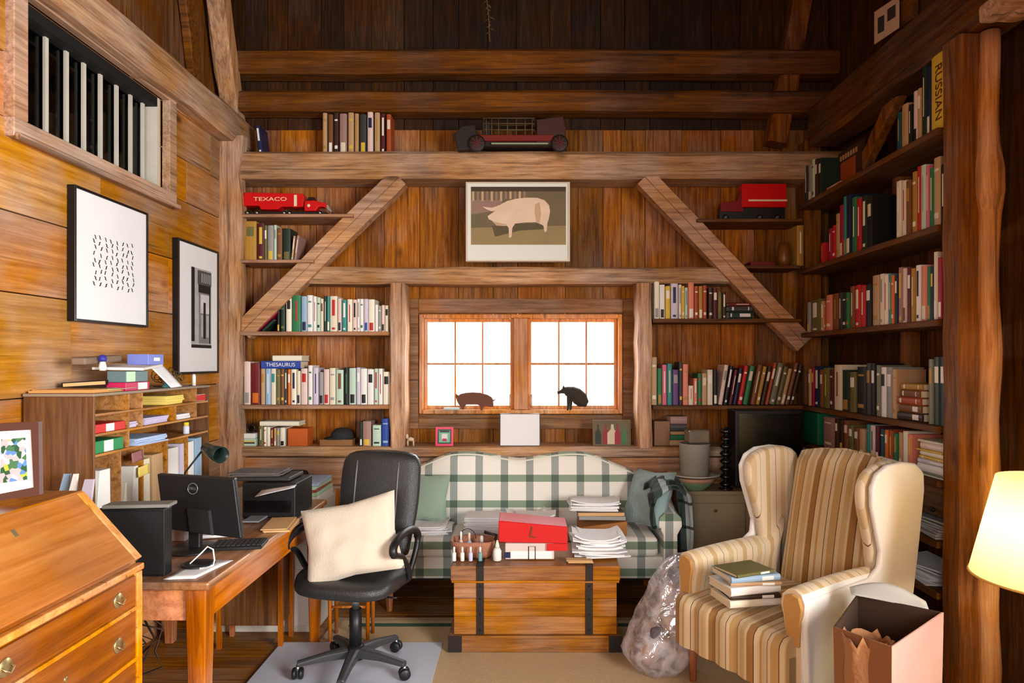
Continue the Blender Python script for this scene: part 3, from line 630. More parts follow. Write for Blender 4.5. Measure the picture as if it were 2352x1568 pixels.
rowD = conv(500, 5.113, [(205,300,655,'d'),(306,452,652,'Y',0,'e'),(458,542,678,'m'),(545,577,700,'e'),(580,652,700,'g'),(655,686,695,'h'),(690,752,730,'u'),(756,850,735,'d',0,'e')], 380, 5.113)
row_back(rowD, ZS['old'], 'in the old row under the tanker', 'old books under the red tanker')
book(0.012, 0.165, 0.14, 'a', (QX(670, 4.375), 4.375, ZS['old']+0.001), 'back', 0.10, 'tan slim book leaning near the end of the old row', 'old books under the red tanker')
book(0.016, 0.168, 0.14, 'q', (QX(677, 4.375), 4.375, ZS['old']+0.001), 'back', 0.13, 'mauve book leaning at the right end of the old row', 'old books under the red tanker')
# top of the great beam
row_back([(740,750,258,'a'),(753,764,262,'u'),(766,777,258,'D'),(779,796,260,'q'),(799,812,258,'a'),(814,823,260,'n2'),(826,841,262,'x'),(843,856,256,'p'),(860,872,258,'a'),(874,884,260,'m'),(887,898,262,'O')], zb1+0.001, 'of those standing on the great beam', 'books on the great beam', yspine=4.42, dep=0.15)
book(0.03, 0.19, 0.14, 'n', (QX(598, 4.42), 4.42, zb1+0.001), 'back', -0.12, 'navy book leaning alone at the left end of the great beam', 'books on the great beam')
# left ledge
ZL = Zt(1037) + 0.033
rowC = conv(520, K, [(272,312,1262,'e'),(315,340,1270,'i'),(343,372,1272,'i'),(376,400,1280,'R'),(403,425,1280,'a'),(428,452,1280,'g'),(456,500,1278,'i')], 640, K)
row_back(rowC, ZL, 'in the short row on the left ledge', 'short book row on the left ledge')
book(0.03, 0.262, 0.14, 'i', (QX(520+455/K, 4.375), 4.372, QZ(640+1262/K, 4.375)+0.0155), 'back', label='ivory book lying across the short row on the ledge', flat=True, style=9)
row_back(conv(520, K, [(1140,1164,1225,'d'),(1166,1240,1222,'q'),(1250,1325,1255,'h'),(1329,1396,1200,'B',0,'b')], 640, K), ZL, 'of four against the left window post', 'four books by the left window post')
# right of the window
K3 = 3.016
rowF = conv(1450, K3, [(160,196,75,'i'),(198,234,100,'w',0,'k'),(237,272,110,'y'),(275,326,92,'l',0,'n'),(329,350,100,'c'),(352,370,108,'y'),(372,394,120,'h'),(396,436,85,'s'),(438,466,110,'O'),(468,496,110,'Y'),(498,526,105,'O'),(536,566,120,'D'),(568,600,125,'m'),(602,630,150,'e'),(632,658,150,'D')], 620, K3)
row_back(rowF, ZS['rup'], 'in the row right of the window', 'books on the upper right shelf', yspine=4.39, dep=0.15)
zz_ = ZS['rup']
for k, (c, t, lb) in enumerate((('d', 0.05, 'dark green book at the bottom of the flat pile behind the brace'), ('x', 0.035, 'charcoal book in the middle of the flat pile behind the brace'), ('R', 0.022, 'thin red-edged book topping the flat pile behind the brace'))):
    book(t, 0.16, 0.15, c, (QX(1702, 4.39), 4.39, zz_+t/2+0.001), 'back', label=lb, flat=True, group='flat pile behind the brace'); zz_ += t+0.001
rowG = conv(1450, K3, [(140,180,603,'a'),(182,214,680,'G'),(216,248,655,'P',0,'w'),(250,284,648,'t'),(287,330,690,'L',0,'g'),(332,356,635,'x',0,'y'),(358,396,652,'s'),(398,432,800,'c',0,'P'),(435,460,750,'s'),(462,488,715,'G',0,'r'),(491,525,715,'a'),(528,566,690,'c'),(570,598,690,'k')], 620, K3)
GG = 'books on the lower right shelf'
row_back(rowG, ZS['rlow'], 'in the long row right of the window', GG)
lean = [(604,632,655,'p'),(640,668,660,'k'),(676,700,690,'m'),(706,732,680,'n'),(738,768,660,'r'),(774,808,660,'G'),(826,858,655,'u'),(864,890,665,'Y'),(896,922,665,'D'),(928,950,640,'O'),(956,996,640,'E'),(1002,1030,665,'e'),(1036,1062,680,'a'),(1068,1094,640,'u'),(1100,1124,650,'D')]
row_back([(x0, x1, tp, c, 0.16 + 0.006*i) for i, (x0, x1, tp, c) in enumerate(conv(1450, K3, lean, 620, K3))], ZS['rlow'], 'in the long row right of the window', GG, start=14)
# right wall rows
P3 = lambda z: 1820 + z/3.015
GT = 'books on the top right wall shelf'
row_right([(1846,1853,0.25,'x'),(1854,1862,0.24,'g'),(1863,1869,0.26,'h'),(1870,1876,0.25,'D'),(1877,1884,0.24,'d')], RS[0], 'in the corner of the top right wall shelf', GT)
row_right([(2055,2066,0.20,'T'),(2068,2083,0.22,'a'),(2085,2092,0.20,'k'),(2094,2103,0.25,'p'),(2104,2112,0.25,'a'),(2114,2124,0.34,'d'),(2125,2134,0.32,'n')], RS[0], 'near the post on the top right wall shelf', GT)
o = book(SY(2137, 1.885)-SY(2174, 1.885), 0.345, 0.17, 'y', (1.885, (SY(2137, 1.885)+SY(2174, 1.885))/2, RS[0]+0.0005), 'right', label='big yellow book lettered down its spine beside the right post', group=GT, style=9)
RM = Matrix.Rotation(-PI/2, 4, 'Z') @ Matrix.Rotation(PI/2, 4, 'X')
t_ = text_mesh('RUSSIAN', 0.066, 0.0004, Matrix.Translation((-0.0012, 0, 0.17)) @ RM @ Matrix.Rotation(-PI/2, 4, 'Z'), 'lettering', mat('title_brown', rgb(92,36,16), 0.6), None); t_.parent = o
# picture book leaning face out in the corner
pbk = thing('picture_book', 'dark picture book standing face out in the right corner of the top shelf', 'book', (2.02, 4.02, RS[0]), group=None)
MB().box(2.0, 2.018, 3.85, 4.14, RS[0]+0.002, RS[0]+0.26).build('cover', cmat('D'), pbk); m_ = MB(); m_.box(1.9975, 2.0, 3.92, 4.10, RS[0]+0.05, RS[0]+0.19); m_.build('cover_picture', cmat('O'), pbk)
m_ = MB()
for i in range(7): m_.box(1.9972, 2.0, 3.90+i*0.032, 3.918+i*0.032, RS[0]+0.205, RS[0]+0.235)
m_.build('title', cmat('a'), pbk)
book(0.02, 0.16, 0.15, 's', (1.875, 3.95, RS[0]+0.0105), 'right', label='salmon book lying flat before the dark picture book', flat=True)
GS2 = 'books on the second right wall shelf'
row_right([(P3(190),P3(215),0.13,'r'),(P3(245),P3(268),0.20,'f'),(P3(269),P3(290),0.21,'r'),(P3(292),P3(318),0.27,'a'),(P3(320),P3(344),0.31,'f'),(P3(346),P3(366),0.35,'t'),(P3(368),P3(398),0.35,'n'),(P3(400),P3(434),0.32,'G'),(P3(436),P3(470),0.30,'r'),(P3(472),P3(510),0.30,'d'),(P3(512),P3(548),0.28,'k')], RS[1], 'at the corner of the second right wall shelf', GS2)
row_right([(P3(710),P3(744),0.29,'c'),(P3(746),P3(778),0.28,'c'),(P3(780),P3(813),0.27,'u'),(P3(815),P3(849),0.30,'Y'),(P3(851),P3(879),0.315,'r'),(P3(881),P3(914),0.31,'h'),(P3(916),P3(935),0.30,'P'),(P3(937),P3(963),0.28,'G'),(P3(966),P3(1014),0.315,'a'),(P3(1018),P3(1058),0.27,'k')], RS[1], 'near the post on the second right wall shelf', GS2)
P4 = lambda z: 1820 + z/3.92
r3 = [(125,149,.20,'g'),(152,236,.21,'e'),(240,274,.19,'a'),(278,288,.19,'O'),(290,340,.22,'s'),(344,400,.22,'u'),(403,436,.22,'x'),(438,472,.21,'d'),(475,502,.21,'G'),(505,546,.24,'u'),(549,600,.24,'r'),(603,650,.23,'r'),(654,704,.23,'k'),(710,772,.27,'a'),(776,812,.27,'c'),(814,848,.26,'i'),(850,878,.26,'t'),(881,909,.25,'o'),(912,938,.25,'n'),(941,979,.28,'q'),(982,1014,.27,'p'),(1017,1053,.27,'m'),(1056,1088,.26,'Y'),(1094,1138,.27,'w'),(1142,1194,.26,'s'),(1198,1232,.25,'G'),(1235,1262,.25,'n'),(1265,1298,.31,'c'),(1302,1342,.28,'f'),(1345,1372,.25,'D')]
row_right([(P4(a), P4(b), h, c) for a, b, h, c in r3], RS[2], 'on the full third right wall shelf', 'books on the third right wall shelf')
r4 = [(135,158,.24,'a'),(160,184,.25,'f'),(187,234,.26,'n'),(238,268,.24,'u'),(272,322,.25,'e'),(330,360,.24,'m'),(365,430,.27,'c'),(434,500,.24,'d'),(503,560,.23,'e'),(566,650,.26,'k'),(654,696,.28,'x'),(700,738,.28,'k'),(742,780,.27,'E'),(783,829,.26,'w'),(832,886,.26,'g'),(889,928,.25,'a')]
row_right([(P4(a), P4(b), h, c) for a, b, h, c in r4], RS[3], 'on the fourth right wall shelf', 'books on the fourth right wall shelf')
row_right([(P4(1205),P4(1250),.30,'E'),(P4(1256),P4(1314),.31,'d'),(P4(1318),P4(1376),.31,'k')], RS[3], 'of three tall ones by the post', 'books on the fourth right wall shelf')
def pile(x, y, z, lst, where, dep, group, nm='book', jit=0.01):
    for k, (c, t, wd, lb) in enumerate(lst):
        o = book(t, wd, dep, c, (x + R.uniform(-jit, jit)*0.4, y + R.uniform(-jit, jit), z+t/2+0.0005), where, label=lb, flat=True, group=group, name=nm, yaw=R.uniform(-0.06, 0.06)); z += t+0.001
    return z
ym = (SY(P4(935), 1.885)+SY(P4(1170), 1.885))/2; wd_ = SY(P4(935), 1.885)-SY(P4(1170), 1.885)-0.02
pile(1.888, ym, RS[3], [('D',.04,wd_,'dark brown book at the bottom of the brown pile'),('u',.038,wd_*.95,'brown book second from the bottom of the brown pile'),('O',.034,wd_*.97,'rust book in the middle of the brown pile'),('u',.036,wd_*.9,'brown book second from the top of the brown pile'),('Y',.03,wd_*.85,'gold book topping the brown pile on the fourth shelf')], 'right', 0.17, 'brown pile on the fourth shelf')
P5 = lambda z: 1820 + z/3.135
r5 = [(212,290,.19,'q'),(300,326,.19,'D'),(328,355,.19,'D'),(360,394,.19,'u'),(397,430,.17,'e'),(436,470,.16,'u'),(474,514,.16,'a'),(520,550,.19,'t'),(554,588,.19,'p'),(591,619,.19,'m'),(622,653,.18,'T'),(656,680,.18,'o'),(683,714,.18,'O'),(717,748,.17,'G'),(751,780,.18,'a'),(784,819,.19,'i'),(822,850,.18,'s')]
row_right([(P5(a), P5(b), h, c) for a, b, h, c in r5], RS[4], 'on the fifth right wall shelf', 'books on the fifth right wall shelf')
ym = (SY(P5(880), 1.885)+SY(P5(1108), 1.885))/2; wd_ = SY(P5(880), 1.885)-SY(P5(1108), 1.885)-0.01
pile(1.888, ym, RS[4], [('c',.008,wd_,'thin cream magazine at the bottom of the magazine pile'),('E',.008,wd_,'olive grey magazine second from the bottom of the magazine pile'),('w',.036,wd_*.9,'thick white volume low in the magazine pile'),('l',.022,wd_*.9,'lilac magazine above the thick white volume'),('y',.014,wd_*.85,'yellow magazine in the middle of the magazine pile'),('i',.02,wd_*.8,'ivory magazine above the yellow one'),('y',.008,wd_*.8,'thin yellow magazine high in the magazine pile'),('p',.03,wd_*.85,'pale pink volume near the top of the magazine pile'),('c',.012,wd_*.88,'cream magazine topping the magazine pile')], 'right', 0.2, 'magazine pile by the post', 'magazine')
# wooden drawer front under the fifth shelf, papers on the lower boards
dr = thing('drawer_box', 'plain brown drawer box with a dark knob under the fifth shelf', 'drawer', (1.95, 3.0, RS[5]))
MB().box(1.90, 2.12, 2.94, 3.42, RS[5]+0.10, RS[4]-0.035).build('drawer_front', WSY, dr, bevel=0.003)
MB().lathe([(0.006, -0.004), (0.012, -0.014), (0.009, -0.02), (0, -0.021)], (1.90, SY(2150, 1.9), 0.82), 12, axis='X').build('knob', BLACK, dr)
def papers(x, y, z, n, w_, d_, label, yaw=0, curl=0.0, group=None, jit=0.012, name='paper_pile', t=0.006, m=None):
    mb = MB(); mb2 = None
    for k in range(n):
        a = yaw + R.uniform(-0.16, 0.16)*(1 if jit > 0.006 else 0.3); cx, cy = x+R.uniform(-jit, jit), y+R.uniform(-jit, jit); z0 = z + k*t*1.04 + 0.0008; ph = R.uniform(0, 6)
        def fn(u, v, top, a=a, cx=cx, cy=cy, z0=z0, ph=ph, k=k):
            px, py = (u-0.5)*w_, (v-0.5)*d_; ca, sa = math.cos(a), math.sin(a)
            lift = curl*(k+1)/n*(abs(2*u-1)**3)*(0.5+0.5*math.sin(ph+3*v))
            return (cx+px*ca-py*sa, cy+px*sa+py*ca, z0 + lift + (t*0.92 if top else 0))
        nu = 6 if curl else 1
        mb.grid(lambda u, v: fn(u, v, True), nu, nu, smooth=False); mb.grid(lambda u, v: fn(u, v, False), nu, nu, smooth=False)
        for e in range(4):
            def ed(u, v, e=e):
                q = (u, 0) if e == 0 else ((1, u) if e == 1 else ((u, 1) if e == 2 else (0, u)))
                return fn(q[0], q[1], v > 0.5)
            mb.grid(ed, nu, 1, smooth=False)
    o = mb.build(name, m or PAPER)
    return tag(o, label, 'papers', group)
papers(1.99, 3.15, RS[5], 7, 0.20, 0.38, 'grey crumpled stack of papers on the sixth right wall shelf', curl=0.015, t=0.009, m=mat('grey_paper', rgb(190,184,176), 0.8, var=0.2))
papers(1.99, 3.18, RS[6], 8, 0.20, 0.32, 'white papers heaped on the seventh right wall shelf', curl=0.02, t=0.008)
papers(1.99, 3.15, RS[7], 5, 0.20, 0.34, 'papers on the lowest right wall shelf', curl=0.01, t=0.01)
# ---------------------------------------------------------------- big furniture
def pillow(mb, w_, h_, t_, M, nu=16, nv=16, m=0, sag=0.0):
    st = len(mb.v)
    def fn(u, v, sgn):
        a, b = 2*u-1, 2*v-1
        e = (max(0, 1-abs(a)**2.6)*max(0, 1-abs(b)**2.6))**0.42
        pin = 1 - 0.10*(1-abs(a))*(abs(b)**3) ; pin2 = 1 - 0.10*(1-abs(b))*(abs(a)**3)
        wr = 0.07*mnoise.noise(Vector((a*2.3, b*2.3, sgn*2.0))) + 0.035*math.sin(7*(a+b*0.7)+3*mnoise.noise(Vector((a*2, b*2, 5))))*(max(0, abs(a+b)-0.6))
        return (a*w_/2*pin2, sgn*(t_/2)*e*(1+wr*3) , b*h_/2*pin - sag*(1-a*a)*0.3)
    mb.grid(lambda u, v: fn(u, v, -1), nu, nv, m); mb.grid(lambda u, v: fn(u, v, 1), nu, nv, m)
    mb.xf(M, st); return mb
# ---- trunk used as a coffee table
TX0, TX1, TY0, TY1 = -0.365, 0.497, 3.36, 3.78
tr = thing('trunk', 'pine blanket trunk with two dark iron straps in front of the plaid sofa', 'trunk', ((TX0+TX1)/2, (TY0+TY1)/2, 0.012))
z0 = 0.012
b_ = MB()
for k in range(3): b_.box(TX0+0.012, TX1-0.012, TY0, TY1, z0+0.085+k*0.092, z0+0.085+(k+1)*0.092-0.0015)
b_.build('body', WTRUNK, tr, bevel=0.002)
b_ = MB(); b_.box(TX0-0.015, TX1+0.012, TY0-0.02, TY1+0.015, z0, z0+0.083); b_.build('plinth', wood('trunk_plinth_wood', rgb(104,62,30), rgb(146,94,48), rgb(170,116,66), 'X', island=0.05, rough=0.45), tr, bevel=0.004)
for a, b in ((TX0-0.017, TX0+0.055), (TX1-0.055, TX1+0.014)): MB().box(a, b, TY0-0.0225, TY0-0.0202, z0+0.002, z0+0.085).build('corner_plate', IRON, tr)
b_ = MB(); b_.box(TX0-0.004, TX1+0.004, TY0-0.014, TY1+0.01, 0.376, 0.452); b_.build('lid', WTRUNK, tr, bevel=0.006, seg=2)
b_ = MB(); b_.box(TX0+0.0, TX1-0.0, TY0-0.010, TY0-0.001, 0.364, 0.3755); b_.build('lid_moulding', WTRUNK, tr, bevel=0.002)
for px in (1103, 1353):
    xx = QX(px, TY0); s = MB(); s.box(xx-0.019, xx+0.019, TY0-0.006, TY0-0.0005, z0+0.086, 0.363); s.box(xx-0.019, xx+0.019, TY0-0.0185, TY0-0.0142, 0.376, 0.452); s.box(xx-0.019, xx+0.019, TY0-0.0185, TY1+0.011, 0.4522, 0.4555)
    so = s.build('strap', IRON, tr, bevel=0.001)
    r_ = MB()
    for zz_ in (0.12, 0.2, 0.28, 0.345): r_.lathe([(0.006, 0.0), (0.004, -0.004), (0, -0.005)], (xx, TY0-0.006, zz_), 8, axis='Y')
    r_.build('rivets', IRON, so)
TZ = 0.4565
# ---- camelback sofa
PL = stripes('sofa_plaid', rgb(240,236,224), [(0.05, 0.34, rgb(158,164,158))], axis=0, period=0.165, second=(2, 0.165, [(0.34, 0.62, rgb(150,172,156))]))
SX0, SX1 = -0.92, 0.95; SYF, SYB = 3.88, 4.44
so = thing('sofa', 'camelback sofa in cream and green plaid below the window', 'sofa', ((SX0+SX1)/2, (SYF+SYB)/2, 0.0))
def camel(u):
    d = abs((u - 0.5)*2 + 0.04)     # two humps with a dip between them
    return 0.87 + 0.035*math.exp(-((d-0.40)/0.26)**2) - 0.012*math.exp(-(d/0.14)**2) - 0.14*max(0, (d-0.52)/0.48)**1.2
bk = MB(); NU = 48; rings = []
def zy(u, k):
    zt_ = camel(u); prof = [(4.22, 0.30), (4.235, 0.46), (4.25, 0.62), (4.262, zt_-0.05), (4.275, zt_-0.015), (4.31, zt_), (4.36, zt_), (4.40, zt_-0.02), (4.42, zt_-0.08), (4.42, 0.30)]
    return prof[k]
bk.grid(lambda u, v: (SX0+0.06+(SX1-SX0-0.12)*u, zy(u, round(v*9))[0] + (0.012*math.cos((u-0.5)*PI*1.1) if False else 0), zy(u, round(v*9))[1]), NU, 9)
bk.grid(lambda u, v: (SX0+0.06, zy(0, round(u*9))[0] if v < 0.5 else 4.32, zy(0, round(u*9))[1] if v < 0.5 else 0.5), 9, 1); bk.grid(lambda u, v: (SX1-0.06, zy(1, round(u*9))[0] if v < 0.5 else 4.32, zy(1, round(u*9))[1] if v < 0.5 else 0.5), 9, 1)
bk.build('backrest', PL, so, fix=True)
pi = MB(); pi.tube([(SX0+0.06+(SX1-SX0-0.12)*i/48, 4.278, camel(i/48)-0.012) for i in range(49)], 0.006, 6); pi.build('piping', mat('sofa_piping', rgb(222,226,206), 0.85), so)
b_ = MB(); b_.box(SX0+0.08, SX1-0.08, SYF+0.01, 4.215, 0.205, 0.335); b_.build('seat_rail', PL, so, bevel=0.015, seg=3)
for i in range(3):
    a = SX0+0.14+i*(SX1-SX0-0.28)/3; c_ = MB(); c_.box(a+0.002, a+(SX1-SX0-0.28)/3-0.002, SYF-0.01, 4.21, 0.337, 0.455); c_.build('seat_cushion', PL, so, bevel=0.03, seg=4)
for sgn, xa in ((-1, SX0+0.07), (1, SX1-0.07)):
    a_ = MB(); rr = []
    for i in range(7):     # rolled arm sweeping up to the back
        t_ = i/6; y = SYF + 0.0 + t_*0.36; top = 0.60 + 0.10*t_**2; w2_ = 0.06
        rr.append([(xa+w2_*x_, y, z_) for x_, z_ in ((-0.7, 0.205), (0.7, 0.205), (0.7, top-0.13), (1.15, top-0.08), (1.1, top-0.03), (0.5, top), (-0.5, top), (-1.1, top-0.03), (-1.15, top-0.08), (-0.7, top-0.13))])
    a_.loops(rr); a_.build('arm', PL, so, bevel=0.006, seg=2)
for x, y in ((SX0+0.12, SYF+0.05), (SX1-0.12, SYF+0.05), (SX0+0.12, 4.38), (SX1-0.12, 4.38), ((SX0+SX1)/2-0.29, SYF+0.05)):
    l_ = MB(); l_.lathe([(0.016, 0.0), (0.026, 0.2045)], (x, y, 0.0), 4, smooth=False); l_.build('leg', WLEG, so)
dk = MB(); dk.box(SX0+0.09, SX1-0.09, SYF+0.04, 4.40, 0.19, 0.2045); dk.build('dust_cover', BLACKM, so)
# pillows and throw on the sofa
SG = mat('sage_cotton', rgb(148,170,152), 0.9, bump=0.3, bscale=120, sheen=0.2)
M = Matrix.Translation((QX(975, 4.12), 4.13, 0.64)) @ Matrix.Rotation(-0.25, 4, 'X') @ Matrix.Rotation(0.06, 4, 'Y')
tag(pillow(MB(), 0.30, 0.30, 0.11, M).build('throw_pillow', SG), 'plain sage green pillow at the left end of the plaid sofa', 'pillow')
KN = mat('grey_knit', rgb(146,172,172), 0.95, bump=0.8, bscale=70, sheen=0.3)
M = Matrix.Translation((QX(1490, 4.05), 4.06, 0.655)) @ Matrix.Rotation(0.35, 4, 'Y') @ Matrix.Rotation(-0.3, 4, 'X') @ Matrix.Rotation(-1.0, 4, 'Z')
tag(pillow(MB(), 0.33, 0.36, 0.13, M).build('throw_pillow', KN), 'pale teal knitted pillow propped at the right arm of the sofa', 'pillow')
TH = stripes('throw_cloth', rgb(58,76,72), [(0.0, 0.30, rgb(34,44,44)), (0.62, 0.86, rgb(160,178,180))], axis=0, period=0.15, second=(2, 0.14, [(0.5, 0.62, rgb(120,110,110))]))
th = MB()
def thr(u, v):   # draped over the right arm: u across the arm, v front to back
    y = 3.86 + 0.19*v; top = 0.70 + 0.06*v
    x = 0.88; a = (u-0.5)*2
    if abs(a) < 0.45: xx = x + a/0.45*0.10; zz = top + 0.045*math.cos(a/0.45*PI/2)
    else:
        k = (abs(a)-0.45)/0.55; s = 1 if a > 0 else -1; xx = x + s*(0.10 + 0.018*math.sin(k*3+v*7)); zz = top - k*((0.40 if s > 0 else 0.20)) 
    return (xx + 0.010*math.sin(v*17), y + 0.02*math.sin(a*5), zz + 0.008*math.sin(v*19+a*3))
th.grid(thr, 30, 18)
tag(th.build('throw_blanket', TH, solid=0.02, fix=False), 'teal, dark green and grey throw draped over the right sofa arm', 'blanket')
# ---- wing armchair (local frame: faces -Y, then turned)
ST = stripes('armchair_stripe', rgb(222,202,162), [(0.05, 0.065, rgb(90,64,40)), (0.14, 0.30, rgb(196,162,108)), (0.30, 0.315, rgb(84,60,40)), (0.40, 0.52, rgb(206,178,130)), (0.58, 0.72, rgb(164,122,70)), (0.72, 0.735, rgb(80,56,36)), (0.84, 0.90, rgb(196,160,104))], axis=0, period=0.21)
STZ = stripes('armchair_arm_stripe', rgb(228,210,178), [(0.10, 0.115, rgb(130,96,60)), (0.28, 0.44, rgb(212,186,142)), (0.56, 0.57, rgb(100,72,46)), (0.76, 0.90, rgb(204,174,126))], axis=1, period=0.20)
AW = mat('armchair_outer_cream', rgb(244,242,236), 0.85, bump=0.2, bscale=200, sheen=0.2)
ac = thing('wing_armchair', 'striped cream and tan wing armchair beside the right bookcase', 'armchair', (1.22, 2.965, 0.0), rotz=-PI/2+math.radians(30))
def loc_build(mb, name, m, **k): return mb.build(name, m, ac, local=True, **k)
W2 = 0.33; D2 = 0.36
# backrest: padded slab leaning backwards with arched top
def backp(u, v):
    a = 2*u-1; z = 0.40 + v*(0.69 + 0.03*math.sqrt(max(0, 1-a*a)) - 0.0)
    return a, z
bb = MB(); rings = []
for j in range(13):
    v = j/12; ring = []
    for i in range(20):
        an = 2*PI*i/20; cx_, cy_ = math.cos(an), math.sin(an)
        sx = 0.245*abs(cx_)**0.45*(1 if cx_ > 0 else -1); sy = 0.06*abs(cy_)**0.7*(1 if cy_ > 0 else -1)
        a = sx/0.245; zt_ = 1.045 + 0.035*(1-a*a); z = 0.40 + v*(zt_-0.40); k = 1 if v < 0.85 else math.sqrt(max(0.02, 1-((v-0.85)/0.16)**2))
        y = 0.24 + 0.14*v + sy*k - (0.02*math.sin(v*PI)*(1-a*a) if sy < 0 else 0)
        ring.append((sx*(0.97 if v < 0.95 else 0.93), y, z))
    rings.append(ring)
bb.loops(rings); loc_build(bb, 'backrest', ST)
bo = MB(); bo.prism([(-0.29, 0.24), (0.29, 0.24), (0.31, 0.75), (0.29, 0.98), (0.20, 1.045), (0, 1.065), (-0.20, 1.045), (-0.29, 0.98), (-0.31, 0.75)], 0, 0.035, 'Y')
for i, (x, y, z) in enumerate(bo.v): bo.v[i] = (x, y+0.30+0.14*(z-0.4)/0.65, z)
loc_build(bo, 'back_panel', AW, bevel=0.01, seg=2)
# side panel: one flat outer piece from the wing down to the arm; the wing itself is padded inside
side = [(-0.345, 0.22), (-0.360, 0.48), (-0.345, 0.585), (-0.10, 0.60), (0.05, 0.605), (0.115, 0.64), (0.125, 0.70), (0.09, 0.80), (0.055, 0.90), (0.05, 0.98), (0.085, 1.035), (0.16, 1.065), (0.27, 1.07), (0.38, 1.055), (0.445, 1.01), (0.45, 0.93), (0.41, 0.70), (0.36, 0.45), (0.33, 0.22)]
wing = [(0.36, 0.52), (0.135, 0.56), (0.125, 0.66), (0.115, 0.72), (0.08, 0.81), (0.045, 0.90), (0.038, 0.98), (0.07, 1.035), (0.15, 1.068), (0.27, 1.074), (0.37, 1.06), (0.42, 1.01), (0.41, 0.80)]
for sgn in (-1, 1):
    wg = MB(); x0_, x1_ = sgn*0.318, sgn*0.345; wg.prism(side, min(x0_, x1_), max(x0_, x1_), 'X')
    for i, (x, y, z) in enumerate(wg.v): wg.v[i] = (x + sgn*(0.03*max(0, (z-0.62)/0.45)*(0.5-y)), y, z)
    loc_build(wg, 'side_panel', AW, bevel=0.012, seg=3)
    wg = MB(); rr = []
    cy0, cz0 = 0.24, 0.84
    for (sc_, xo) in ((0.80, 0.255), (0.93, 0.256), (0.985, 0.268), (1.0, 0.290), (0.995, 0.3175)):
        rr.append([(sgn*(xo + 0.03*max(0, (z-0.62)/0.45)*(0.5-y)), cy0+(y-cy0)*sc_, cz0+(z-cz0)*sc_) for y, z in wing])
    wg.loops(rr, cap=True); loc_build(wg, 'wing', STZ, subsurf=1)
# arms: rolled front, running back to the wing
for sgn in (-1, 1):
    am = MB(); rr = []
    for i in range(11):
        t_ = i/10; y = -0.36 + t_*0.62; top = 0.615 + 0.015*math.sin(t_*PI*0.9) + (0.12*((t_-0.8)/0.2)**2 if t_ > 0.8 else 0)
        w_ = 0.056 - 0.010*t_; x0 = sgn*0.285
        fl = 1.0 if i else 0.9
        rr.append([(x0 + sgn*w_*x_*fl, y, (z_ if z_ < 0.4 else top + (z_-1))) for x_, z_ in ((-0.55, 0.22), (0.75, 0.22), (0.75, 0.32), (0.70, 1-0.13), (1.0, 1-0.085), (1.05, 1-0.045), (0.75, 1-0.012), (0.2, 1.0), (-0.4, 1-0.004), (-0.95, 1-0.03), (-1.05, 1-0.075), (-0.8, 1-0.12), (-0.6, 1-0.2), (-0.55, 0.34))])
    n0 = len(am.f); am.loops(rr, cap=True)
    k = 14
    for q in range(n0, len(am.f)):
        cxs = sum(am.v[i][0] for i in am.f[q])/len(am.f[q]); 
        if sgn*cxs > 0.322 and len(am.f[q]) == 4: am.m[q] = 1
    ao = loc_build(am, 'arm', [STZ, AW])
    fp = MB(); fp.prism([(sgn*(0.290-0.030), 0.40), (sgn*(0.290+0.030), 0.40), (sgn*(0.290+0.036), 0.50), (sgn*(0.290+0.044), 0.55), (sgn*(0.290+0.030), 0.592), (sgn*0.290, 0.600), (sgn*(0.290-0.036), 0.585), (sgn*(0.290-0.044), 0.545), (sgn*(0.290-0.034), 0.49)], -0.372, -0.358, 'Y')
    fp.build('arm_front_panel', mat('armchair_tan_panel', rgb(196,150,86), 0.85), ac, local=True, bevel=0.004).parent = ac
# seat: thick tufted front and cushion
se = MB()
def seatf(u, v):
    x = (u-0.5)*0.60; s = v
    if s < 0.25: y = -0.42 + 0.0; z = 0.21 + s/0.25*0.17
    elif s < 0.4: k = (s-0.25)/0.15; y = -0.42 + 0.03*(1-math.cos(k*PI/2))*1.0; z = 0.38 + 0.05*math.sin(k*PI/2)
    else: k = (s-0.4)/0.6; y = -0.39 + 0.60*k; z = 0.43 + 0.02*math.sin(k*PI)
    puff = 0.014*abs(math.sin(u*PI*5))*(1 if s < 0.4 else 0.3)
    if s < 0.35: y -= puff
    else: z += puff*0.5
    return (x, y, z)
se.grid(seatf, 40, 20); se.box(-0.30, 0.30, -0.40, 0.28, 0.20, 0.36)
for sx in (-1, 1): se.grid(lambda u, v: (sx*0.30, seatf(0 if sx < 0 else 1, u)[1] if v > 0.5 else -0.1, seatf(0 if sx < 0 else 1, u)[2] if v > 0.5 else 0.21), 20, 1, smooth=False)
loc_build(se, 'seat', ST)
for x in (-0.28, 0.28):
    for y in (-0.33, 0.34):
        l_ = MB(); l_.lathe([(0.014, 0.0), (0.024, 0.215)], (x, y, 0.012 if True else 0), 8); loc_build(l_, 'leg', WLEG)
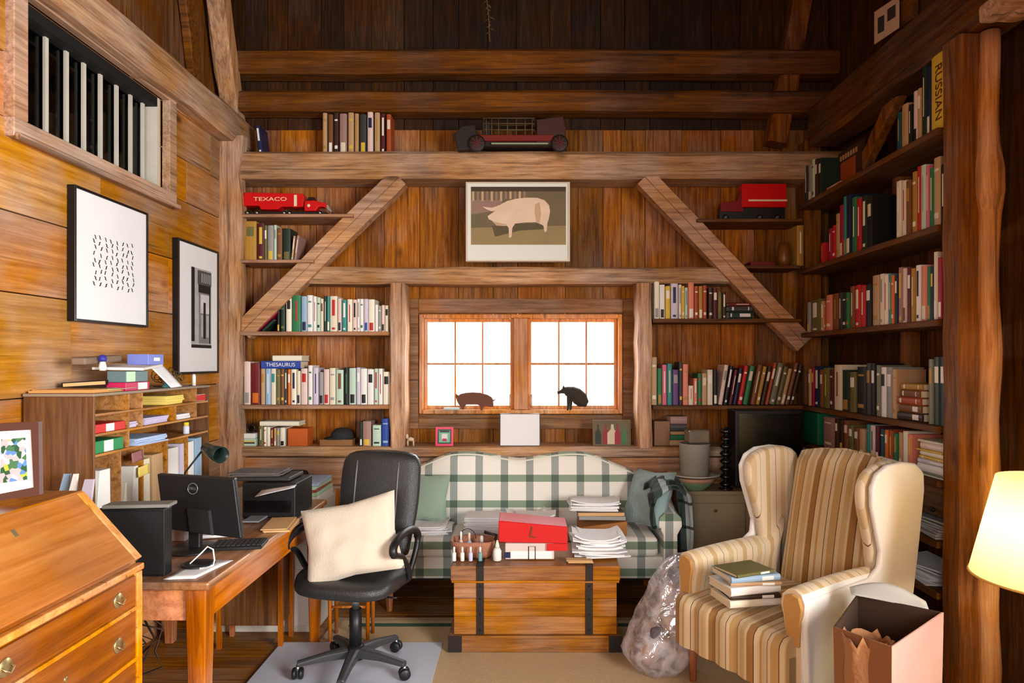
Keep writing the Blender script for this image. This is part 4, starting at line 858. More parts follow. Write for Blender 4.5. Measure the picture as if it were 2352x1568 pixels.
# books lying on the armchair seat
def on_chair(x, y, z):
    return ac.matrix_basis @ Vector((x, y, z))
a0 = math.radians(30)
ac_m = Matrix.Translation(ac.location) @ Matrix.Rotation(-PI/2+a0, 4, 'Z')
zz_ = 0.462
for k, (c, t, wd, dp, yw, lb) in enumerate((('i',.030,.24,.18,0.10,'ivory book at the bottom of the pile on the armchair seat'), ('D',.020,.22,.17,0.02,'dark brown book second from the bottom on the armchair seat'), ('w',.034,.24,.18,0.16,'thick white book in the middle of the armchair pile'), ('a',.016,.22,.16,-0.05,'thin tan book above the thick white one on the armchair'), ('b',.026,.23,.17,0.12,'light blue book second from the top on the armchair seat'), ('e',.014,.20,.15,0.3,'thin olive book topping the pile on the armchair seat'))):
    p = ac_m @ Vector((0.06, -0.30, zz_+t/2))
    book(t, wd, dp, c, p, 'back', label=lb, flat=True, group='books on the armchair', yaw=yw+0.10, style=0); zz_ += t+0.0012
# ---- low cabinet in the right corner
CX0, CX1 = QX(1562, 4.09)+0.01, 1.80
cb = thing('low_cabinet', 'low olive brown cabinet between the sofa and the right bookcase', 'cabinet', ((CX0+CX1)/2, 4.2, 0))
OLV = mat('olive_paint', rgb(158,140,110), 0.55, var=0.12, bscale=20)
cb_z = QZ(1128, 4.09)
MB().box(CX0+0.01, CX1-0.01, 4.10, 4.34, 0.0, cb_z-0.026).build('body', OLV, cb, bevel=0.002)
MB().box(CX0, CX1, 4.09, 4.34, cb_z-0.025, cb_z).build('top', OLV, cb, bevel=0.004, seg=2)
for a, b in ((CX0+0.02, (CX0+CX1)/2-0.004), ((CX0+CX1)/2+0.004, CX1-0.02)):
    d_ = MB(); d_.box(a, b, 4.088, 4.099, 0.08, cb_z-0.075); do = d_.build('door', OLV, cb, bevel=0.002)
    MB().lathe([(0.006, 0), (0.011, -0.012), (0, -0.018)], ((a+b)/2, 4.088, cb_z-0.12), 10, axis='Y').build('knob', BRASS, do)
# ---- slant-front secretary at the left edge
SXF = -1.225; SY1 = 2.055; SY0 = 1.40; SXB = -1.78
sc = thing('secretary_desk', 'slant-front cherry secretary desk with brass pulls at the left edge', 'desk', ((SXF+SXB)/2, (SY0+SY1)/2, 0))
zh = QZ(1287, SY1); zt2 = QZ(1130, SY1); xt2 = QX(182, SY1)
cs = MB()
cs.prism([(SXB, 0.06), (SXF+0.014, 0.06), (SXF+0.014, zh-0.012), (xt2-0.008, zt2-0.014), (SXB, zt2-0.014)], SY0, SY1, 'Y'); cs.build('carcass', WSECD, sc)
mp_ = MB(); mp_.box(SXB-0.01, xt2+0.008, SY0-0.012, SY1+0.008, zt2-0.013, zt2+0.004); mp_.build('top', WSEC, sc, bevel=0.003)
ld = MB(); d = Vector((xt2-SXF, 0, zt2-zh)).normalized(); nn = Vector((d.z, 0, -d.x)); 
A = Vector((SXF+0.010, 0, zh)); B = Vector((xt2-0.004, 0, zt2-0.010)); off = nn*0.018
def P2(v, y): return (v.x, y, v.z)
ld.hexa([P2(A, SY0+0.01), P2(A+off, SY0+0.01), P2(A+off, SY1-0.026), P2(A, SY1-0.026), P2(B, SY0+0.01), P2(B+off, SY0+0.01), P2(B+off, SY1-0.026), P2(B, SY1-0.026)])
lo = ld.build('slant_lid', WSEC, sc, bevel=0.003, seg=2)
es = MB(); es.hexa([P2(A-off*0.6, SY1-0.025), P2(A+off*1.1, SY1-0.025), P2(A+off*1.1, SY1+0.006), P2(A-off*0.6, SY1+0.006), P2(B-off*0.6, SY1-0.025), P2(B+off*1.1, SY1-0.025), P2(B+off*1.1, SY1+0.006), P2(B-off*0.6, SY1+0.006)])
es.build('lid_edge', wood('cherry_edge', rgb(176,104,34), rgb(212,136,60), rgb(226,156,80), 'X', grain=0.5, island=0.02, rough=0.25, knots=0, bump=0.02), sc, bevel=0.002)
lk = (A+B)/2*0.12 + (A*0.18+B*0.82)*0.88 + off
l_ = MB(); l_.obox((lk.x, (SY0+SY1)/2, lk.z), (0.004, 0.014, 0.022), (0, math.atan2(-d.x, d.z)*-1, 0)); l_.build('lid_lock', BRASS, lo)
zz0 = zh - 0.03; hts = (0.10, 0.15, 0.17, 0.19)
ml = MB(); ml.box(SXF+0.010, SXF+0.034, SY0, SY1+0.004, zh-0.026, zh-0.006); ml.build('moulding', MATS['cherry_edge'], sc, bevel=0.004, seg=2)
def pull(mb_, y, z, x):
    mb_.lathe([(0.0, 0.0035), (0.021, 0.003), (0.023, 0.0)], (x, y, z), 18, axis='X')
    mb_.tube([(x+0.004, y-0.013, z+0.004), (x+0.012, y-0.014, z-0.002), (x+0.014, y, z-0.013), (x+0.012, y+0.014, z-0.002), (x+0.004, y+0.013, z+0.004)], 0.0022, 6)
zc = zh - 0.034
for k, hh in enumerate(hts):
    if zc-hh < 0.09: break
    dw = MB(); dw.box(SXF+0.0145, SXF+0.024, SY0+0.022, SY1-0.026, zc-hh+0.004, zc-0.004); do = dw.build('drawer', WSECD, sc, bevel=0.002)
    for y in (SY0+0.115, SY1-0.15+0.035):
        pm = MB(); pull(pm, y, zc-hh*0.5, SXF+0.024); pm.build('drawer_pull', BRASS, do)
    if k > 0: em = MB(); em.lathe([(0.0, 0.002), (0.007, 0.0015), (0.008, 0)], (SXF+0.024, (SY0+SY1)/2-0.01, zc-hh*0.45), 10, axis='X'); em.build('keyhole_plate', BRASS, do)
    rl = MB(); rl.box(SXF+0.0145, SXF+0.030, SY0+0.004, SY1+0.002, zc-hh-0.010, zc-hh+0.002); rl.build('drawer_rail', MATS['cherry_edge'], sc, bevel=0.003)
    zc -= hh+0.008
st_ = MB(); st_.box(SXF+0.0142, SXF+0.028, SY1-0.024, SY1+0.003, 0.06, zh-0.03); st_.build('corner_stile', MATS['cherry_edge'], sc, bevel=0.002)
for x in (SXF-0.02, SXB+0.03):
    for y in (SY0+0.03, SY1-0.03): lg = MB(); lg.box(x-0.025, x+0.03, y-0.028, y+0.028, 0, 0.0595); lg.build('foot', WSECD, sc, bevel=0.004)
# ---- big work table along the left wall
DX1 = -1.058; DX0 = -1.93; DY0, DY1, DZ = 2.20, 3.54, 0.755
dt = thing('work_table', 'long brown wooden work table holding the monitor along the left wall', 'table', ((DX0+DX1)/2, (DY0+DY1)/2, 0))
MB().box(DX0, DX1, DY0, DY1, DZ-0.028, DZ).build('tabletop', WDESK, dt, bevel=0.008, seg=3)
ap = MB(); ap.box(DX1-0.045, DX1-0.022, DY0+0.08, DY1-0.08, DZ-0.14, DZ-0.029); ap.box(DX0+0.08, DX1-0.09, DY0+0.03, DY0+0.05, DZ-0.14, DZ-0.029); ap.box(DX0+0.08, DX1-0.09, DY1-0.05, DY1-0.03, DZ-0.14, DZ-0.029); ap.build('apron', WAPR, dt, bevel=0.002)
for x, y in ((DX1-0.052, DY0+0.05), (DX1-0.052, DY1-0.05), (DX0+0.05, DY0+0.05), (DX0+0.05, DY1-0.05)):
    l_ = MB(); a = 0.036; bq = 0.022
    l_.hexa([(x-bq, y-bq, 0), (x+bq, y-bq, 0), (x+bq, y+bq, 0), (x-bq, y+bq, 0), (x-a, y-a, DZ-0.029), (x+a, y-a, DZ-0.029), (x+a, y+a, DZ-0.029), (x-a, y+a, DZ-0.029)]); l_.build('leg', WLEG, dt, bevel=0.004)
# ---- office chair (front of seat towards the camera's right; seen square on)
OC = thing('office_chair', 'black leather office chair on casters holding a cream cushion', 'chair', (-0.80, 3.13, 0.017), rotz=math.radians(-12))
def ob(mb, name, m, parent=None, **k): return mb.build(name, m, parent or OC, local=True, **k)
# base: five arms with casters
hb = MB(); hb.lathe([(0.045, 0.065), (0.05, 0.10), (0.038, 0.125), (0.026, 0.13)], (0, 0, 0), 20); ob(hb, 'hub', BLACK)
for i in range(5):
    an = math.radians(-78 + 72*i); ca, sa = math.cos(an), math.sin(an)
    am = MB(); 
    sec = []
    for r_, w_, zt_, zb_ in ((0.035, 0.028, 0.120, 0.075), (0.14, 0.022, 0.108, 0.075), (0.265, 0.018, 0.085, 0.062)):
        sec.append([(r_*ca - q*w_*sa, r_*sa + q*w_*ca, z_) for q, z_ in ((-1, zb_), (1, zb_), (1, zt_-0.008), (0.5, zt_), (-0.5, zt_), (-1, zt_-0.008))])
    am.loops(sec, smooth=False); ao = ob(am, 'base_arm', mat('grey_plastic', rgb(58,58,60), 0.4), bevel=0.003)
    cs = MB(); cxx, cyy = 0.262*ca, 0.262*sa; ta = an + 0.9 + i*1.3
    wx_, wy_ = math.cos(ta), math.sin(ta)
    for s_ in (-1, 1):
        n0 = len(cs.v); cs.lathe([(0.0, 0.010), (0.022, 0.010), (0.027, 0.004), (0.027, -0.004), (0.022, -0.010), (0.0, -0.010)], (0, 0, 0), 18, axis='X')
        cs.xf(Matrix.Translation((cxx + s_*0.015*wx_, cyy + s_*0.015*wy_, 0.028)) @ Matrix.Rotation(ta, 4, 'Z'), n0)
    co = ob(cs, 'caster', BLACK, ao)
    cs = MB(); cs.tube([(cxx, cyy, 0.034), (cxx, cyy, 0.066)], 0.009, 8); ob(cs, 'caster_stem', STEEL, ao)
cl = MB(); cl.tube([(0, 0, 0.12), (0, 0, 0.30)], 0.029, 18); ob(cl, 'column_cover', BLACK)
cl = MB(); cl.tube([(0, 0, 0.30), (0, 0, 0.40)], 0.017, 16); ob(cl, 'gas_column', STEEL)
cl = MB(); cl.box(-0.085, 0.085, -0.11, 0.11, 0.385, 0.415); cl.box(-0.03, 0.03, 0.08, 0.27, 0.375, 0.395); ob(cl, 'tilt_mechanism', BLACKM, bevel=0.006)
cl = MB(); cl.tube([(0.05, -0.02, 0.392), (0.20, -0.05, 0.385), (0.235, -0.055, 0.388)], 0.005, 6); ob(cl, 'tilt_lever', BLACK)
stt = MB(); rings = []
for k, (sc_, z) in enumerate(((0.6, 0.412), (0.93, 0.416), (1.0, 0.44), (1.0, 0.475), (0.95, 0.498), (0.8, 0.508), (0.5, 0.506), (0.1, 0.502))):
    rg = []
    for i in range(32):
        an = 2*PI*i/32; c_, s_ = math.cos(an), math.sin(an); px = 0.255*abs(c_)**0.6*(1 if c_ > 0 else -1); py = 0.235*abs(s_)**0.6*(1 if s_ > 0 else -1)
        rg.append((px*sc_, py*sc_, z - (0.022 if py < -0.15 else 0)*(1 if k > 2 else 0.4)))
    rings.append(rg)
stt.loops(rings); ob(stt, 'seat', LEATHER, subsurf=1)
bkm = MB(); rings = []
for j in range(15):
    v = j/14; z = 0.49 + v*0.535; hw = 0.185 + 0.035*math.sin(min(1, v*1.25)*PI*0.62) ; 
    if v > 0.86: hw *= math.sqrt(max(0.0, 1-((v-0.86)/0.15)**2))*0.35+0.65
    rg = []
    for i in range(28):
        an = 2*PI*i/28; c_, s_ = math.cos(an), math.sin(an); px = hw*abs(c_)**0.55*(1 if c_ > 0 else -1); py = 0.045*abs(s_)**0.8*(1 if s_ > 0 else -1)*(1 if v < 0.93 else 0.7)
        seam = 0.010*(math.exp(-((abs(px)-0.115)/0.012)**2)); 
        if py < 0: py += seam
        y = 0.205 + 0.10*v**1.2 + py + 0.30*px*px - 0.02*math.exp(-((v-0.15)/0.15)**2)
        rg.append((px, y, z - (0.25*px*px if v > 0.8 else 0)))
    rings.append(rg)
bkm.loops(rings); ob(bkm, 'backrest', LEATHER, subsurf=1)
for s_ in (-1, 1):
    sm_ = MB(); pts_ = []
    for j in range(13):
        v = 0.10 + 0.80*j/12; z = 0.49 + v*0.535; px = 0.115; py = -0.045*(1-(px/0.21)**2)**0.4
        pts_.append((s_*px, 0.205 + 0.10*v**1.2 + py + 0.30*px*px + 0.004, z - (0.25*px*px if v > 0.8 else 0)))
    sm_.tube([(p_[0], p_[1]-0.006, p_[2]) for p_ in pts_], 0.005, 6); ob(sm_, 'backrest_seam', mat('seam_grey', rgb(96,96,98), 0.35))
bs = MB(); bs.beam((0, 0.26, 0.385), (0, 0.30, 0.40), 0.06, 0.02); bs.beam((0, 0.295, 0.38), (0, 0.335, 0.72), 0.06, 0.014, up=(0, 1, 0)); ob(bs, 'back_bracket', BLACK)
for s_ in (-1, 1):
    am = MB(); x = s_*0.262
    pts = [(x*0.86, 0.05, 0.43), (x*1.02, 0.02, 0.47), (x*1.03, -0.07, 0.58), (x*1.02, -0.165, 0.62), (x, -0.15, 0.66), (x, -0.05, 0.685), (x, 0.07, 0.675), (x*0.98, 0.15, 0.63), (x*0.98, 0.13, 0.56), (x*0.90, 0.09, 0.45)]
    sm = []
    for i in range(len(pts)-1):
        for q in range(5):
            t_ = q/5; p0 = Vector(pts[max(i-1, 0)]); p1 = Vector(pts[i]); p2 = Vector(pts[i+1]); p3 = Vector(pts[min(i+2, len(pts)-1)])
            sm.append(0.5*((2*p1)+(-p0+p2)*t_+(2*p0-5*p1+4*p2-p3)*t_*t_+(-p0+3*p1-3*p2+p3)*t_**3))
    sm.append(Vector(pts[-1])); am.tube(sm, [0.014 if (i < 15 or i > 36) else 0.019 for i in range(len(sm))], 10); ob(am, 'armrest', BLACK)
# cushion on it
M = Matrix.Translation((-0.795, 3.04, 0.675)) @ Matrix.Rotation(math.radians(-6), 4, 'Z') @ Matrix.Rotation(-0.34, 4, 'X') @ Matrix.Rotation(-0.24, 4, 'Y')
tag(pillow(MB(), 0.46, 0.36, 0.13, M, 24, 24).build('cushion', CREAM), 'plain cream square cushion propped on the black office chair', 'cushion')
# ---- chair mat and rug
rug = thing('rug', 'large beige rug with a green border line under the sofa and trunk', 'rug', (0.0, 3.0, 0))
RG0, RG1, RY0, RY1 = -1.08, 1.62, 2.0, 3.80
RUGM = mat('beige_wool', rgb(196,168,128), 0.95, bump=0.5, bscale=220, var=0.08)
MB().box(RG0+0.05, RG1-0.05, RY0, RY1-0.05, 0.001, 0.0112).build('pile', RUGM, rug)
br = MB(); br.box(RG0, RG0+0.0495, RY0, RY1-0.05, 0.001, 0.0114); br.box(RG1-0.0495, RG1, RY0, RY1-0.05, 0.001, 0.0114); br.box(RG0, RG1, RY1-0.0495, RY1, 0.001, 0.0114); br.build('border', mat('border_wool', rgb(176,150,112), 0.95, bump=0.5, bscale=220), rug)
br = MB(); br.box(RG0+0.10, RG1-0.10, RY1-0.13, RY1-0.085, 0.0113, 0.0119); br.box(RG0+0.10, RG0+0.14, RY0, RY1-0.131, 0.0113, 0.0119) if False else None; br.build('border_line', mat('green_wool', rgb(54,88,66), 0.95), rug)
cm = MB(); cm.box(-1.275, -0.42, 2.31, 3.455, 0.0125, 0.0165)
tag(cm.build('chair_mat', mat('frosted_vinyl', rgb(196,200,214), 0.32, spec=0.5), bevel=0.001), 'frosted plastic mat under the office chair', 'floor mat')
# ---------------------------------------------------------------- pigeonhole unit on the work table
HX0, HX1, HY0, HY1, HZ0, HZ1 = XL+0.012, -1.707, 2.60, 3.56, 1.127, 1.372
hu = thing('pigeonhole_unit', 'brown wooden pigeonhole unit full of papers on the back of the work table', 'shelf unit', ((HX0+HX1)/2, (HY0+HY1)/2, DZ+0.0005))
t = 0.012
p_ = MB(); p_.box(HX0, HX1+0.004, HY0-0.004, HY1+0.004, HZ1-t, HZ1); p_.build('top', mat('worn_top', rgb(148,128,108), 0.6, var=0.15), hu, bevel=0.002)
MB().box(HX0, HX1, HY0, HY0+t, DZ+0.0005, HZ1-t-0.0005).build('side_panel', WHUTD, hu, bevel=0.002)
MB().box(HX0, HX1, HY1-t, HY1, DZ+0.0005, HZ1-t-0.0005).build('side_panel', WHUTD, hu, bevel=0.002)
MB().box(HX0, HX0+0.006, HY0+t, HY1-t, DZ+0.0005, HZ1-t).build('back_panel', WHUT, hu)
for z in (1.290, 1.209, HZ0): MB().box(HX0+0.006, HX1, HY0+t, HY1-t, z-0.010, z).build('shelf', WHUT, hu, bevel=0.001)
dyo = [SY(p, HX1) for p in (297, 328, 405, 452)]
for (za, zb), ys in zip(((1.2905, HZ1-t-0.0005), (1.2095, 1.2795), (HZ0+0.0005, 1.1985)), ((dyo[0], dyo[1], dyo[3]), (dyo[0], dyo[1], dyo[2], dyo[3]), (dyo[0],))):
    for y in ys: MB().box(HX0+0.006, HX1-0.002, y-0.004, y+0.004, za, zb).build('divider', WHUT, hu)
for px in (278, 330, 386, 432): 
    y = SY(px, HX1); MB().box(HX0+0.006, HX1-0.002, y-0.004, y+0.004, DZ+0.001, HZ0-0.0105).build('divider', WHUT, hu)
# things in the pigeonholes
def sbox(name, label, cat, y0, y1, z0, z1, m, x1=HX1-0.01, dep=0.16, stripe=None, group=None):
    r = thing(name, label, cat, (x1-dep/2, (y0+y1)/2, z0), group=group)
    MB().box(x1-dep, x1, y0, y1, z0, z1).build('body', m, r, bevel=0.002)
    if stripe: MB().box(x1, x1+0.001, y0+(y1-y0)*stripe[0], y0+(y1-y0)*stripe[1], z0+0.002, z1-0.002).build('label_patch', stripe[2], r)
    return r
yy = lambda px: SY(px, HX1)
RED = mat('red_card', rgb(206,40,36), 0.5); GRN = mat('green_card', rgb(40,140,84), 0.5); BLU = mat('blue_card', rgb(70,110,190), 0.5)
LILAC = mat('lilac_paper', rgb(206,196,226), 0.8); CRIM = mat('crimson_card', rgb(190,30,80), 0.5); YEL = mat('yellow_paper', rgb(240,214,110), 0.8)
MANILA = mat('manila_card', rgb(214,170,116), 0.8); SKY = mat('pale_blue_paper', rgb(176,198,232), 0.8); LGREEN = mat('pale_green_paper', rgb(190,226,190), 0.8)
sbox('envelope_box', 'red and white envelope box in the middle near pigeonhole', 'box', yy(222), yy(300)-0.02, 1.2095, 1.245, RED, stripe=(0.36, 0.62, WHITE))
sbox('green_envelope_box', 'green and white envelope box in the bottom near pigeonhole', 'box', yy(224), yy(294)-0.015, HZ0+0.0005, HZ0+0.05, GRN, stripe=(0.30, 0.62, WHITE))
def sheet(name, label, corners, m, group=None, nseg=5, amp=0.004, th_=0.0008, cat='papers'):
    """a single sheet or folder through four corner points, slightly waved"""
    A_, B_, C_, D_ = [Vector(c) for c in corners]; mb = MB(); ph = R.uniform(0, 6); n = (B_-A_).cross(D_-A_).normalized()
    def fn(u, v):
        p = A_.lerp(B_, u).lerp(D_.lerp(C_, u), v); return p + n*amp*(math.sin(ph+4*u)+math.sin(ph*2+3*v)-1)*0.5
    mb.grid(fn, nseg, nseg); return tag(mb.build(name, m, solid=th_, fix=False), label, cat, group)
papers(HX1-0.09, (yy(300)+yy(325))/2+0.0, 1.2095, 3, 0.15, yy(325)-yy(300)-0.02, 'lilac papers in the second middle pigeonhole', jit=0.003, m=LILAC, t=0.008)
papers(HX1-0.09, (yy(330)+yy(400))/2, 1.2095, 5, 0.15, (yy(400)-yy(332))*0.8, 'lilac and white papers in the third middle pigeonhole', jit=0.005, m=LILAC, t=0.006)
papers(HX1-0.085, (yy(410)+yy(447))/2, 1.2095, 4, 0.14, (yy(447)-yy(411))*0.8, 'dark and white papers in the fourth middle pigeonhole', jit=0.005, t=0.006)
papers(HX1-0.09, (yy(300)+yy(385))/2, HZ0, 5, 0.20, (yy(385)-yy(305))*0.8, 'pale blue and white papers in the bottom middle pigeonhole', jit=0.012, m=SKY, t=0.006)
papers(HX1-0.085, (yy(380)+yy(430))/2, 1.2905, 5, 0.15, 0.16, 'yellow and white papers in the top middle pigeonhole', jit=0.006, m=YEL, t=0.008)
sbox('red_striped_box', 'white box with red and blue stripes in the top far pigeonhole', 'box', yy(456), yy(480)-0.02, 1.2905, 1.325, WHITE, stripe=(0.0, 1.0, RED))
jr = thing('pill_bottle', 'white bottle with yellow cap standing in the far lower pigeonhole', 'bottle', (HX1-0.03, yy(441), 1.137))
b_ = MB(); b_.lathe([(0.014, 1.1275), (0.015, 1.13), (0.015, 1.165), (0.011, 1.17)], (HX1-0.03, yy(441), 0), 14); b_.build('bottle_body', mat('pale_label', rgb(206,210,224), 0.5), jr)
b_ = MB(); b_.lathe([(0.013, 1.170), (0.013, 1.186), (0.0, 1.187)], (HX1-0.03, yy(441), 0), 14); b_.build('cap', mat('yellow_cap', rgb(236,208,40), 0.5), jr)
# upright files and sheets below
files = [(222, 262, 0.30, 'w', 'tall white folder leaning in the near lower bay'), (283, 300, 0.22, 'i', 'ivory sheet leaning in the second lower bay'), (303, 326, 0.28, 'w', 'white sheets leaning in the second lower bay'), (336, 352, 0.30, 'c', 'cream folder upright in the third lower bay'), (356, 382, 0.31, 'a', 'tan folder upright in the third lower bay'),
         (390, 417, 0.32, 'w', 'white binder upright in the fourth lower bay'), (421, 430, 0.33, 'l', 'pale lilac folder at the end of the fourth lower bay'), (436, 452, 0.33, 'w', 'white folder upright in the farthest lower bay'), (455, 470, 0.34, 'b', 'pale blue folder in the farthest lower bay')]
for p0, p1, h, c, lb in files:
    ya, yb = SY(p0+1, HX1), SY(p1-1, HX1); x = HX1-0.012
    tl = 0.04 if 'leaning' in lb else 0.0
    mb = MB(); mb.hexa([(x-0.17, ya, DZ+0.0015), (x, ya, DZ+0.0015), (x, yb, DZ+0.0015), (x-0.17, yb, DZ+0.0015), (x-0.17, ya+tl, DZ+h), (x-0.002, ya+tl, DZ+h), (x-0.002, yb-0.001, DZ+h), (x-0.17, yb-0.001, DZ+h)])
    tag(mb.build('file_folder', cmat(c), bevel=0.001), lb, 'folder', 'files in the lower bays of the pigeonhole unit')
# pinned scraps on the front of the lower bays
sheet('note', 'yellow note hanging on the lower bay front', [(HX1+0.006, SY(315, HX1), 0.985), (HX1+0.006, SY(342, HX1), 0.99), (HX1+0.006, SY(342, HX1), 1.035), (HX1+0.006, SY(315, HX1), 1.03)], YEL, cat='note')
sheet('picture_card', 'small dark pink picture card in the lower bay above the yellow note', [(HX1+0.006, SY(300, HX1), 1.055), (HX1+0.006, SY(328, HX1), 1.06), (HX1+0.006, SY(328, HX1), 1.105), (HX1+0.006, SY(300, HX1), 1.10)], mat('mauve_card', rgb(150,96,96), 0.7), cat='card')
# papers between secretary and pigeonhole side
for k, (p0, p1, zt_, lb) in enumerate(((128, 158, 1.07, 'grey and white folder leaning beside the pigeonhole side panel'), (150, 175, 1.075, 'white folder leaning in the middle beside the pigeonhole side'), (176, 212, 1.06, 'wide white sheet standing against the pigeonhole side panel'))):
    Y = 2.50-0.03*k; x0, x1 = QX(p0, Y), QX(p1, Y)
    tag(MB().hexa([(x0-0.02, Y-0.05, DZ+0.0015), (x1, Y-0.05, DZ+0.0015), (x1, Y-0.04, DZ+0.0015), (x0-0.02, Y-0.04, DZ+0.0015), (x0+0.03, Y+0.0, zt_), (x1+0.004, Y+0.0, zt_), (x1+0.004, Y+0.01, zt_), (x0+0.03, Y+0.01, zt_)]).build('file_folder', cmat('bwl'[k])), lb, 'folder')
# on top of the unit
ztp = HZ1+0.0008
papers(-1.86, 2.76, ztp, 3, 0.26, 0.26, 'orange and green folders on the near end of the pigeonhole top', m=mat('orange_card', rgb(222,160,90), 0.8), t=0.004, jit=0.012)
sheet('green_sheet', 'pale green sheet over the near top edge of the pigeonhole unit', [(-1.76, 2.68, ztp+0.014), (-1.69, 2.72, ztp+0.013), (-1.70, 2.90, ztp+0.015), (-1.78, 2.86, ztp+0.016)], LGREEN, amp=0.002)
bn = thing('ring_binder', 'thin black binder lying askew on the pigeonhole top', 'binder', (-1.86, 2.92, ztp+0.02))
bq = MB(); bq.obox((-1.89, 2.88, ztp+0.032), (0.17, 0.20, 0.022), (0.0, -0.06, 0.2)); bq.build('cover', BLACKM, bn, bevel=0.002)
bq = MB(); bq.obox((-1.885, 2.877, ztp+0.032), (0.16, 0.204, 0.014), (0.0, -0.06, 0.2)); bq.build('pages', MANILA, bn)
bx = thing('crimson_box', 'crimson and white card box on the pigeonhole top', 'box', (-1.76, 3.02, ztp))
y0, y1 = SY(289, -1.715), SY(346, -1.715)-0.01
MB().box(-1.80, -1.715, y0, y1, ztp, ztp+0.036).build('body', CRIM, bx, bevel=0.002); MB().box(-1.715, -1.714, y0+0.09, y0+0.16, ztp+0.003, ztp+0.033).build('label_patch', WHITE, bx)
bx = thing('teal_box', 'grey teal and green card box stacked on the crimson box', 'box', (-1.76, 3.02, ztp+0.037))
MB().box(-1.80, -1.716, y0+0.005, y1-0.01, ztp+0.037, ztp+0.085).build('body', mat('grey_teal', rgb(96,120,124), 0.5), bx, bevel=0.002); MB().box(-1.716, -1.715, y0+0.007, y0+0.07, ztp+0.039, ztp+0.083).build('label_patch', LGREEN, bx)
tag(MB().obox((-1.80, 2.99, ztp+0.103), (0.20, 0.30, 0.012), (0.05, 0.02, 0.25)).build('white_carton', WHITE, bevel=0.002), 'flat white carton lying on the teal box', 'carton')
rb = MB(); rb.obox((-1.86, 2.86, ztp+0.135), (0.06, 0.30, 0.03), (0.05, 0, 0.1)); tag(rb.build('umbrella_sleeve', mat('taupe_cloth', rgb(132,110,92), 0.8), bevel=0.008, seg=2), 'taupe rolled sleeve lying high on the paper heap', 'sleeve')
bx = thing('blue_box', 'small blue box with a white mark on top of the paper heap', 'box', (-1.80, 3.10, ztp+0.11))
MB().obox((-1.80, 3.12, ztp+0.137), (0.10, 0.13, 0.05), (0, 0, 0)).build('body', mat('cornflower_card', rgb(120,132,206), 0.5), bx, bevel=0.002); MB().box(-1.7495, -1.7485, 3.10, 3.15, ztp+0.13, ztp+0.146).build('label_patch', WHITE, bx)
fg = thing('blue_figurine', 'tiny blue and white figurine at the near end of the heap', 'figurine', (-1.78, 2.76, ztp+0.10))
m_ = MB(); m_.lathe([(0.012, ztp+0.088), (0.016, ztp+0.10), (0.011, ztp+0.125), (0.0, ztp+0.128)], (-1.80, 2.80, 0), 12); m_.build('body', WHITE, fg)
m_ = MB(); m_.lathe([(0.014, ztp+0.128), (0.017, ztp+0.14), (0.010, ztp+0.155), (0.0, ztp+0.157)], (-1.80, 2.80, 0), 12); m_.build('cap', mat('ink_blue', rgb(50,50,150), 0.5), fg)
sheet('white_sheet', 'white sheet sloping down from the heap to the pigeonhole top', [(-1.70, 3.16, ztp+0.002), (-1.70, 3.26, ztp+0.002), (-1.80, 3.24, ztp+0.13), (-1.80, 3.12, ztp+0.13)], PAPER)
# wire ornament and little cones at the far end
wo = MB()
for k in range(16):
    c0 = Vector((-1.80+R.uniform(-.03, .03), 3.37+R.uniform(-.09, .09), ztp+0.045+R.uniform(-.01, .02))); r_ = R.uniform(0.015, 0.035); ax = Vector((R.uniform(-1, 1), R.uniform(-1, 1), R.uniform(-1, 1))).normalized(); u_ = ax.orthogonal().normalized(); v_ = ax.cross(u_)
    wo.tube([c0+u_*r_*math.cos(a*PI/6)+v_*r_*math.sin(a*PI/6) for a in range(13)], 0.002, 5, cap=False)
wo.box(-1.85, -1.75, 3.27, 3.47, ztp, ztp+0.006)
tag(wo.build('wire_ornament', mat('dull_bronze', rgb(110,96,72), 0.45, 0.7)), 'tangled bronze wire ornament at the far end of the pigeonhole top', 'ornament')
tag(MB().lathe([(0.03, ztp), (0.028, ztp+0.01), (0.0, ztp+0.055)], (-1.745, 3.22, 0), 16).build('paper_cone', mat('teal_paper', rgb(90,160,176), 0.6)), 'small teal cone beside the crimson box', 'ornament')
tag(MB().lathe([(0.009, ztp), (0.009, ztp+0.05), (0.006, ztp+0.06), (0, ztp+0.061)], (-1.735, 3.45, 0), 12).build('white_candle', WHITE), 'short white candle at the far end of the pigeonhole top', 'candle')
# ---------------------------------------------------------------- on the secretary
pf = thing('photo_frame', 'dark framed colourful photo leaning on top of the secretary', 'picture frame', (-1.5, 1.95, zt2+0.005))
Yf = 1.93; ca = math.radians(-12)
def fpt(px, py, dy=0): return (QX(px, Yf), Yf+dy, QZ(py, Yf))
FM_ = mat('plum_wood_frame', rgb(84,52,46), 0.4)
C4 = [(-60, 975), (88, 968), (120, 1128), (-40, 1150)]; I4 = [(-40, 992), (74, 986), (104, 1112), (-20, 1136)]
def ringq(o4, i4, y0, y1, parent, name, m):
    mb = MB()
    for k in range(4):
        a, b = o4[k], o4[(k+1) % 4]; c, d_ = i4[(k+1) % 4], i4[k]
        pts = [(QX(p[0], Yf), y0 + (QZ(968, Yf)-QZ(p[1], Yf))*-0.25, QZ(p[1], Yf)) for p in (a, b, c, d_)]
        mb.hexa([pts[0], pts[1], pts[2], pts[3]] + [(x, y+y1-y0, z) for x, y, z in pts])
    return mb.build(name, m, parent)
def quad(o4, y0, parent, name, m, th_=0.002):
    pts = [(QX(p[0], Yf), y0 + (QZ(968, Yf)-QZ(p[1], Yf))*-0.25, QZ(p[1], Yf)) for p in o4]
    return MB().hexa(pts + [(x, y+th_, z) for x, y, z in pts]).build(name, m, parent)
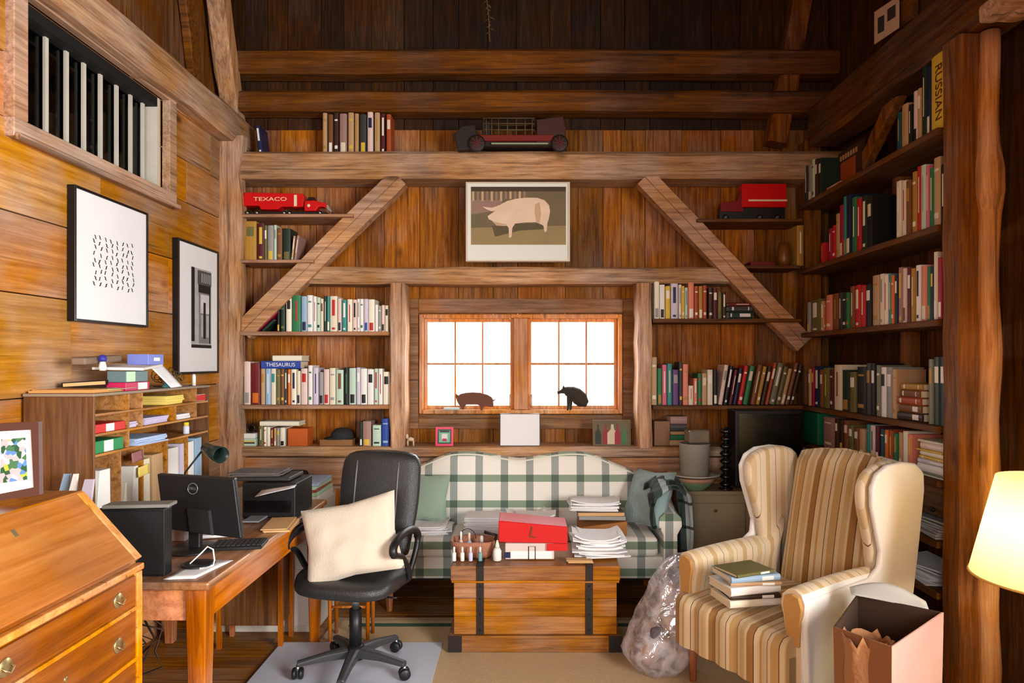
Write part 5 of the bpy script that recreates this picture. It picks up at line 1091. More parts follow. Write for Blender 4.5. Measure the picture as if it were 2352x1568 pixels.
ringq(C4, I4, Yf, Yf+0.016, pf, 'frame', FM_)
quad(I4, Yf+0.006, pf, 'mat_board', PAPER)
pho = mat('garden_photo', rgb(120,130,120), 0.4)
nt = pho.node_tree; tc = nt.nodes.new('ShaderNodeTexCoord'); vz = nt.nodes.new('ShaderNodeTexVoronoi'); vz.inputs['Scale'].default_value = 75; cr = nt.nodes.new('ShaderNodeValToRGB'); cr.color_ramp.interpolation = 'CONSTANT'
nt.links.new(tc.outputs['Object'], vz.inputs['Vector']); sp2 = nt.nodes.new('ShaderNodeSeparateColor'); nt.links.new(vz.outputs['Color'], sp2.inputs[0]); nt.links.new(sp2.outputs[0], cr.inputs[0])
E = cr.color_ramp.elements; E[0].position = 0; E[0].color = rgb(40,90,60); E[1].position = 0.2; E[1].color = rgb(200,180,184)
for ps, c in ((0.42, rgb(70,120,80)), (0.6, rgb(90,140,210)), (0.7, rgb(176,190,70)), (0.82, rgb(220,214,222))): q = E.new(ps); q.color = c
nt.links.new(cr.outputs[0], nt.nodes['Principled BSDF'].inputs['Base Color'])
quad([(8, 1008), (62, 1004), (84, 1096), (24, 1104)], Yf+0.005, pf, 'photo', pho, 0.001)
# ---------------------------------------------------------------- on the work table
TT = DZ+0.0008
ct = thing('computer_tower', 'black computer tower at the near corner of the work table', 'computer', (-1.35, 2.32, TT))
MB().box(-1.47, QX(378, 2.26), 2.26, 2.31, TT, QZ(1168, 2.26)).build('case', BLACK, ct, bevel=0.004, seg=2)
MB().box(-1.465, QX(378, 2.26)-0.006, 2.256, 2.2595, TT+0.01, QZ(1168, 2.26)-0.008).build('grille', BLACKM, ct)
tag(MB().obox((-1.34, 2.29, QZ(1168, 2.26)+0.008), (0.22, 0.07, 0.012), (0, 0, 0.1)).build('grey_tray', mat('dull_grey', rgb(120,118,112), 0.6), bevel=0.002), 'flat grey tray on top of the black computer tower', 'tray')
mo = thing('monitor', 'black computer monitor seen from behind on the work table', 'monitor', (-1.2, 2.56, TT))
Ym = 2.56
mp = [(350, 1091), (545, 1095), (568, 1230), (372, 1216)]
mb = MB(); pts = [(QX(a, Ym), Ym+dy, QZ(b, Ym)) for (a, b), dy in zip(mp, (0.03, -0.03, -0.05, 0.01))]
mb.hexa([pts[0], pts[1], pts[2], pts[3]] + [(x, y+0.03, z) for x, y, z in pts]); mo_h = mb.build('housing', BLACK, mo, bevel=0.006, seg=2)
def mpt(u, v, out=0.0):
    p = Vector(pts[0]).lerp(Vector(pts[1]), u).lerp(Vector(pts[3]).lerp(Vector(pts[2]), u), v); n_ = (Vector(pts[1])-Vector(pts[0])).cross(Vector(pts[3])-Vector(pts[0])).normalized()
    if n_.y > 0: n_ = -n_
    return p + n_*out, n_
mb = MB(); q = [mpt(0.36, 0.58, 0.010)[0], mpt(0.64, 0.58, 0.010)[0], mpt(0.64, 0.98, 0.010)[0], mpt(0.36, 0.98, 0.010)[0]]; q0 = [mpt(0.34, 0.56, 0.0)[0], mpt(0.66, 0.56, 0)[0], mpt(0.66, 1.0, 0)[0], mpt(0.34, 1.0, 0)[0]]
mb.hexa(q + q0); mb.build('rear_cover', BLACKM, mo, bevel=0.002)
lc, nn_ = mpt(0.46, 0.22, 0.004); ex = (Vector(pts[1])-Vector(pts[0])).normalized(); ez = nn_.cross(ex).normalized(); ez = ez if ez.z > 0 else -ez
mb = MB(); mb.tube([lc + (ex*math.cos(a*PI/12) + ez*math.sin(a*PI/12))*0.021 for a in range(25)], 0.0018, 6, cap=False); GREYL = mat('logo_grey', rgb(130,132,136), 0.35, 0.5)
mb.build('logo_ring', GREYL, mo_h)
Ml = Matrix.Translation(lc) @ Matrix(((ex.x, ez.x, nn_.x, 0), (ex.y, ez.y, nn_.y, 0), (ex.z, ez.z, nn_.z, 0), (0, 0, 0, 1)))
text_mesh('DELL', 0.014, 0.0005, Ml, 'logo_letters', GREYL, mo_h)
mb = MB(); sx_ = QX(445, 2.58); mb.box(sx_-0.022, sx_+0.022, 2.58, 2.61, TT+0.008, QZ(1205, 2.56)); mb.build('stand_neck', BLACK, mo, bevel=0.003)
mb = MB(); mb.lathe([(0.0, TT), (0.10, TT), (0.10, TT+0.006), (0.03, TT+0.010), (0, TT+0.010)], (sx_-0.01, 2.59, 0), 28); mb.build('stand_foot', BLACK, mo)
# blotter of white papers, disc with cord, keyboard slab
papers(-1.30, 2.335, TT, 3, 0.36, 0.22, 'white papers spread at the front corner of the work table', jit=0.014, t=0.0012) if False else None
sheet('table_papers', 'white papers spread on the near corner of the work table', [(-1.46+0.235, 2.225, TT+0.002), (-1.12, 2.235, TT+0.002), (-1.08, 2.44, TT+0.002), (-1.222, 2.45, TT+0.002)], PAPER, amp=0.0006, th_=0.0014)
dc = thing('black_disc_stand', 'round black disc with a white cord on the white papers', 'disc', (QX(450, 2.40), 2.40, TT+0.003))
MB().lathe([(0, TT+0.004), (0.055, TT+0.004), (0.06, TT+0.008), (0.04, TT+0.012), (0, TT+0.013)], (QX(455, 2.38), 2.38, 0), 28).build('disc', BLACK, dc)
cd = MB(); x_, y_ = QX(455, 2.38), 2.38
cd.tube([(x_-0.02, y_-0.02, TT+0.014), (x_+0.01, y_, TT+0.045), (x_+0.035, y_, TT+0.07), (x_+0.055, y_, TT+0.060), (x_+0.06, y_, TT+0.02), (x_+0.06, y_-0.01, TT+0.006), (x_+0.03, y_-0.05, TT+0.006)], 0.0028, 7); cd.build('cord', WHITE, dc)
kb = thing('keyboard', 'thin black keyboard lying right of the monitor foot', 'keyboard', (QX(545, 2.62), 2.62, TT))
MB().obox((QX(552, 2.64), 2.63, TT+0.008), (0.20, 0.12, 0.014), (0, 0, 0.15)).build('case', BLACK, kb, bevel=0.003)
km = MB()
for i in range(10):
    for j in range(4):
        v = Matrix.Rotation(0.15, 3, 'Z') @ Vector((-0.085+i*0.019, -0.04+j*0.026, 0)); km.obox((QX(552, 2.64)+v.x, 2.63+v.y, TT+0.0175), (0.015, 0.020, 0.004), (0, 0, 0.15))
km.build('keys', mat('key_charcoal', rgb(40,40,42), 0.5), kb)
tag(MB().obox((QX(500, 2.75), 2.76, TT+0.010), (0.14, 0.03, 0.014), (0, 0, 0.3)).build('crumpled_receipt', PAPER, bevel=0.003), 'crumpled white strip behind the black keyboard', 'papers')
ms = thing('desk_gadget', 'small white gadget with a round face beside the monitor stand', 'gadget', (QX(405, 2.62), 2.62, TT))
MB().box(QX(388, 2.70), QX(425, 2.70), 2.70, 2.76, TT, TT+0.055).build('body', mat('grey_lilac_plastic', rgb(170,160,160), 0.5), ms, bevel=0.003)
MB().lathe([(0, -0.006), (0.016, -0.005), (0.02, 0.0)], (QX(416, 2.70), 2.72, TT+0.072), 18, axis='Y').build('round_face', WHITE, ms)
MB().box(QX(388, 2.70), QX(394, 2.70), 2.705, 2.755, TT+0.0555, TT+0.105).build('upright', WHITE, ms)
# desk lamp: slim arm and dark shade
lp = thing('desk_lamp', 'small dark green desk lamp with a slanting arm behind the monitor', 'lamp', (QX(400, 2.95), 3.0, TT))
def L3(px, py, Y): return (QX(px, Y), Y, QZ(py, Y))
MB().lathe([(0, TT), (0.05, TT), (0.05, TT+0.012), (0.01, TT+0.018)], (QX(420, 2.95), 2.95, 0), 20).build('base', BLACK, lp)
MB().tube([(QX(420, 2.95), 2.95, TT+0.012), L3(425, 1085, 2.95), L3(468, 1030, 2.95)], 0.0045, 8).build('arm', BLACK, lp)
MB().tube([L3(466, 1026, 2.95), L3(472, 1028, 2.95), L3(490, 1038, 2.90), L3(508, 1045, 2.86)], [0.010, 0.022, 0.030, 0.036], 18, cap=False).build('lamp_shade', mat('dark_green_enamel', rgb(30,44,40), 0.3), lp, solid=0.002)
# printer
pr_ = thing('printer', 'black printer with a paper tray at the far end of the work table', 'printer', (-1.28, 3.2, TT))
pz = QZ(1108, 3.12)
MB().box(QX(560, 3.12), QX(682, 3.12), 3.10, 3.35, TT, pz).build('body', BLACK, pr_, bevel=0.006, seg=2)
MB().box(QX(568, 3.12), QX(672, 3.12), 3.092, 3.0995, TT+0.03, TT+0.085).build('front_panel', mat('gloss_black', rgb(10,10,14), 0.12), pr_)
MB().box(QX(560, 3.02), QX(600, 3.02), 2.99, 3.099, TT+0.006, TT+0.014).build('paper_tray', mat('grey_tray', rgb(130,134,138), 0.4), pr_, bevel=0.002)
MB().obox((QX(612, 3.2), 3.24, pz+0.012), (0.27, 0.20, 0.018), (0, 0.0, 0.0)).build('scanner_lid', mat('charcoal_plastic', rgb(52,50,48), 0.5), pr_, bevel=0.004)
papers(QX(645, 3.13), 3.12, pz-0.032, 2, 0.17, 0.10, 'white sheets sticking out of the printer', jit=0.004, t=0.003) if False else sheet('printed_sheet', 'white sheet hanging forward out of the printer', [L3(585, 1142, 3.0), L3(676, 1118, 3.0), (QX(680, 3.08), 3.085, QZ(1110, 3.085)), (QX(600, 3.08), 3.085, QZ(1124, 3.085))], PAPER)
papers(QX(600, 3.25), 3.24, pz+0.022, 4, 0.24, 0.17, 'dark and white papers heaped on the printer lid', jit=0.012, t=0.004, m=mat('newsprint', rgb(104,98,92), 0.8, var=0.4, bscale=120))
tag(MB().obox((QX(625, 3.75), 4.0, 0.765), (0.22, 0.2, 0.12), (0, 0, 0.1)).build('black_bag', BLACKM, bevel=0.03, seg=3), 'black bag on the filing cabinet behind the printer', 'bag')
# folders on the table edge
papers(QX(640, 2.93), 2.95, TT, 3, 0.11, 0.22, 'manila folders near the far end of the work table', m=MANILA, t=0.004)
# filing cabinet in the left corner
fc = thing('filing_cabinet', 'white filing cabinet piled with papers in the left corner', 'cabinet', (QX(640, 3.7), 3.9, 0))
fx0, fx1, fy, fz = -1.80, QX(726, 3.62), 3.62, 0.70
MB().box(fx0, fx1, fy, 4.20, 0.0, fz).build('body', mat('off_white_enamel', rgb(214,210,200), 0.5), fc, bevel=0.004)
for k in range(2):
    dd = MB().box(fx0+0.015, fx1-0.012, fy-0.012, fy-0.0005, 0.04+k*0.33, 0.35+k*0.33); do = dd.build('drawer', MATS['off_white_enamel'], fc, bevel=0.003)
    MB().tube([(fx1-0.30, fy-0.013, 0.28+k*0.33), (fx1-0.30, fy-0.03, 0.28+k*0.33), (fx1-0.16, fy-0.03, 0.28+k*0.33), (fx1-0.16, fy-0.013, 0.28+k*0.33)], 0.005, 6).build('handle', STEEL, do)
zz_ = fz+0.0005
for k, (m_, t_, lb) in enumerate(((WHITE, 0.045, 'white folder stack at the bottom of the cabinet heap'), (LGREEN, 0.022, 'pale green folder in the cabinet heap'), (mat('red_brown_folder', rgb(170,70,50), 0.7), 0.014, 'red brown folder in the cabinet heap'), (LGREEN, 0.02, 'upper pale green folder in the cabinet heap'), (SKY, 0.014, 'pale blue folder topping the cabinet heap'))):
    tag(MB().obox((fx1-0.13+R.uniform(-.01, .01), fy+0.17, zz_+t_/2), (0.25, 0.30, t_-0.001), (0, 0, R.uniform(-.06, .06))).build('paper_folder', m_, bevel=0.002), lb, 'folder', 'heap on the white filing cabinet'); zz_ += t_+0.0005
# wooden side table below the far end of the work table
stb = thing('side_table', 'small dark wooden table with slim legs behind the work table', 'table', (-1.35, 3.5, 0))
sx0, sx1, sy0, sy1, sz = -1.60, -1.25, 3.40, 3.585, 0.55
MB().box(sx0, sx1, sy0, sy1, sz-0.018, sz).build('tabletop', WLEG, stb, bevel=0.003)
MB().box(sx0+0.01, sx1-0.02, sy0+0.012, sy1-0.012, 0.12, sz-0.0185).build('cupboard', WHUTD, stb, bevel=0.002)
for x in (sx0+0.014, sx1-0.014):
    for y in (sy0+0.014, sy1-0.014): MB().box(x-0.011, x+0.011, y-0.011, y+0.011, 0, sz-0.0185).build('leg', WLEG, stb)
# wooden chair legs seen beyond: a plain chair tucked under
wc = thing('wooden_chair', 'plain brown wooden chair half hidden behind the office chair', 'chair', (-0.92, 3.53, 0))
for x in (-1.02, -0.82):
    for y in (3.46, 3.58):
        l_ = MB(); l_.lathe([(0.009, 0.012 if x > -1.0 else 0.012), (0.014, 0.43)], (x, y, 0), 8); l_.build('leg', WLEG, wc)
MB().box(-1.04, -0.80, 3.44, 3.60, 0.431, 0.45).build('seat', WLEG, wc, bevel=0.005)
MB().tube([(-1.02, 3.46, 0.2), (-0.82, 3.46, 0.2)], 0.007, 7).build('stretcher', WLEG, wc)
for x in (-1.02, -0.82): MB().tube([(x, 3.585, 0.45), (x, 3.60, 0.80)], 0.010, 8).build('back_post', WLEG, wc)
MB().box(-1.03, -0.81, 3.59, 3.607, 0.70, 0.80).build('back_rail', WLEG, wc, bevel=0.003)
# cables and power strip under the table
cbm = MB()
for k in range(7):
    p = [Vector((-1.62+R.uniform(-.06, .12), 2.40+R.uniform(-.05, .2), 0.55+R.uniform(0, .15)))]
    for j in range(6): p.append(Vector((-1.60+R.uniform(-.08, .22), 2.42+R.uniform(-.06, .2), 0.45-0.07*j)))
    p.append(Vector((-1.50+R.uniform(0, .15), 2.45, 0.03))); cbm.tube(p, 0.004, 6)
cbm.tube([(-1.62, 2.4, 0.30), (-1.50, 2.40, 0.28), (-1.38, 2.42, 0.17)], 0.004, 6)
cbm.box(-1.56, -1.42, 2.40, 2.48, 0.0, 0.05)
tag(cbm.build('cable_tangle', mat('cable_brown', rgb(70,50,38), 0.6)), 'tangle of dark cables hanging under the work table', 'cables')
ps = thing('power_strip', 'white power strip on the floor under the work table', 'power strip', (-1.40, 2.30, 0))
MB().obox((-1.36, 2.32, 0.018), (0.05, 0.26, 0.034), (0, 0, -0.7)).build('case', WHITE, ps, bevel=0.004); MB().obox((-1.40, 2.29, 0.045), (0.03, 0.03, 0.02), (0, 0, -0.7)).build('plug', BLACK, ps, bevel=0.003)
# ---------------------------------------------------------------- pictures
def wall_pic(name, label, cat, p0, p1, ytop0, ybot0, xw, fw, m_frame, art, dep=0.035):
    Y0, Y1 = SY(p0, xw+dep), SY(p1, xw+dep); zt_ = H-(ytop0-VY)*Y0/FPX; zb_ = H-(ybot0-VY)*Y0/FPX
    r = thing(name, label, cat, (xw+dep/2, (Y0+Y1)/2, zb_)); x0, x1 = xw+0.001, xw+dep
    fm = MB(); fm.box(x0, x1, Y0, Y0+fw, zb_, zt_); fm.box(x0, x1, Y1-fw, Y1, zb_, zt_); fm.box(x0, x1, Y0+fw, Y1-fw, zb_, zb_+fw); fm.box(x0, x1, Y0+fw, Y1-fw, zt_-fw, zt_); fm.build('frame', m_frame, r, bevel=0.001)
    MB().box(x0, x1-0.006, Y0+fw, Y1-fw, zb_+fw, zt_-fw).build('mat_board', PAPER, r)
    art(r, x1-0.006, Y0+fw, Y1-fw, zb_+fw, zt_-fw)
    return r
def art1(r, x, y0, y1, z0, z1):
    mb = MB(); ya, yb = y0+(y1-y0)*0.20, y0+(y1-y0)*0.82; za, zb = z0+(z1-z0)*0.27, z0+(z1-z0)*0.70
    rr_ = random.Random(3)
    for j in range(9):
        for i in range(8):
            y = ya + (yb-ya)*(i+0.5+rr_.uniform(-.2, .2))/8; z = za+(zb-za)*(j+0.5+rr_.uniform(-.2, .2))/9; s_ = rr_.choice((-1, 1))*rr_.uniform(0.6, 1); l_ = (zb-za)/9*0.62
            pts = [(y-s_*0.009, z+l_*0.5), (y+s_*0.003, z+l_*0.1), (y-s_*0.004, z-l_*0.1), (y+s_*0.008, z-l_*0.5)]
            for (a, b), (c, d_) in zip(pts, pts[1:]):
                dd = Vector((c-a, d_-b)).normalized(); nx, nz = -dd.y*0.0026, dd.x*0.0026
                mb.add([(x+0.0006, a-nx, b-nz), (x+0.0006, c-nx, d_-nz), (x+0.0006, c+nx, d_+nz), (x+0.0006, a+nx, b+nz)], [(0, 1, 2, 3)])
    mb.build('ink_marks', BLACKM, r, fix=False)
def flat(mb, x, pts, m=0, e=0.0): return mb.add([(x+e, a, b) for a, b in pts], [tuple(range(len(pts)))], m)
def art2(r, x, y0, y1, z0, z1):
    ya, yb = y0+(y1-y0)*0.30, y0+(y1-y0)*0.83; za, zb = z0+(z1-z0)*0.19, z0+(z1-z0)*0.83
    g = [mat('photo_grey_%d' % i, rgb(v, v, v), 0.6, var=0.25, bscale=90) for i, v in enumerate((30, 80, 130, 180, 215))]
    mb = MB(); U = lambda a: ya+(yb-ya)*a; V = lambda b: za+(zb-za)*b
    def rc(a, b, c, d_, m, e): flat(mb, x, [(U(a), V(c)), (U(b), V(c)), (U(b), V(d_)), (U(a), V(d_))], m, e)
    rc(0, 1, 0, 1, 3, 0.0006); rc(0, 0.16, 0.08, 1, 0, 0.0010); rc(0.3, 1, 0.80, 0.98, 1, 0.0010); rc(0.34, 0.96, 0.70, 0.80, 0, 0.0014); rc(0.36, 0.95, 0.06, 0.70, 2, 0.0014)
    rc(0.44, 0.88, 0.44, 0.68, 4, 0.0018); rc(0.58, 0.70, 0.12, 0.58, 0, 0.0022); rc(0.46, 0.56, 0.14, 0.42, 3, 0.0022); rc(0.72, 0.86, 0.14, 0.42, 3, 0.0022); rc(0, 1, 0, 0.04, 0, 0.0018); rc(0.88, 0.95, 0.06, 0.7, 0, 0.0018)
    for k in range(5): rc(0.5+0.1*k, 0.54+0.1*k, 0.83, 0.95, 3, 0.0014)
    mb.build('doorway_photo', g, r, fix=False)
BF = mat('black_frame', rgb(18,17,18), 0.35)
wall_pic('framed_print', 'black framed print of small black marks in rows on the left wall', 'picture', 172, 341, 423, 737, XL, 0.012, BF, art1)
wall_pic('framed_photo', 'tall black framed photo of a doorway near the left corner post', 'picture', 410, 503, 545, 860, XL, 0.014, BF, art2)
# pig print hanging over the beam above the window
YP = YT-0.002
pg = thing('pig_picture', 'white bordered sepia picture of a pig above the window', 'picture', (QX(1190, YP), 4.33, QZ(600, YP)))
a0_, a1_, b0_, b1_ = QX(1070, YP), QX(1309, YP), QZ(600, YP), QZ(418, YP)
YPP = 4.40
fm = MB(); fw = 0.012
for a, b, c, d_ in ((a0_, a0_+fw, b0_, b1_), (a1_-fw, a1_, b0_, b1_), (a0_+fw, a1_-fw, b0_, b0_+fw*0.7), (a0_+fw, a1_-fw, b1_-fw*0.7, b1_)): fm.box(a, b, YP-0.004, YPP, c, d_)
fm.build('frame', mat('pale_frame', rgb(214,200,182), 0.5), pg, bevel=0.001)
MB().box(a0_+fw, a1_-fw, YP+0.004, YPP-0.002, b0_+fw*0.7, b1_-fw*0.7).build('mat_board', mat('mint_white_paper', rgb(226,230,220), 0.8), pg)
PU = lambda px: QX(px, YP); PV = lambda py: QZ(py, YP)
def fpoly(mb, pts, m, e): mb.add([(PU(a), YP+0.004-e, PV(b)) for a, b in pts], [tuple(range(len(pts)))], m)
sm = [mat('sepia_%d' % i, rgb(*c), 0.7, var=0.15, bscale=50) for i, c in enumerate(((112,98,70), (70,56,40), (150,130,88), (150,118,104), (226,200,172), (196,164,130), (92,80,54)))]
pi_ = MB(); fz_ = lambda x_, y_: (900+x_/3.92, 380+y_/3.92)
def zp(l): return [fz_(a, b) for a, b in l]
fpoly(pi_, zp([(712,190),(1568,190),(1568,712),(712,712)]), 0, 0.0006)
fpoly(pi_, zp([(712,190),(1568,190),(1568,232),(712,232)]), 1, 0.0012)
fpoly(pi_, zp([(712,560),(1568,540),(1568,712),(712,712)]), 2, 0.0009)
fpoly(pi_, zp([(712,310),(1000,310),(960,400),(712,440)]), 3, 0.0010)
for k in range(12): fpoly(pi_, zp([(722+k*42,232),(742+k*42,232),(742+k*42,318-(0 if k < 7 else 18)),(722+k*42,318-(0 if k < 7 else 18))]), 5 if k % 2 == 0 else 3, 0.0014)
fpoly(pi_, zp([(900,545),(1080,520),(1390,520),(1400,570),(1150,585),(930,640)]), 6, 0.0012)
pigp = [(862,455),(905,425),(960,385),(985,345),(1040,318),(1120,298),(1220,288),(1310,290),(1375,312),(1415,355),(1425,410),(1415,470),(1400,520),(1395,590),(1375,600),(1365,540),(1300,510),(1200,512),(1110,522),(1085,560),(1078,640),(1055,652),(1052,560),(1030,535),(940,538),(910,500),(872,482)]
fpoly(pi_, zp(pigp), 4, 0.0020)
fpoly(pi_, zp([(815,370),(900,380),(985,350),(960,400),(900,412),(850,392)]), 4, 0.0024)
fpoly(pi_, zp([(1290,350),(1330,330),(1345,430),(1330,520),(1300,505),(1285,420)]), 5, 0.0024)
fpoly(pi_, zp([(900,500),(1040,530),(1030,545),(945,540)]), 5, 0.0024)
pi_.build('pig_print', sm, pg, fix=False)
# ---------------------------------------------------------------- toys
def wheel(mb, x, y, z, r_, w_): mb.lathe([(0.0, -w_/2), (r_*0.8, -w_/2), (r_, -w_*0.3), (r_, w_*0.3), (r_*0.8, w_/2), (0.0, w_/2)], (x, y, z), 16, axis='Y')
def hubc(mb, x, y, z, r_): mb.lathe([(0.0, -0.002), (r_*0.45, -0.001), (r_*0.5, 0.0)], (x, y, z), 12, axis='Y')
REDP = mat('toy_red', rgb(206,16,20), 0.3); CHR = mat('toy_chrome', rgb(190,190,188), 0.25, 0.8); WPNT = mat('toy_letter_cream', rgb(232,214,180), 0.5)
YK = 4.40; tz = ZS['truck']
def K2(px, py): return QX(px, YK), QZ(py, YK)
tk = thing('toy_tanker', 'red toy tanker lorry with cream lettering on the upper left shelf', 'toy truck', (K2(650, 490)[0], YK, tz))
fy0 = YK-0.035; fy1 = YK+0.035
# tank body: side profile with rear slope and wheel arches
def prof(l): return [K2(560+a/9.8, 420+b/9.8) for a, b in l]
MB().prism(prof([(10,560),(40,300),(75,240),(1360,270),(1390,310),(1370,560),(1170,575),(1100,560),(880,565),(800,622),(430,622),(390,540),(60,540)]), fy0, fy1, 'Y').build('tank', REDP, tk, bevel=0.003, seg=2)
x0, z0 = K2(560+290/9.8, 0); 
cab = MB(); cab.prism(prof([(1395,650),(1400,450),(1440,420),(1640,415),(1700,445),(1870,470),(1890,600),(1820,560),(1700,560),(1640,650)]), fy0+0.006, fy1-0.006, 'Y'); cabo = cab.build('cab', REDP, tk, bevel=0.003, seg=2)
MB().prism(prof([(1440,418),(1470,340),(1610,335),(1640,413)]), fy0+0.012, fy1-0.012, 'Y').build('cab_roof', mat('toy_dark_window', rgb(40,20,22), 0.25), tk, bevel=0.002)
MB().prism(prof([(1880,510),(1930,520),(2020,670),(1990,680),(1900,620)]), fy0+0.004, fy1-0.004, 'Y').build('bumper', CHR, tk, bevel=0.001)
MB().box(K2(565, 0)[0], K2(752, 0)[0], fy0+0.014, fy1-0.014, tz+0.012, tz+0.024).build('chassis', BLACK, tk)
for k, zx_ in enumerate((120, 330, 940, 1060, 1740)):
    xx = K2(560+zx_/9.8, 0)[0]; wm = MB(); wheel(wm, xx, YK, tz+0.0165, 0.0155, 0.066); wo_ = wm.build('wheel', BLACK, tk); hm = MB(); hubc(hm, xx, YK-0.0335, tz+0.0165, 0.015); hm.build('hubcap', CHR, wo_)
MB().box(*[K2(560+1170/9.8, 0)[0], K2(560+1235/9.8, 0)[0]], fy0-0.0012, fy0, K2(0, 420+550/9.8)[1], K2(0, 420+300/9.8)[1]).build('side_ladder', WPNT, tk)
cxx, czz = K2(560+640/9.8, 420+395/9.8)
text_mesh('TEXACO', 0.050, 0.0008, Matrix.Translation((cxx, fy0-0.001, czz)) @ Matrix.Diagonal((1.12, 1, 0.72, 1)) @ MFRONT, 'lettering', WPNT, tk)
MB().lathe([(0, -0.0012), (0.011, -0.001), (0.011, 0)], (K2(560+1490/9.8, 0)[0], fy0+0.006, K2(0, 420+530/9.8)[1]), 14, axis='Y').build('door_badge', WPNT, tk)
# right lorry
YK = 4.42; tz = ZS['rtruck']
tk = thing('toy_lorry', 'red toy lorry with a boxy load bed in the dark upper right shelf', 'toy truck', (K2(1740, 490)[0], YK, tz))
fy0, fy1 = YK-0.035, YK+0.035
MB().prism([K2(*p) for p in ((1700, 425), (1802, 425), (1802, 478), (1700, 478))], fy0, fy1, 'Y').build('load_bed', REDP, tk, bevel=0.002)
MB().box(K2(1715, 0)[0], K2(1803, 0)[0], fy0-0.002, fy0, K2(0, 465)[1], K2(0, 461)[1]).build('side_stripe', WPNT, tk)
MB().prism([K2(*p) for p in ((1652, 488), (1652, 468), (1690, 462), (1698, 440), (1704, 440), (1704, 488))], fy0+0.005, fy1-0.005, 'Y').build('cab', mat('toy_deep_red', rgb(120,16,22), 0.35), tk, bevel=0.002)
MB().box(K2(1650, 0)[0], K2(1800, 0)[0], fy0+0.012, fy1-0.012, tz+0.014, K2(0, 479)[1]).build('chassis', BLACK, tk)
for px in (1664, 1742, 1782):
    xx = K2(px, 0)[0]; wm = MB(); wheel(wm, xx, YK, tz+0.0225, 0.022, 0.068); wo_ = wm.build('wheel', BLACK, tk); hm = MB(); hubc(hm, xx, YK-0.0345, tz+0.0225, 0.02); hm.build('hubcap', mat('dull_hub', rgb(90,90,90), 0.4), wo_)
tag(MB().box(K2(1722, 0)[0], K2(1776, 0)[0], 4.40, 4.52, ZS['rmid']+0.0005, ZS['rmid']+0.03).build('red_box', cmat('R'), bevel=0.002), 'flat dark red box on the shelf behind the right brace', 'box')
tag(MB().lathe([(0.03, ZS['rmid']+0.0005), (0.045, ZS['rmid']+0.04), (0.04, ZS['rmid']+0.12), (0.028, ZS['rmid']+0.165), (0.0, ZS['rmid']+0.166)], (K2(1805, 0)[0], 4.45, 0), 18).build('brown_jar', mat('amber_glaze', rgb(120,76,26), 0.35)), 'squat amber brown jar at the dark end of the right shelf', 'jar')
book(0.045, 0.27, 0.16, 'Y', (K2(1834, 0)[0], 4.385, ZS['rmid']+0.0005), 'back', label='tall dim gold book at the corner end of the right shelf')
# old car on the great beam
YK = 4.36; tz = zb1 - 0.012
vc = thing('toy_truck_antique', 'dark red antique toy stake truck standing on the great beam', 'toy truck', (K2(1190, 0)[0], YK, tz))
DKR = mat('antique_red', rgb(116,26,18), 0.5); DKB = mat('antique_black', rgb(34,24,20), 0.55); TWIG = mat('antique_rail', rgb(88,70,44), 0.7)
fy0, fy1 = YK-0.07, YK+0.07
MB().box(K2(1100, 0)[0], K2(1270, 0)[0], fy0, fy1, tz+0.055, tz+0.095).build('truck_bed', DKR, vc, bevel=0.003)
MB().box(K2(1130, 0)[0], K2(1258, 0)[0], fy0-0.012, fy0-0.001, tz+0.030, tz+0.038).build('running_board', mat('pale_green_metal', rgb(150,170,140), 0.4), vc)
MB().box(K2(1085, 0)[0], K2(1285, 0)[0], fy0+0.02, fy1-0.02, tz+0.028, tz+0.0545).build('chassis', DKB, vc)
MB().prism([K2(*p) for p in ((1052, 350), (1045, 315), (1062, 296), (1092, 292), (1100, 335), (1098, 348))], fy0+0.012, fy1-0.012, 'Y').build('hood', DKB, vc, bevel=0.005, seg=2)
cg = MB()
for px in (1118, 1130, 1146, 1166, 1186, 1206, 1222): 
    for y in (fy0+0.006, fy1-0.006): cg.tube([(K2(px, 0)[0], y, tz+0.0955), (K2(px, 0)[0], y, tz+0.205)], 0.004, 6)
for z in (0.13, 0.17, 0.205):
    for y in (fy0+0.006, fy1-0.006): cg.tube([(K2(1112, 0)[0], y, tz+z), (K2(1226, 0)[0], y, tz+z)], 0.004, 6)
    for px in (1112, 1226): cg.tube([(K2(px, 0)[0], fy0+0.006, tz+z), (K2(px, 0)[0], fy1-0.006, tz+z)], 0.004, 6)
cg.build('stake_rails', TWIG, vc)
MB().box(K2(1108, 0)[0], K2(1128, 0)[0], fy0+0.015, fy1-0.015, tz+0.0955, tz+0.19).build('barrel_rack', DKB, vc, bevel=0.004)
MB().prism([K2(*p) for p in ((1232, 338), (1232, 282), (1292, 274), (1298, 300), (1296, 338))], fy0+0.008, fy1-0.008, 'Y').build('cab', mat('antique_maroon', rgb(66,34,30), 0.5), vc, bevel=0.005, seg=2)
for px in (1097, 1284):
    for y in (fy0-0.006, fy1+0.006):
        xx = K2(px, 0)[0]; wm = MB(); wheel(wm, xx, y, tz+0.036, 0.056, 0.018)
        wm.xf(Matrix.Translation((0, 0, 0))); wo_ = wm.build('wheel', DKB, vc)
        if y < YK: hm = MB(); [hm.beam((xx, y-0.011, tz+0.036), (xx+0.045*math.cos(a*PI/4), y-0.011, tz+0.036+0.045*math.sin(a*PI/4)), 0.004, 0.004, up=(0, 1, 0)) for a in range(8)]; hm.build('spokes', DKR, wo_)
# ---------------------------------------------------------------- on the window ledge and sill
def E3(px, py, Y=4.40): return QX(px, Y), QZ(py, Y)
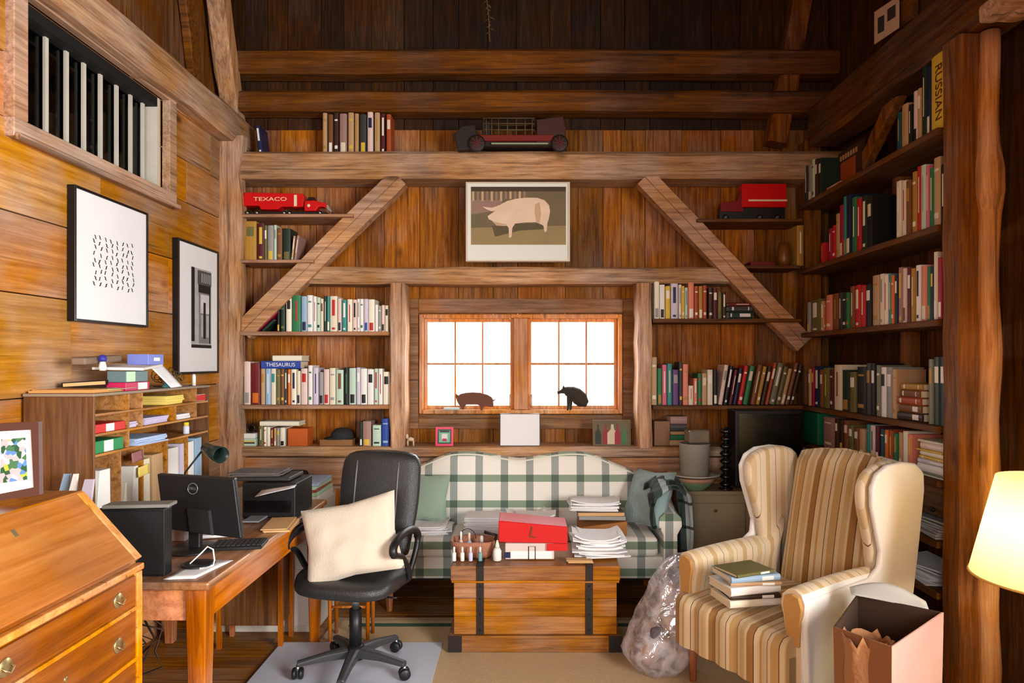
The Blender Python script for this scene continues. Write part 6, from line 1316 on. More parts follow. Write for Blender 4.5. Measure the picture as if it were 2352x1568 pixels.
# silhouette pig: cut steel with some thickness, standing on the sill
Yp = YB-0.075
def sil(l): return [(QX(900+a/3.733, Yp), QZ(640+b/3.733, Yp)) for a, b in l]
pigs = [(548,968),(552,945),(570,962),(590,948),(640,937),(700,934),(760,938),(820,955),(855,975),(870,1000),(892,990),(888,998),(868,1012),(872,1040),(868,1060),(840,1058),(800,1050),(782,1060),(780,1085),(760,1085),(755,1050),(735,1038),(640,1038),(625,1055),(622,1082),(600,1082),(595,1068),(580,1045),(560,1010)]
zoff = (z0_sill := (wz(950)+0.028)) - QZ(640+1085/3.733, Yp)
pm = MB(); pm.prism([(a, b+zoff+0.0005) for a, b in sil(pigs)], Yp-0.010, Yp+0.010, 'Y')
tag(pm.build('pig_figure', mat('rusty_iron', rgb(104,62,42), 0.7, bump=0.3), bevel=0.003, seg=2), 'flat rusty iron pig standing on the sill of the left casement', 'figurine')
# second figure: bristly dark boar-like animal, modelled round
bo_ = thing('boar_figure', 'dark bristly boar figure sitting on the sill of the right casement', 'figurine', (QX(1320, 4.47), 4.48, 1.15))
Yb = 4.50
def B3(a, b): return Vector((QX(900+a/3.733, Yb), Yb, QZ(640+b/3.733, Yb)))
path = [(1420,1032),(1450,1025),(1475,1012),(1500,1018),(1540,1030),(1580,1050),(1615,1085),(1632,1120),(1630,1150)]
rads = [0.007, 0.012, 0.022, 0.031, 0.041, 0.049, 0.053, 0.046, 0.028]
zo = wz(950)+0.0285 - (B3(1630,1150).z-0.026); sh = Vector((0, 0, max(zo, 0)*1.0))
bm_ = MB(); bm_.tube([B3(*p)+sh for p in path], rads, 16)
for i, v in enumerate(bm_.v):
    n_ = mnoise.noise(Vector(v)*70)*0.004; bm_.v[i] = (v[0], v[1]+n_, v[2]+n_)
FUR = mat('bristle_dark', rgb(62,56,46), 0.85, bump=1.0, bscale=180, var=0.3); bod = bm_.build('body', FUR, bo_)
for dy in (-0.014, 0.014):
    p = B3(1472,1003)+sh; MB().lathe([(0.008, 0), (0.004, 0.012), (0, 0.018)], (p.x, p.y+dy, p.z+0.008), 8).build('ear', FUR, bo_)
for a, dy in ((1515, -0.016), (1540, 0.016)):
    p = B3(a, 1050)+sh; MB().tube([p+Vector((0, dy, 0)), (p.x-0.004, Yb+dy, wz(950)+0.045), (p.x-0.008, Yb+dy, wz(950)+0.0295)], [0.014, 0.008, 0.007], 8).build('front_leg', FUR, bo_)
tag(MB().box(QX(1018, 4.5), QX(1055, 4.5), 4.50, 4.53, wz(950)+0.0285, wz(950)+0.045).build('pale_stone', mat('pale_teal_stone', rgb(176,196,190), 0.5), bevel=0.006, seg=2), 'pale flat stone on the sill left of the iron pig', 'stone')
# ledge objects
zl = ZL+0.0006
def frame_on(name, label, cat, px0, px1, py0, Y, m_f, fw, art_m, extra=None):
    x0, x1, zt_ = QX(px0, Y), QX(px1, Y), QZ(py0, Y); r = thing(name, label, cat, ((x0+x1)/2, Y, zl)); d_ = 0.012
    fm = MB(); k = 0.10
    def tb(a, b, c, e, y0, y1): fm.hexa([(a, y0+(c-zl)*k, c), (b, y0+(c-zl)*k, c), (b, y1+(c-zl)*k, c), (a, y1+(c-zl)*k, c), (a, y0+(e-zl)*k, e), (b, y0+(e-zl)*k, e), (b, y1+(e-zl)*k, e), (a, y1+(e-zl)*k, e)])
    tb(x0, x0+fw, zl, zt_, Y, Y+d_); tb(x1-fw, x1, zl, zt_, Y, Y+d_); tb(x0+fw, x1-fw, zl, zl+fw, Y, Y+d_); tb(x0+fw, x1-fw, zt_-fw, zt_, Y, Y+d_); fm.build('frame', m_f, r)
    fm = MB(); tb(x0+fw, x1-fw, zl+fw, zt_-fw, Y+0.005, Y+d_) if False else fm.hexa([(x0+fw, Y+0.005+fw*k, zl+fw), (x1-fw, Y+0.005+fw*k, zl+fw), (x1-fw, Y+0.010+fw*k, zl+fw), (x0+fw, Y+0.010+fw*k, zl+fw), (x0+fw, Y+0.005+(zt_-fw-zl)*k, zt_-fw), (x1-fw, Y+0.005+(zt_-fw-zl)*k, zt_-fw), (x1-fw, Y+0.010+(zt_-fw-zl)*k, zt_-fw), (x0+fw, Y+0.010+(zt_-fw-zl)*k, zt_-fw)])
    fm.build('picture', art_m, r)
    if extra: extra(r, x0+fw, x1-fw, zl+fw, zt_-fw, Y, k)
    return r
def face_marks(r, x0, x1, z0, z1, Y, k):
    mb = MB()
    def s(a, b, c, d_, m, e): 
        P_ = [(x0+(x1-x0)*u, Y+0.005-e+(z0+(z1-z0)*v-zl)*k, z0+(z1-z0)*v) for u, v in ((a, c), (b, c), (b, d_), (a, d_))]; mb.add(P_, [(0, 1, 2, 3)], m)
    s(0.1, 0.9, 0.1, 0.9, 0, 0.001); s(0.3, 0.72, 0.3, 0.68, 1, 0.0016); s(0.36, 0.66, 0.18, 0.36, 2, 0.002); s(0.15, 0.85, 0.78, 0.9, 3, 0.0016)
    mb.build('photo_marks', [mat('pic_mint', rgb(120,180,150), 0.5), mat('pic_white', rgb(226,214,210), 0.5), CRIM, BLACK], r, fix=False)
frame_on('pink_photo_frame', 'small bright pink photo frame on the ledge under the window', 'picture frame', 1000, 1041, 981, 4.38, mat('hot_pink', rgb(226,40,90), 0.4), 0.014, mat('pic_dark_green', rgb(50,80,66), 0.5), face_marks)
frame_on('certificate_frame', 'thin black framed white sheet standing on the ledge mid window', 'picture frame', 1148, 1241, 950, 4.375, BLACK, 0.004, PAPER)
def wine(r, x0, x1, z0, z1, Y, k):
    mb = MB()
    def pl(pts, m, e): mb.add([(x0+(x1-x0)*u, Y+0.005-e+(z0+(z1-z0)*v-zl)*k, z0+(z1-z0)*v) for u, v in pts], [tuple(range(len(pts)))], m)
    for k_, (cx_, m) in enumerate(((0.13, 0), (0.34, 1), (0.52, 2), (0.66, 1), (0.84, 3))):
        w_ = 0.08 if m != 2 else 0.14; pl([(cx_-w_, 0.05), (cx_+w_, 0.05), (cx_+w_, 0.5), (cx_+w_*0.3, 0.66), (cx_+w_*0.25, 0.85), (cx_-w_*0.25, 0.85), (cx_-w_*0.3, 0.66), (cx_-w_, 0.5)], m, 0.001+0.0003*k_)
    mb.build('bottle_shapes', [mat('pt_dark', rgb(40,44,30), 0.6), mat('pt_red', rgb(150,30,40), 0.6), mat('pt_cream', rgb(206,190,160), 0.6), mat('pt_green', rgb(70,110,60), 0.6)], r, fix=False)
frame_on('bottle_painting', 'unframed painting of bottles on the ledge by the right window post', 'painting', 1362, 1449, 965, 4.38, mat('canvas_edge', rgb(120,104,80), 0.8), 0.004, mat('canvas_olive', rgb(112,100,76), 0.8, var=0.3, bscale=60), wine)
# tiny white dog-like figure
dg_ = thing('white_figurine', 'tiny cream animal figurine on the ledge beside the left window post', 'figurine', (QX(943, 4.4), 4.4, zl)); fx = QX(943, 4.4)
CRM = mat('cream_ceramic', rgb(206,190,158), 0.4)
MB().tube([(fx-0.02, 4.4, zl+0.04), (fx, 4.4, zl+0.045), (fx+0.022, 4.4, zl+0.04)], [0.010, 0.014, 0.010], 12).build('body', CRM, dg_)
MB().lathe([(0.0, zl+0.045), (0.010, zl+0.052), (0.011, zl+0.066), (0.006, zl+0.078), (0, zl+0.08)], (fx-0.024, 4.4, 0), 12).build('head', CRM, dg_)
for dx in (-0.018, 0.02):
    for dy in (-0.008, 0.008): MB().tube([(fx+dx, 4.4+dy, zl), (fx+dx, 4.4+dy, zl+0.036)], 0.0045, 6).build('leg', CRM, dg_)
# left ledge: mug stack, black cap on a box, orange box
x0, x1 = QX(543, 4.38), QX(588, 4.38)
gb = thing('patterned_tin', 'pale tin with black lid pattern and yellow band at the left ledge end', 'tin', ((x0+x1)/2, 4.38, zl))
MB().box(x0, x1, 4.37, 4.47, zl, zl+0.05).build('lower_box', cmat('h'), gb, bevel=0.003); MB().box(x0+0.004, x1-0.004, 4.3685, 4.3695, zl+0.028, zl+0.036).build('yellow_band', cmat('y'), gb); MB().box(x0+0.004, x1-0.004, 4.3685, 4.3695, zl+0.018, zl+0.0265).build('black_band', BLACK, gb)
MB().box(x0+0.002, x1-0.004, 4.372, 4.465, zl+0.051, zl+0.085).build('upper_box', WHITE, gb, bevel=0.003)
tm = MB(); tm.tube([(x0+0.03+0.03*math.cos(a*PI/8), 4.41, zl+0.118+0.03*math.sin(a*PI/8)) for a in range(17)], 0.005, 8, cap=False); tm.tube([(x0+0.085+0.026*math.cos(a*PI/8), 4.41, zl+0.115+0.026*math.sin(a*PI/8)) for a in range(17)], 0.006, 8, cap=False); tm.build('wire_loops', BLACK, gb)
MB().lathe([(0.012, zl+0.0855), (0.012, zl+0.17), (0, zl+0.171)], (x0+0.014, 4.44, 0), 12).build('white_tube', WHITE, gb)
tag(MB().box(QX(661, 4.38), QX(706, 4.38), 4.38, 4.50, zl, QZ(984, 4.38)).build('orange_box', mat('orange_carton', rgb(196,92,28), 0.6), bevel=0.002), 'plain orange box on the ledge beside the short book row', 'box')
tag(MB().box(QX(735, 4.40), QX(810, 4.40), 4.39, 4.52, zl, QZ(1009, 4.4)).build('tan_box', mat('tan_carton', rgb(140,96,52), 0.6), bevel=0.002), 'low tan box on the ledge carrying a dark cap', 'box')
zc_ = QZ(1009, 4.4)+0.0006; cx_ = QX(782, 4.44)
capm = thing('dark_cap', 'dark grey cap lying on the low tan box', 'cap', (cx_, 4.455, zc_))
MB().lathe([(0.075, zc_), (0.078, zc_+0.012), (0.068, zc_+0.045), (0.040, zc_+0.068), (0.0, zc_+0.075)], (cx_+0.005, 4.465, 0), 24).xf(Matrix.Identity(4)).build('crown', mat('cap_wool', rgb(38,40,40), 0.9, bump=0.4), capm)
MB().lathe([(0.0, zc_), (0.088, zc_), (0.082, zc_+0.008), (0.0, zc_+0.010)], (cx_-0.025, 4.455, 0), 24).build('brim', MATS['cap_wool'], capm)
# right ledge: boxes, pot, plate, beaded ornament, dark television
zr = zl
tag(MB().box(QX(1503, 4.4), QX(1539, 4.4), 4.40, 4.52, zr, QZ(967, 4.4)).build('tan_carton', mat('dusty_carton', rgb(138,102,76), 0.7), bevel=0.002), 'dusty tan carton on the ledge right of the window post', 'box')
z_ = zr
for k, (c, t_, lb) in enumerate((('a', 0.036, 'tan book at the bottom of the ledge pile'), ('G', 0.034, 'green book in the middle of the ledge pile'), ('a', 0.022, 'tan book upper middle of the ledge pile'), ('x', 0.05, 'charcoal box-like book high on the ledge pile'), ('q', 0.05, 'mauve book topping the ledge pile'))):
    book(t_, 0.112 if k else 0.14, 0.13, c, (QX(1559, 4.4), 4.40, z_+t_/2+0.0004), 'back', label=lb, flat=True, group='flat pile on the right ledge', style=9); z_ += t_+0.001
cbt = cb_z+0.0006
pb_ = thing('green_bowl', 'green and pink rimmed bowl on the low cabinet under a plate', 'bowl', (QX(1595, 4.15), 4.16, cbt))
bx_ = QX(1594, 4.16)
MB().lathe([(0.07, cbt), (0.075, cbt+0.004), (0.118, cbt+0.045), (0.128, cbt+0.078), (0.124, cbt+0.078), (0.11, cbt+0.045), (0.0, cbt+0.008)], (bx_, 4.165, 0), 32).build('bowl_body', mat('celadon', rgb(126,160,120), 0.35), pb_)
MB().lathe([(0.1285, cbt+0.056), (0.1305, cbt+0.079), (0.1285, cbt+0.0795)], (bx_, 4.165, 0), 32).build('rim_band', mat('tan_pink', rgb(196,150,120), 0.4), pb_)
tag(MB().lathe([(0.0, cbt+0.080), (0.10, cbt+0.080), (0.165, cbt+0.098), (0.165, cbt+0.103), (0.10, cbt+0.086), (0, cbt+0.086)], (bx_-0.0, 4.165, 0), 36).build('white_plate', mat('white_glaze', rgb(224,226,218), 0.2)), 'wide white plate balanced on the green bowl', 'plate')
pt = thing('grey_pot', 'grey cylindrical enamel pot standing on the white plate', 'pot', (bx_, 4.165, cbt+0.087))
pz0 = cbt+0.0868; pz1 = QZ(1021, 4.08)
MB().lathe([(0.085, pz0), (0.088, pz0+0.004), (0.096, pz1-0.006), (0.098, pz1), (0.092, pz1), (0.084, pz0+0.01), (0, pz0+0.008)], (bx_+0.005, 4.165, 0), 32).build('pot_body', mat('grey_enamel', rgb(150,148,138), 0.4), pt)
tag(MB().obox((bx_+0.02, 4.165, pz1+0.045), (0.135, 0.10, 0.085), (0, 0, 0.1)).build('glass_block', mat('smoky_glass', rgb(110,100,86), 0.15, spec=0.8), bevel=0.01, seg=2), 'smoky square jar standing on the grey pot', 'jar')
bd = thing('beaded_lamp', 'tall black stack of glossy beads on the low cabinet', 'ornament', (QX(1668, 4.15), 4.15, cbt)); bxx = QX(1667, 4.15)
prf = [(0.045, cbt), (0.045, cbt+0.01)]; z_ = cbt+0.012
while z_ < QZ(985, 4.15): 
    for q in range(7): prf.append((0.012+0.026*math.sin(q/6*PI), z_+0.046*q/6))
    z_ += 0.048
prf.append((0.0, z_)); MB().lathe(prf, (bxx, 4.15, 0), 20).build('bead_column', mat('gloss_onyx', rgb(14,16,20), 0.06, spec=0.9), bd)
tv = thing('television', 'dark television on the low cabinet behind the armchair', 'television', (QX(1780, 4.2), 4.25, cbt))
MB().box(QX(1690, 4.15), 1.79, 4.16, 4.32, cbt+0.012, QZ(942, 4.15)).build('housing', mat('deep_black', rgb(8,8,9), 0.5), tv, bevel=0.006, seg=2); MB().box(QX(1698, 4.15), 1.78, 4.155, 4.1595, cbt+0.04, QZ(950, 4.15)).build('screen', mat('screen_black', rgb(6,6,8), 0.2), tv); MB().box(QX(1730, 4.15), 1.72, 4.18, 4.30, cbt, cbt+0.0115).build('base', BLACK, tv)
gx = QX(1860, 3.98)
tag(MB().box(1.885, 2.03, 4.17, 4.385, RS[4]+0.0006, RS[4]+0.205).build('green_file_box', mat('emerald_card', rgb(14,104,66), 0.5), bevel=0.003), 'emerald green file box at the corner end of the fifth shelf', 'file box') 
# picture cards high at the right, standing on the plate
Yc = SY(2008, 1.90)
cdm = thing('picture_card', 'cream photo card standing on the right wall plate', 'card', (1.9, 3.4, 3.17))
def RW(px, py, X=1.90): Y = SY(px, X); return (X, Y, H-(py-VY)*Y/FPX)
MB().hexa([RW(2008,102), RW(2064,64), RW(2064,-10), RW(2008,28)] + [(p[0]+0.004, p[1], p[2]) for p in (RW(2008,102), RW(2064,64), RW(2064,-10), RW(2008,28))]).build('card_sheet', mat('dim_cream', rgb(206,180,160), 0.7), cdm)
for a in ((2016, 2030, 78, 42, 70, 34), (2038, 2056, 50, 22, 38, 10)): MB().hexa([RW(a[0], a[2], 1.897), RW(a[1], a[4], 1.897), RW(a[1], a[5], 1.897), RW(a[0], a[3], 1.897)] + [(p[0]+0.002, p[1], p[2]) for p in (RW(a[0], a[2], 1.897), RW(a[1], a[4], 1.897), RW(a[1], a[5], 1.897), RW(a[0], a[3], 1.897))]).build('print', cmat('x'), cdm)
tag(MB().hexa([RW(2068,62,1.92), RW(2095,42,1.92), RW(2095,-14,1.92), RW(2068,4,1.92)] + [(p[0]+0.03, p[1], p[2]) for p in (RW(2068,62,1.92), RW(2095,42,1.92), RW(2095,-14,1.92), RW(2068,4,1.92))]).build('wood_block', WSY), 'brown wooden block behind the cream photo card', 'block')
# dried sprig hanging at the top of the gable
sp3 = MB(); hx = QX(1120, 4.40); hz = QZ(0, 4.40)
sp3.tube([(hx-0.01, 4.40, ZC-0.005), (hx-0.01, 4.40, hz+0.05), (hx+0.005, 4.40, hz-0.10), (hx+0.015, 4.40, hz-0.28)], 0.003, 6)
for k in range(16):
    z = hz + 0.02 - k*0.016; an = k*2.4; l_ = 0.03+0.015*math.sin(k); c0 = Vector((hx+0.001*k, 4.40, z)); tip = c0 + Vector((math.cos(an)*l_, math.sin(an)*l_*0.6, -0.02)); sd = Vector((0.006, 0.006, 0.004))
    sp3.add([c0, (c0+tip)/2+sd, tip, (c0+tip)/2-sd], [(0, 1, 2, 3)])
tag(sp3.build('dried_sprig', mat('dry_leaf', rgb(120,92,62), 0.9), fix=False), 'dried sprig hanging high in front of the gable boards', 'plant')
# ---------------------------------------------------------------- on the trunk
tz = TZ+0.0005
bs_ = thing('bottle_caddy', 'copper coloured wire-handled caddy of little bottles at the left of the trunk', 'caddy', (QX(1087, 3.5), 3.52, tz))
COPR = mat('copper_wicker', rgb(168,112,84), 0.6, bump=0.6, bscale=120); cx_ = QX(1087, 3.53); cy_ = 3.53
cb2 = MB(); rings = []
for z, k in ((0, 0.86), (0.02, 0.9), (0.06, 1.0), (0.085, 1.04), (0.085, 0.98), (0.02, 0.84), (0.006, 0.8)):
    rings.append([(cx_+0.118*k*(abs(math.cos(a*PI/14))**0.6)*(1 if math.cos(a*PI/14) > 0 else -1), cy_+0.075*k*(abs(math.sin(a*PI/14))**0.6)*(1 if math.sin(a*PI/14) > 0 else -1), tz+z) for a in range(28)])
cb2.loops(rings); cb2.build('tray', COPR, bs_)
cb2 = MB(); cb2.tube([(cx_-0.03+0.045*math.cos(a*PI/12), cy_, tz+0.085+0.055*math.sin(a*PI/12)) for a in range(13)], 0.0022, 6); cb2.build('handle', IRON, bs_)
TR_BL = mat('pale_blue_cap', rgb(150,190,220), 0.5); FL = mat('flesh_label', rgb(226,190,170), 0.5)
cb2 = MB(); cb2.tube([(cx_+0.11, cy_, tz+0.04), (cx_+0.125, cy_-0.02, tz+0.11), (cx_+0.06, cy_-0.01, tz+0.125)], 0.009, 8); cb2.build('dark_bracelet_rim', IRON, bs_)
def vial(x, y, z, h, r_, mb_m, cap_m, label, grp):
    v_ = thing('small_bottle', label, 'bottle', (x, y, z), group=grp)
    MB().lathe([(r_*0.95, z), (r_, z+0.002), (r_, z+h*0.55), (r_*0.5, z+h*0.62)], (x, y, 0), 12).build('bottle_body', mb_m, v_)
    MB().lathe([(r_*0.55, z+h*0.62), (r_*0.5, z+h*0.95), (0.0, z+h)], (x, y, 0), 12).build('cap', cap_m, v_)
vial(cx_-0.065, cy_-0.015, tz+0.007, 0.125, 0.011, FL, WHITE, 'tall cream capped bottle at the left inside the caddy', 'bottles in the caddy')
vial(cx_-0.02, cy_-0.02, tz+0.007, 0.12, 0.013, TR_BL, FL, 'pale blue bottle in the middle inside the caddy', 'bottles in the caddy')
vial(cx_+0.045, cy_-0.01, tz+0.007, 0.10, 0.020, mat('grey_clear', rgb(176,176,170), 0.3), mat('greyish_cap', rgb(190,190,180), 0.4), 'broad grey bottle at the right inside the caddy', 'bottles in the caddy')
for px, bm_, lb in ((1043, WHITE, 'white vial leftmost before the caddy'), (1062, WHITE, 'white vial with a dark band second before the caddy'), (1081, mat('lilac_label', rgb(200,200,226), 0.5), 'lilac vial third before the caddy'), (1103, mat('teal_label', rgb(110,160,156), 0.5), 'teal vial rightmost before the caddy')):
    vial(QX(px, 3.42), 3.42, tz, 0.075, 0.011, bm_, WHITE, lb, 'vials in front of the caddy')
gb = thing('glue_bottle', 'white squeeze bottle standing between the caddy and the white case', 'bottle', (QX(1142, 3.42), 3.43, tz))
x_ = QX(1142, 3.43)
MB().lathe([(0.020, tz), (0.022, tz+0.003), (0.022, tz+0.05), (0.014, tz+0.066)], (x_, 3.43, 0), 18).build('bottle_body', WHITE, gb)
MB().lathe([(0.014, tz+0.066), (0.010, tz+0.085), (0.004, tz+0.105), (0, tz+0.106)], (x_, 3.43, 0), 18).build('nozzle', mat('mint_cap', rgb(206,226,206), 0.5), gb)
wcx0, wcx1 = QX(1160, 3.44), QX(1273, 3.44)
wb_ = thing('document_case', 'white document case with a wire label holder under the red box', 'case', ((wcx0+wcx1)/2, 3.52, tz))
MB().box(wcx0, wcx1, 3.44, 3.66, tz, tz+0.085).build('case_body', mat('pale_case', rgb(214,200,192), 0.4), wb_, bevel=0.006, seg=2)
MB().box(wcx0+0.03, wcx1-0.012, 3.4385, 3.4395, tz+0.006, tz+0.045).build('paper_strip', PAPER, wb_)
MB().box(wcx0-0.004, wcx0+0.028, 3.4365, 3.4392, tz+0.010, tz+0.04).build('blue_clip', cmat('n'), wb_)
hm = MB(); a = (wcx0+wcx1)/2; hm.tube([(a-0.005, 3.436, tz+0.002), (a-0.005, 3.436, tz+0.07), (a+0.03, 3.436, tz+0.07), (a+0.03, 3.436, tz+0.002)], 0.0022, 6, cap=True); hm.build('label_holder', IRON, wb_)
rbx = thing('red_box', 'bright red box with a dark gold letter lying across the white case', 'box', (QX(1225, 3.5), 3.5, tz+0.087))
p = []
for px, py, Y in ((1145, 1262, 3.46), (1304, 1276, 3.40), (1304, 1258, 3.62), (1150, 1246, 3.68)): p.append((QX(px, Y), Y, tz+0.0865 if px < 1200 else tz+0.0865))
mb = MB(); x0, x1 = QX(1145, 3.45), QX(1303, 3.45)
mb.hexa([(x0, 3.46, tz+0.0865), (x1, 3.43, tz+0.0865), (x1, 3.63, tz+0.0865), (x0, 3.66, tz+0.0865), (x0, 3.46, tz+0.20), (x1, 3.43, tz+0.175), (x1, 3.63, tz+0.175), (x0, 3.66, tz+0.20)])
mb.build('box_body', mat('scarlet_card', rgb(206,22,22), 0.45), rbx, bevel=0.003)
mb = MB(); mb.box(x1-0.11, x1, 3.428, 3.4335, tz+0.05, tz+0.0864); mb.build('hanging_flap', MATS['scarlet_card'], rbx)
text_mesh('L', 0.085, 0.0008, Matrix.Translation(((x0+x1)/2, 3.4425, tz+0.14)) @ Matrix.Rotation(0.087, 4, 'Z') @ MFRONT @ Matrix.Rotation(-0.15, 4, 'Z') @ Matrix.Shear('XZ', 4, (0.0, 0.0)), 'letter', mat('dark_gold', rgb(110,50,14), 0.5), rbx)
papers(QX(1374, 3.58), 3.58, tz, 13, 0.24, 0.24, 'messy heap of white papers at the right end of the trunk', curl=0.03, t=0.0075, jit=0.026)
papers(QX(1330, 3.46), 3.405, tz, 3, 0.13, 0.05, 'small manila edged papers before the white heap on the trunk', m=MANILA, jit=0.006, t=0.004)
# ---------------------------------------------------------------- papers on the sofa
SZt = 0.4565
papers(QX(985, 4.03), 4.03, SZt, 6, 0.26, 0.20, 'white papers spread at the left end of the sofa seat', curl=0.02, t=0.007, jit=0.016)
papers(QX(1118, 4.02), 4.03, SZt, 12, 0.26, 0.19, 'tall tidy stack of white papers mid sofa behind the caddy', t=0.008, jit=0.004)
papers(QX(1222, 4.02), 4.02, SZt, 9, 0.25, 0.19, 'loose fanned white papers on the sofa behind the red box', curl=0.035, t=0.011, jit=0.03)
acf = thing('accordion_folder', 'brown card folder lying open edge forward on the right sofa cushion', 'folder', (QX(1385, 3.98), 4.0, SZt))
MB().hexa([(QX(1332, 3.92), 3.93, SZt+0.001), (QX(1440, 3.92), 3.91, SZt+0.001), (QX(1440, 3.92), 4.12, SZt+0.001), (QX(1332, 3.92), 4.13, SZt+0.001), (QX(1332, 3.92), 3.93, SZt+0.045), (QX(1440, 3.92), 3.91, SZt+0.085), (QX(1440, 3.92), 4.12, SZt+0.085), (QX(1332, 3.92), 4.13, SZt+0.05)]).build('folder_body', mat('kraft_card', rgb(170,112,56), 0.75), acf, bevel=0.003)
z_ = SZt+0.0865
for k, (m_, t_, lb) in enumerate(((mat('grey_folder', rgb(150,150,146), 0.7), 0.024, 'grey folder directly on the brown card folder'), (MANILA, 0.022, 'manila folder in the stack on the brown card folder'), (mat('dark_folder', rgb(70,66,60), 0.7), 0.008, 'thin dark folder in the stack on the brown card folder'))):
    tag(MB().obox((QX(1382, 4.0)-0.01*k, 4.03, z_+t_/2), (0.28, 0.19, t_-0.001), (0, 0, 0.05*(k-1))).build('paper_folder', m_, bevel=0.002), lb, 'folder', 'folders stacked on the sofa'); z_ += t_+0.0004
papers(QX(1365, 4.0), 4.03, z_, 7, 0.29, 0.20, 'curling white papers topping the folder stack on the sofa', curl=0.018, t=0.007, jit=0.012)
# ---------------------------------------------------------------- plastic bag between trunk and armchair
def bagmat():
    m = bpy.data.materials.new('clear_plastic_film'); m.use_nodes = True; nt = m.node_tree; nt.nodes.clear(); L = nt.links
    o = nt.nodes.new('ShaderNodeOutputMaterial'); t_ = nt.nodes.new('ShaderNodeBsdfTransparent'); g = nt.nodes.new('ShaderNodeBsdfGlossy'); g.inputs['Roughness'].default_value = 0.12
    d_ = nt.nodes.new('ShaderNodeBsdfDiffuse'); d_.inputs[0].default_value = rgb(244,242,250); tr_ = nt.nodes.new('ShaderNodeBsdfTranslucent'); tr_.inputs[0].default_value = rgb(244,242,250)
    tc = nt.nodes.new('ShaderNodeTexCoord'); nz = nt.nodes.new('ShaderNodeTexNoise'); nz.inputs['Scale'].default_value = 11; nz.inputs['Detail'].default_value = 3; nz.inputs['Distortion'].default_value = 1.2; L.new(tc.outputs['Object'], nz.inputs['Vector'])
    b = nt.nodes.new('ShaderNodeBump'); b.inputs['Strength'].default_value = 0.7; b.inputs['Distance'].default_value = 0.02; L.new(nz.outputs['Fac'], b.inputs['Height']); L.new(b.outputs['Normal'], g.inputs['Normal'])
    a1 = nt.nodes.new('ShaderNodeMixShader'); a1.inputs[0].default_value = 0.4; L.new(d_.outputs[0], a1.inputs[1]); L.new(tr_.outputs[0], a1.inputs[2])
    rr = nt.nodes.new('ShaderNodeMapRange'); rr.inputs[1].default_value = 0.4; rr.inputs[2].default_value = 0.62; rr.inputs[3].default_value = 0.15; rr.inputs[4].default_value = 0.75; L.new(nz.outputs['Fac'], rr.inputs[0])
    a2 = nt.nodes.new('ShaderNodeMixShader'); L.new(rr.outputs[0], a2.inputs[0]); L.new(t_.outputs[0], a2.inputs[1]); L.new(a1.outputs[0], a2.inputs[2])
    a3 = nt.nodes.new('ShaderNodeMixShader'); a3.inputs[0].default_value = 0.16; L.new(a2.outputs[0], a3.inputs[1]); L.new(g.outputs[0], a3.inputs[2]); L.new(a3.outputs[0], o.inputs[0]); return m
bg_ = thing('plastic_bag', 'crumpled translucent plastic bag between the trunk and the armchair', 'bag', (0.66, 3.16, 0.0125))
mb = MB(); rings = []
for j in range(17):
    v = j/16; z = 0.014 + v*0.53; rx = 0.185*(1-v)**0.55*(0.55+0.45*min(1, v*6)) + 0.055*v; ry = 0.14*(1-v)**0.5*(0.55+0.45*min(1, v*6)) + 0.04*v
    cx_ = 0.655 + 0.16*v**1.3; cy_ = 3.15 + 0.09*v; rg = []
    for i in range(40):
        an = 2*PI*i/40; n_ = 1 + 0.26*mnoise.noise(Vector((math.cos(an)*1.8, math.sin(an)*1.8, v*3.0))) + 0.07*mnoise.noise(Vector((math.cos(an)*7, math.sin(an)*7, v*11)))
        rg.append((cx_+rx*n_*math.cos(an), cy_+ry*n_*math.sin(an), z))
    rings.append(rg)
mb.loops(rings); mb.build('film', bagmat(), bg_, fix=True)
for k, (x, y, z, s_, c) in enumerate(((0.60, 3.12, 0.10, 0.055, rgb(150,110,90)), (0.70, 3.14, 0.12, 0.06, rgb(210,200,205)), (0.65, 3.10, 0.20, 0.05, rgb(90,80,84)), (0.74, 3.16, 0.25, 0.05, rgb(200,190,200)), (0.66, 3.16, 0.06, 0.05, rgb(190,160,140)), (0.72, 3.17, 0.36, 0.045, rgb(226,222,230)))):
    cm_ = MB(); cm_.grid(lambda u, v: (x+s_*(1+0.4*mnoise.noise(Vector((u*5, v*5, k))))*math.sin(v*PI)*math.cos(u*2*PI), y+0.7*s_*(1+0.4*mnoise.noise(Vector((u*5, v*5, k+9))))*math.sin(v*PI)*math.sin(u*2*PI), z-0.05+0.055*(1-math.cos(v*PI))*0.9), 14, 8, closed_u=True, smooth=False)
    cm_.build('crumpled_content', mat('bag_content_%d' % k, c, 0.8), bg_)
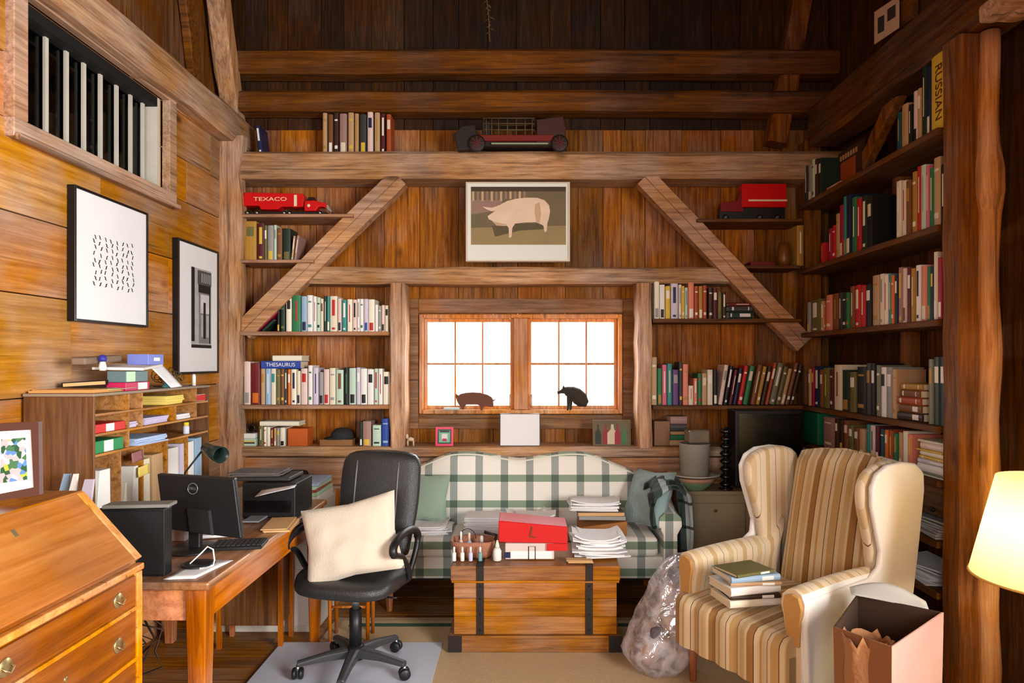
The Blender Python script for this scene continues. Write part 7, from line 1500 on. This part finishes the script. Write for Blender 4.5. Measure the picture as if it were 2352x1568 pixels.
# ---------------------------------------------------------------- container with a brown bag at the lower right
KR = mat('kraft_lamplit_pink', rgb(216,168,152), 0.8, bump=0.25, bscale=40, var=0.08); KRI = mat('kraft_inside_shaded', rgb(70,50,38), 0.9)  # pink lamplight and the shade inside are painted into these kraft colours
kb = thing('cardboard_bin', 'tall open cardboard bin at the lower right holding a brown paper bag', 'bin', (1.24, 2.24, 0))
cs_ = [(1.085, 2.28, 0.575), (1.165, 2.06, 0.60), (1.445, 2.24, 0.640), (1.265, 2.47, 0.62)]
ctr = Vector((sum(c[0] for c in cs_)/4, sum(c[1] for c in cs_)/4))
def insd(c, k): v = Vector((c[0], c[1])); d_ = (ctr-v).normalized()*k; return (v.x+d_.x, v.y+d_.y)
for k in range(4):
    a, b = cs_[k], cs_[(k+1) % 4]; ai, bi = insd(a, 0.008), insd(b, 0.008); sb = 0.94
    def bt(c): v = ctr + (Vector((c[0], c[1]))-ctr)*sb; return (v.x, v.y)
    mb = MB(); mb.hexa([(*bt(a), 0.0125), (*bt(b), 0.0125), (*bt(bi), 0.0125), (*bt(ai), 0.0125), (a[0], a[1], a[2]), (b[0], b[1], b[2]), (*bi, b[2]), (*ai, a[2])]); mb.build('side_wall', KR if k == 1 else (mat('kraft_brown_side', rgb(150,104,72), 0.8, bump=0.3, bscale=40) if k == 0 else KRI), kb)
mb = MB(); mb.add([(*bt(c), 0.018) for c in cs_], [(0, 1, 2, 3)]); mb.build('bottom', KRI, kb)
mb = MB(); N_ = 12     # pale curved flap folded over the back edge
A_, B_ = Vector((1.235, 2.465, 0.625)), Vector((1.425, 2.30, 0.630))
mb.grid(lambda u, v: A_.lerp(B_, u) + Vector((0.02*v, 0.05*v, 0.04*math.sin(u*PI)*v + 0.01*v)) + Vector((0, -0.01, 0)), N_, 6); mb.build('white_flap', mat('newsprint_white', rgb(210,212,206), 0.7), kb, solid=0.003, fix=False)
pb2 = thing('brown_paper_bag', 'crumpled brown paper bag stuffed in the cardboard bin', 'bag', (1.15, 2.19, 0.02))
mb = MB(); rings = []
for j in range(12):
    v = j/11; z = 0.30 + v*0.27; k = 0.062 + 0.012*v; rg = []
    for i in range(28):
        an = 2*PI*i/28; n_ = 1 + 0.22*v*mnoise.noise(Vector((math.cos(an)*3, math.sin(an)*3, v*2)))
        rg.append((1.165+k*n_*math.cos(an), 2.205+k*1.0*n_*math.sin(an), z + (0.045*mnoise.noise(Vector((math.cos(an)*4, math.sin(an)*4, 7))) if v > 0.8 else 0)))
    rings.append(rg)
mb.loops(rings, cap=False); mb.build('bag_body', mat('brown_kraft', rgb(176,126,84), 0.8, bump=0.6, bscale=60), pb2, solid=0.002, fix=False)
# ---------------------------------------------------------------- floor lamp at the right edge
fl = thing('floor_lamp', 'lit floor lamp with a pale pleated shade at the right edge', 'lamp', (1.862, 2.30, 0))
lx, ly = 1.862, 2.30
def shademat():
    m = bpy.data.materials.new('lit_shade_cloth'); m.use_nodes = True; nt = m.node_tree; nt.nodes.clear(); L = nt.links
    o = nt.nodes.new('ShaderNodeOutputMaterial'); d_ = nt.nodes.new('ShaderNodeBsdfDiffuse'); d_.inputs[0].default_value = rgb(250,236,196); t_ = nt.nodes.new('ShaderNodeBsdfTranslucent'); t_.inputs[0].default_value = rgb(255,240,190)
    mx = nt.nodes.new('ShaderNodeMixShader'); mx.inputs[0].default_value = 0.65; L.new(d_.outputs[0], mx.inputs[1]); L.new(t_.outputs[0], mx.inputs[2]); L.new(mx.outputs[0], o.inputs[0]); return m
mb = MB(); z0_, z1_ = QZ(1350, 2.3)+0.03, QZ(1105, 2.3)+0.01; rings = []
for j in range(7):
    v = j/6; r_ = 0.240*(1-v)+0.158*v; rings.append([(lx+(r_+0.0025*(i % 2))*math.cos(2*PI*i/96), ly+(r_+0.0025*(i % 2))*math.sin(2*PI*i/96), z0_+(z1_-z0_)*v) for i in range(96)])
mb.loops(rings, cap=False); mb.build('lamp_shade', shademat(), fl, fix=True)
mb = MB(); mb.tube([(lx+0.2425*math.cos(2*PI*i/48), ly+0.2425*math.sin(2*PI*i/48), z0_) for i in range(49)], 0.004, 6, cap=False); mb.build('shade_trim', mat('shade_trim', rgb(226,176,90), 0.7), fl)
mb = MB(); mb.lathe([(0.0, 0.001), (0.13, 0.001), (0.13, 0.012), (0.03, 0.025), (0.012, 0.04), (0.010, 0.80), (0.016, 0.81), (0.016, 0.84), (0, 0.841)], (lx, ly, 0), 24); mb.build('stand', BRASS, fl)
mb = MB(); mb.lathe([(0.0, 0.842), (0.02, 0.85), (0.032, 0.90), (0.02, 0.935), (0, 0.945)], (lx, ly, 0), 18)
mb.build('bulb', mat('lit_bulb', rgb(255,230,180), 0.3, emit=150.0, emitcol=(1.0, 0.78, 0.42, 1)), fl)
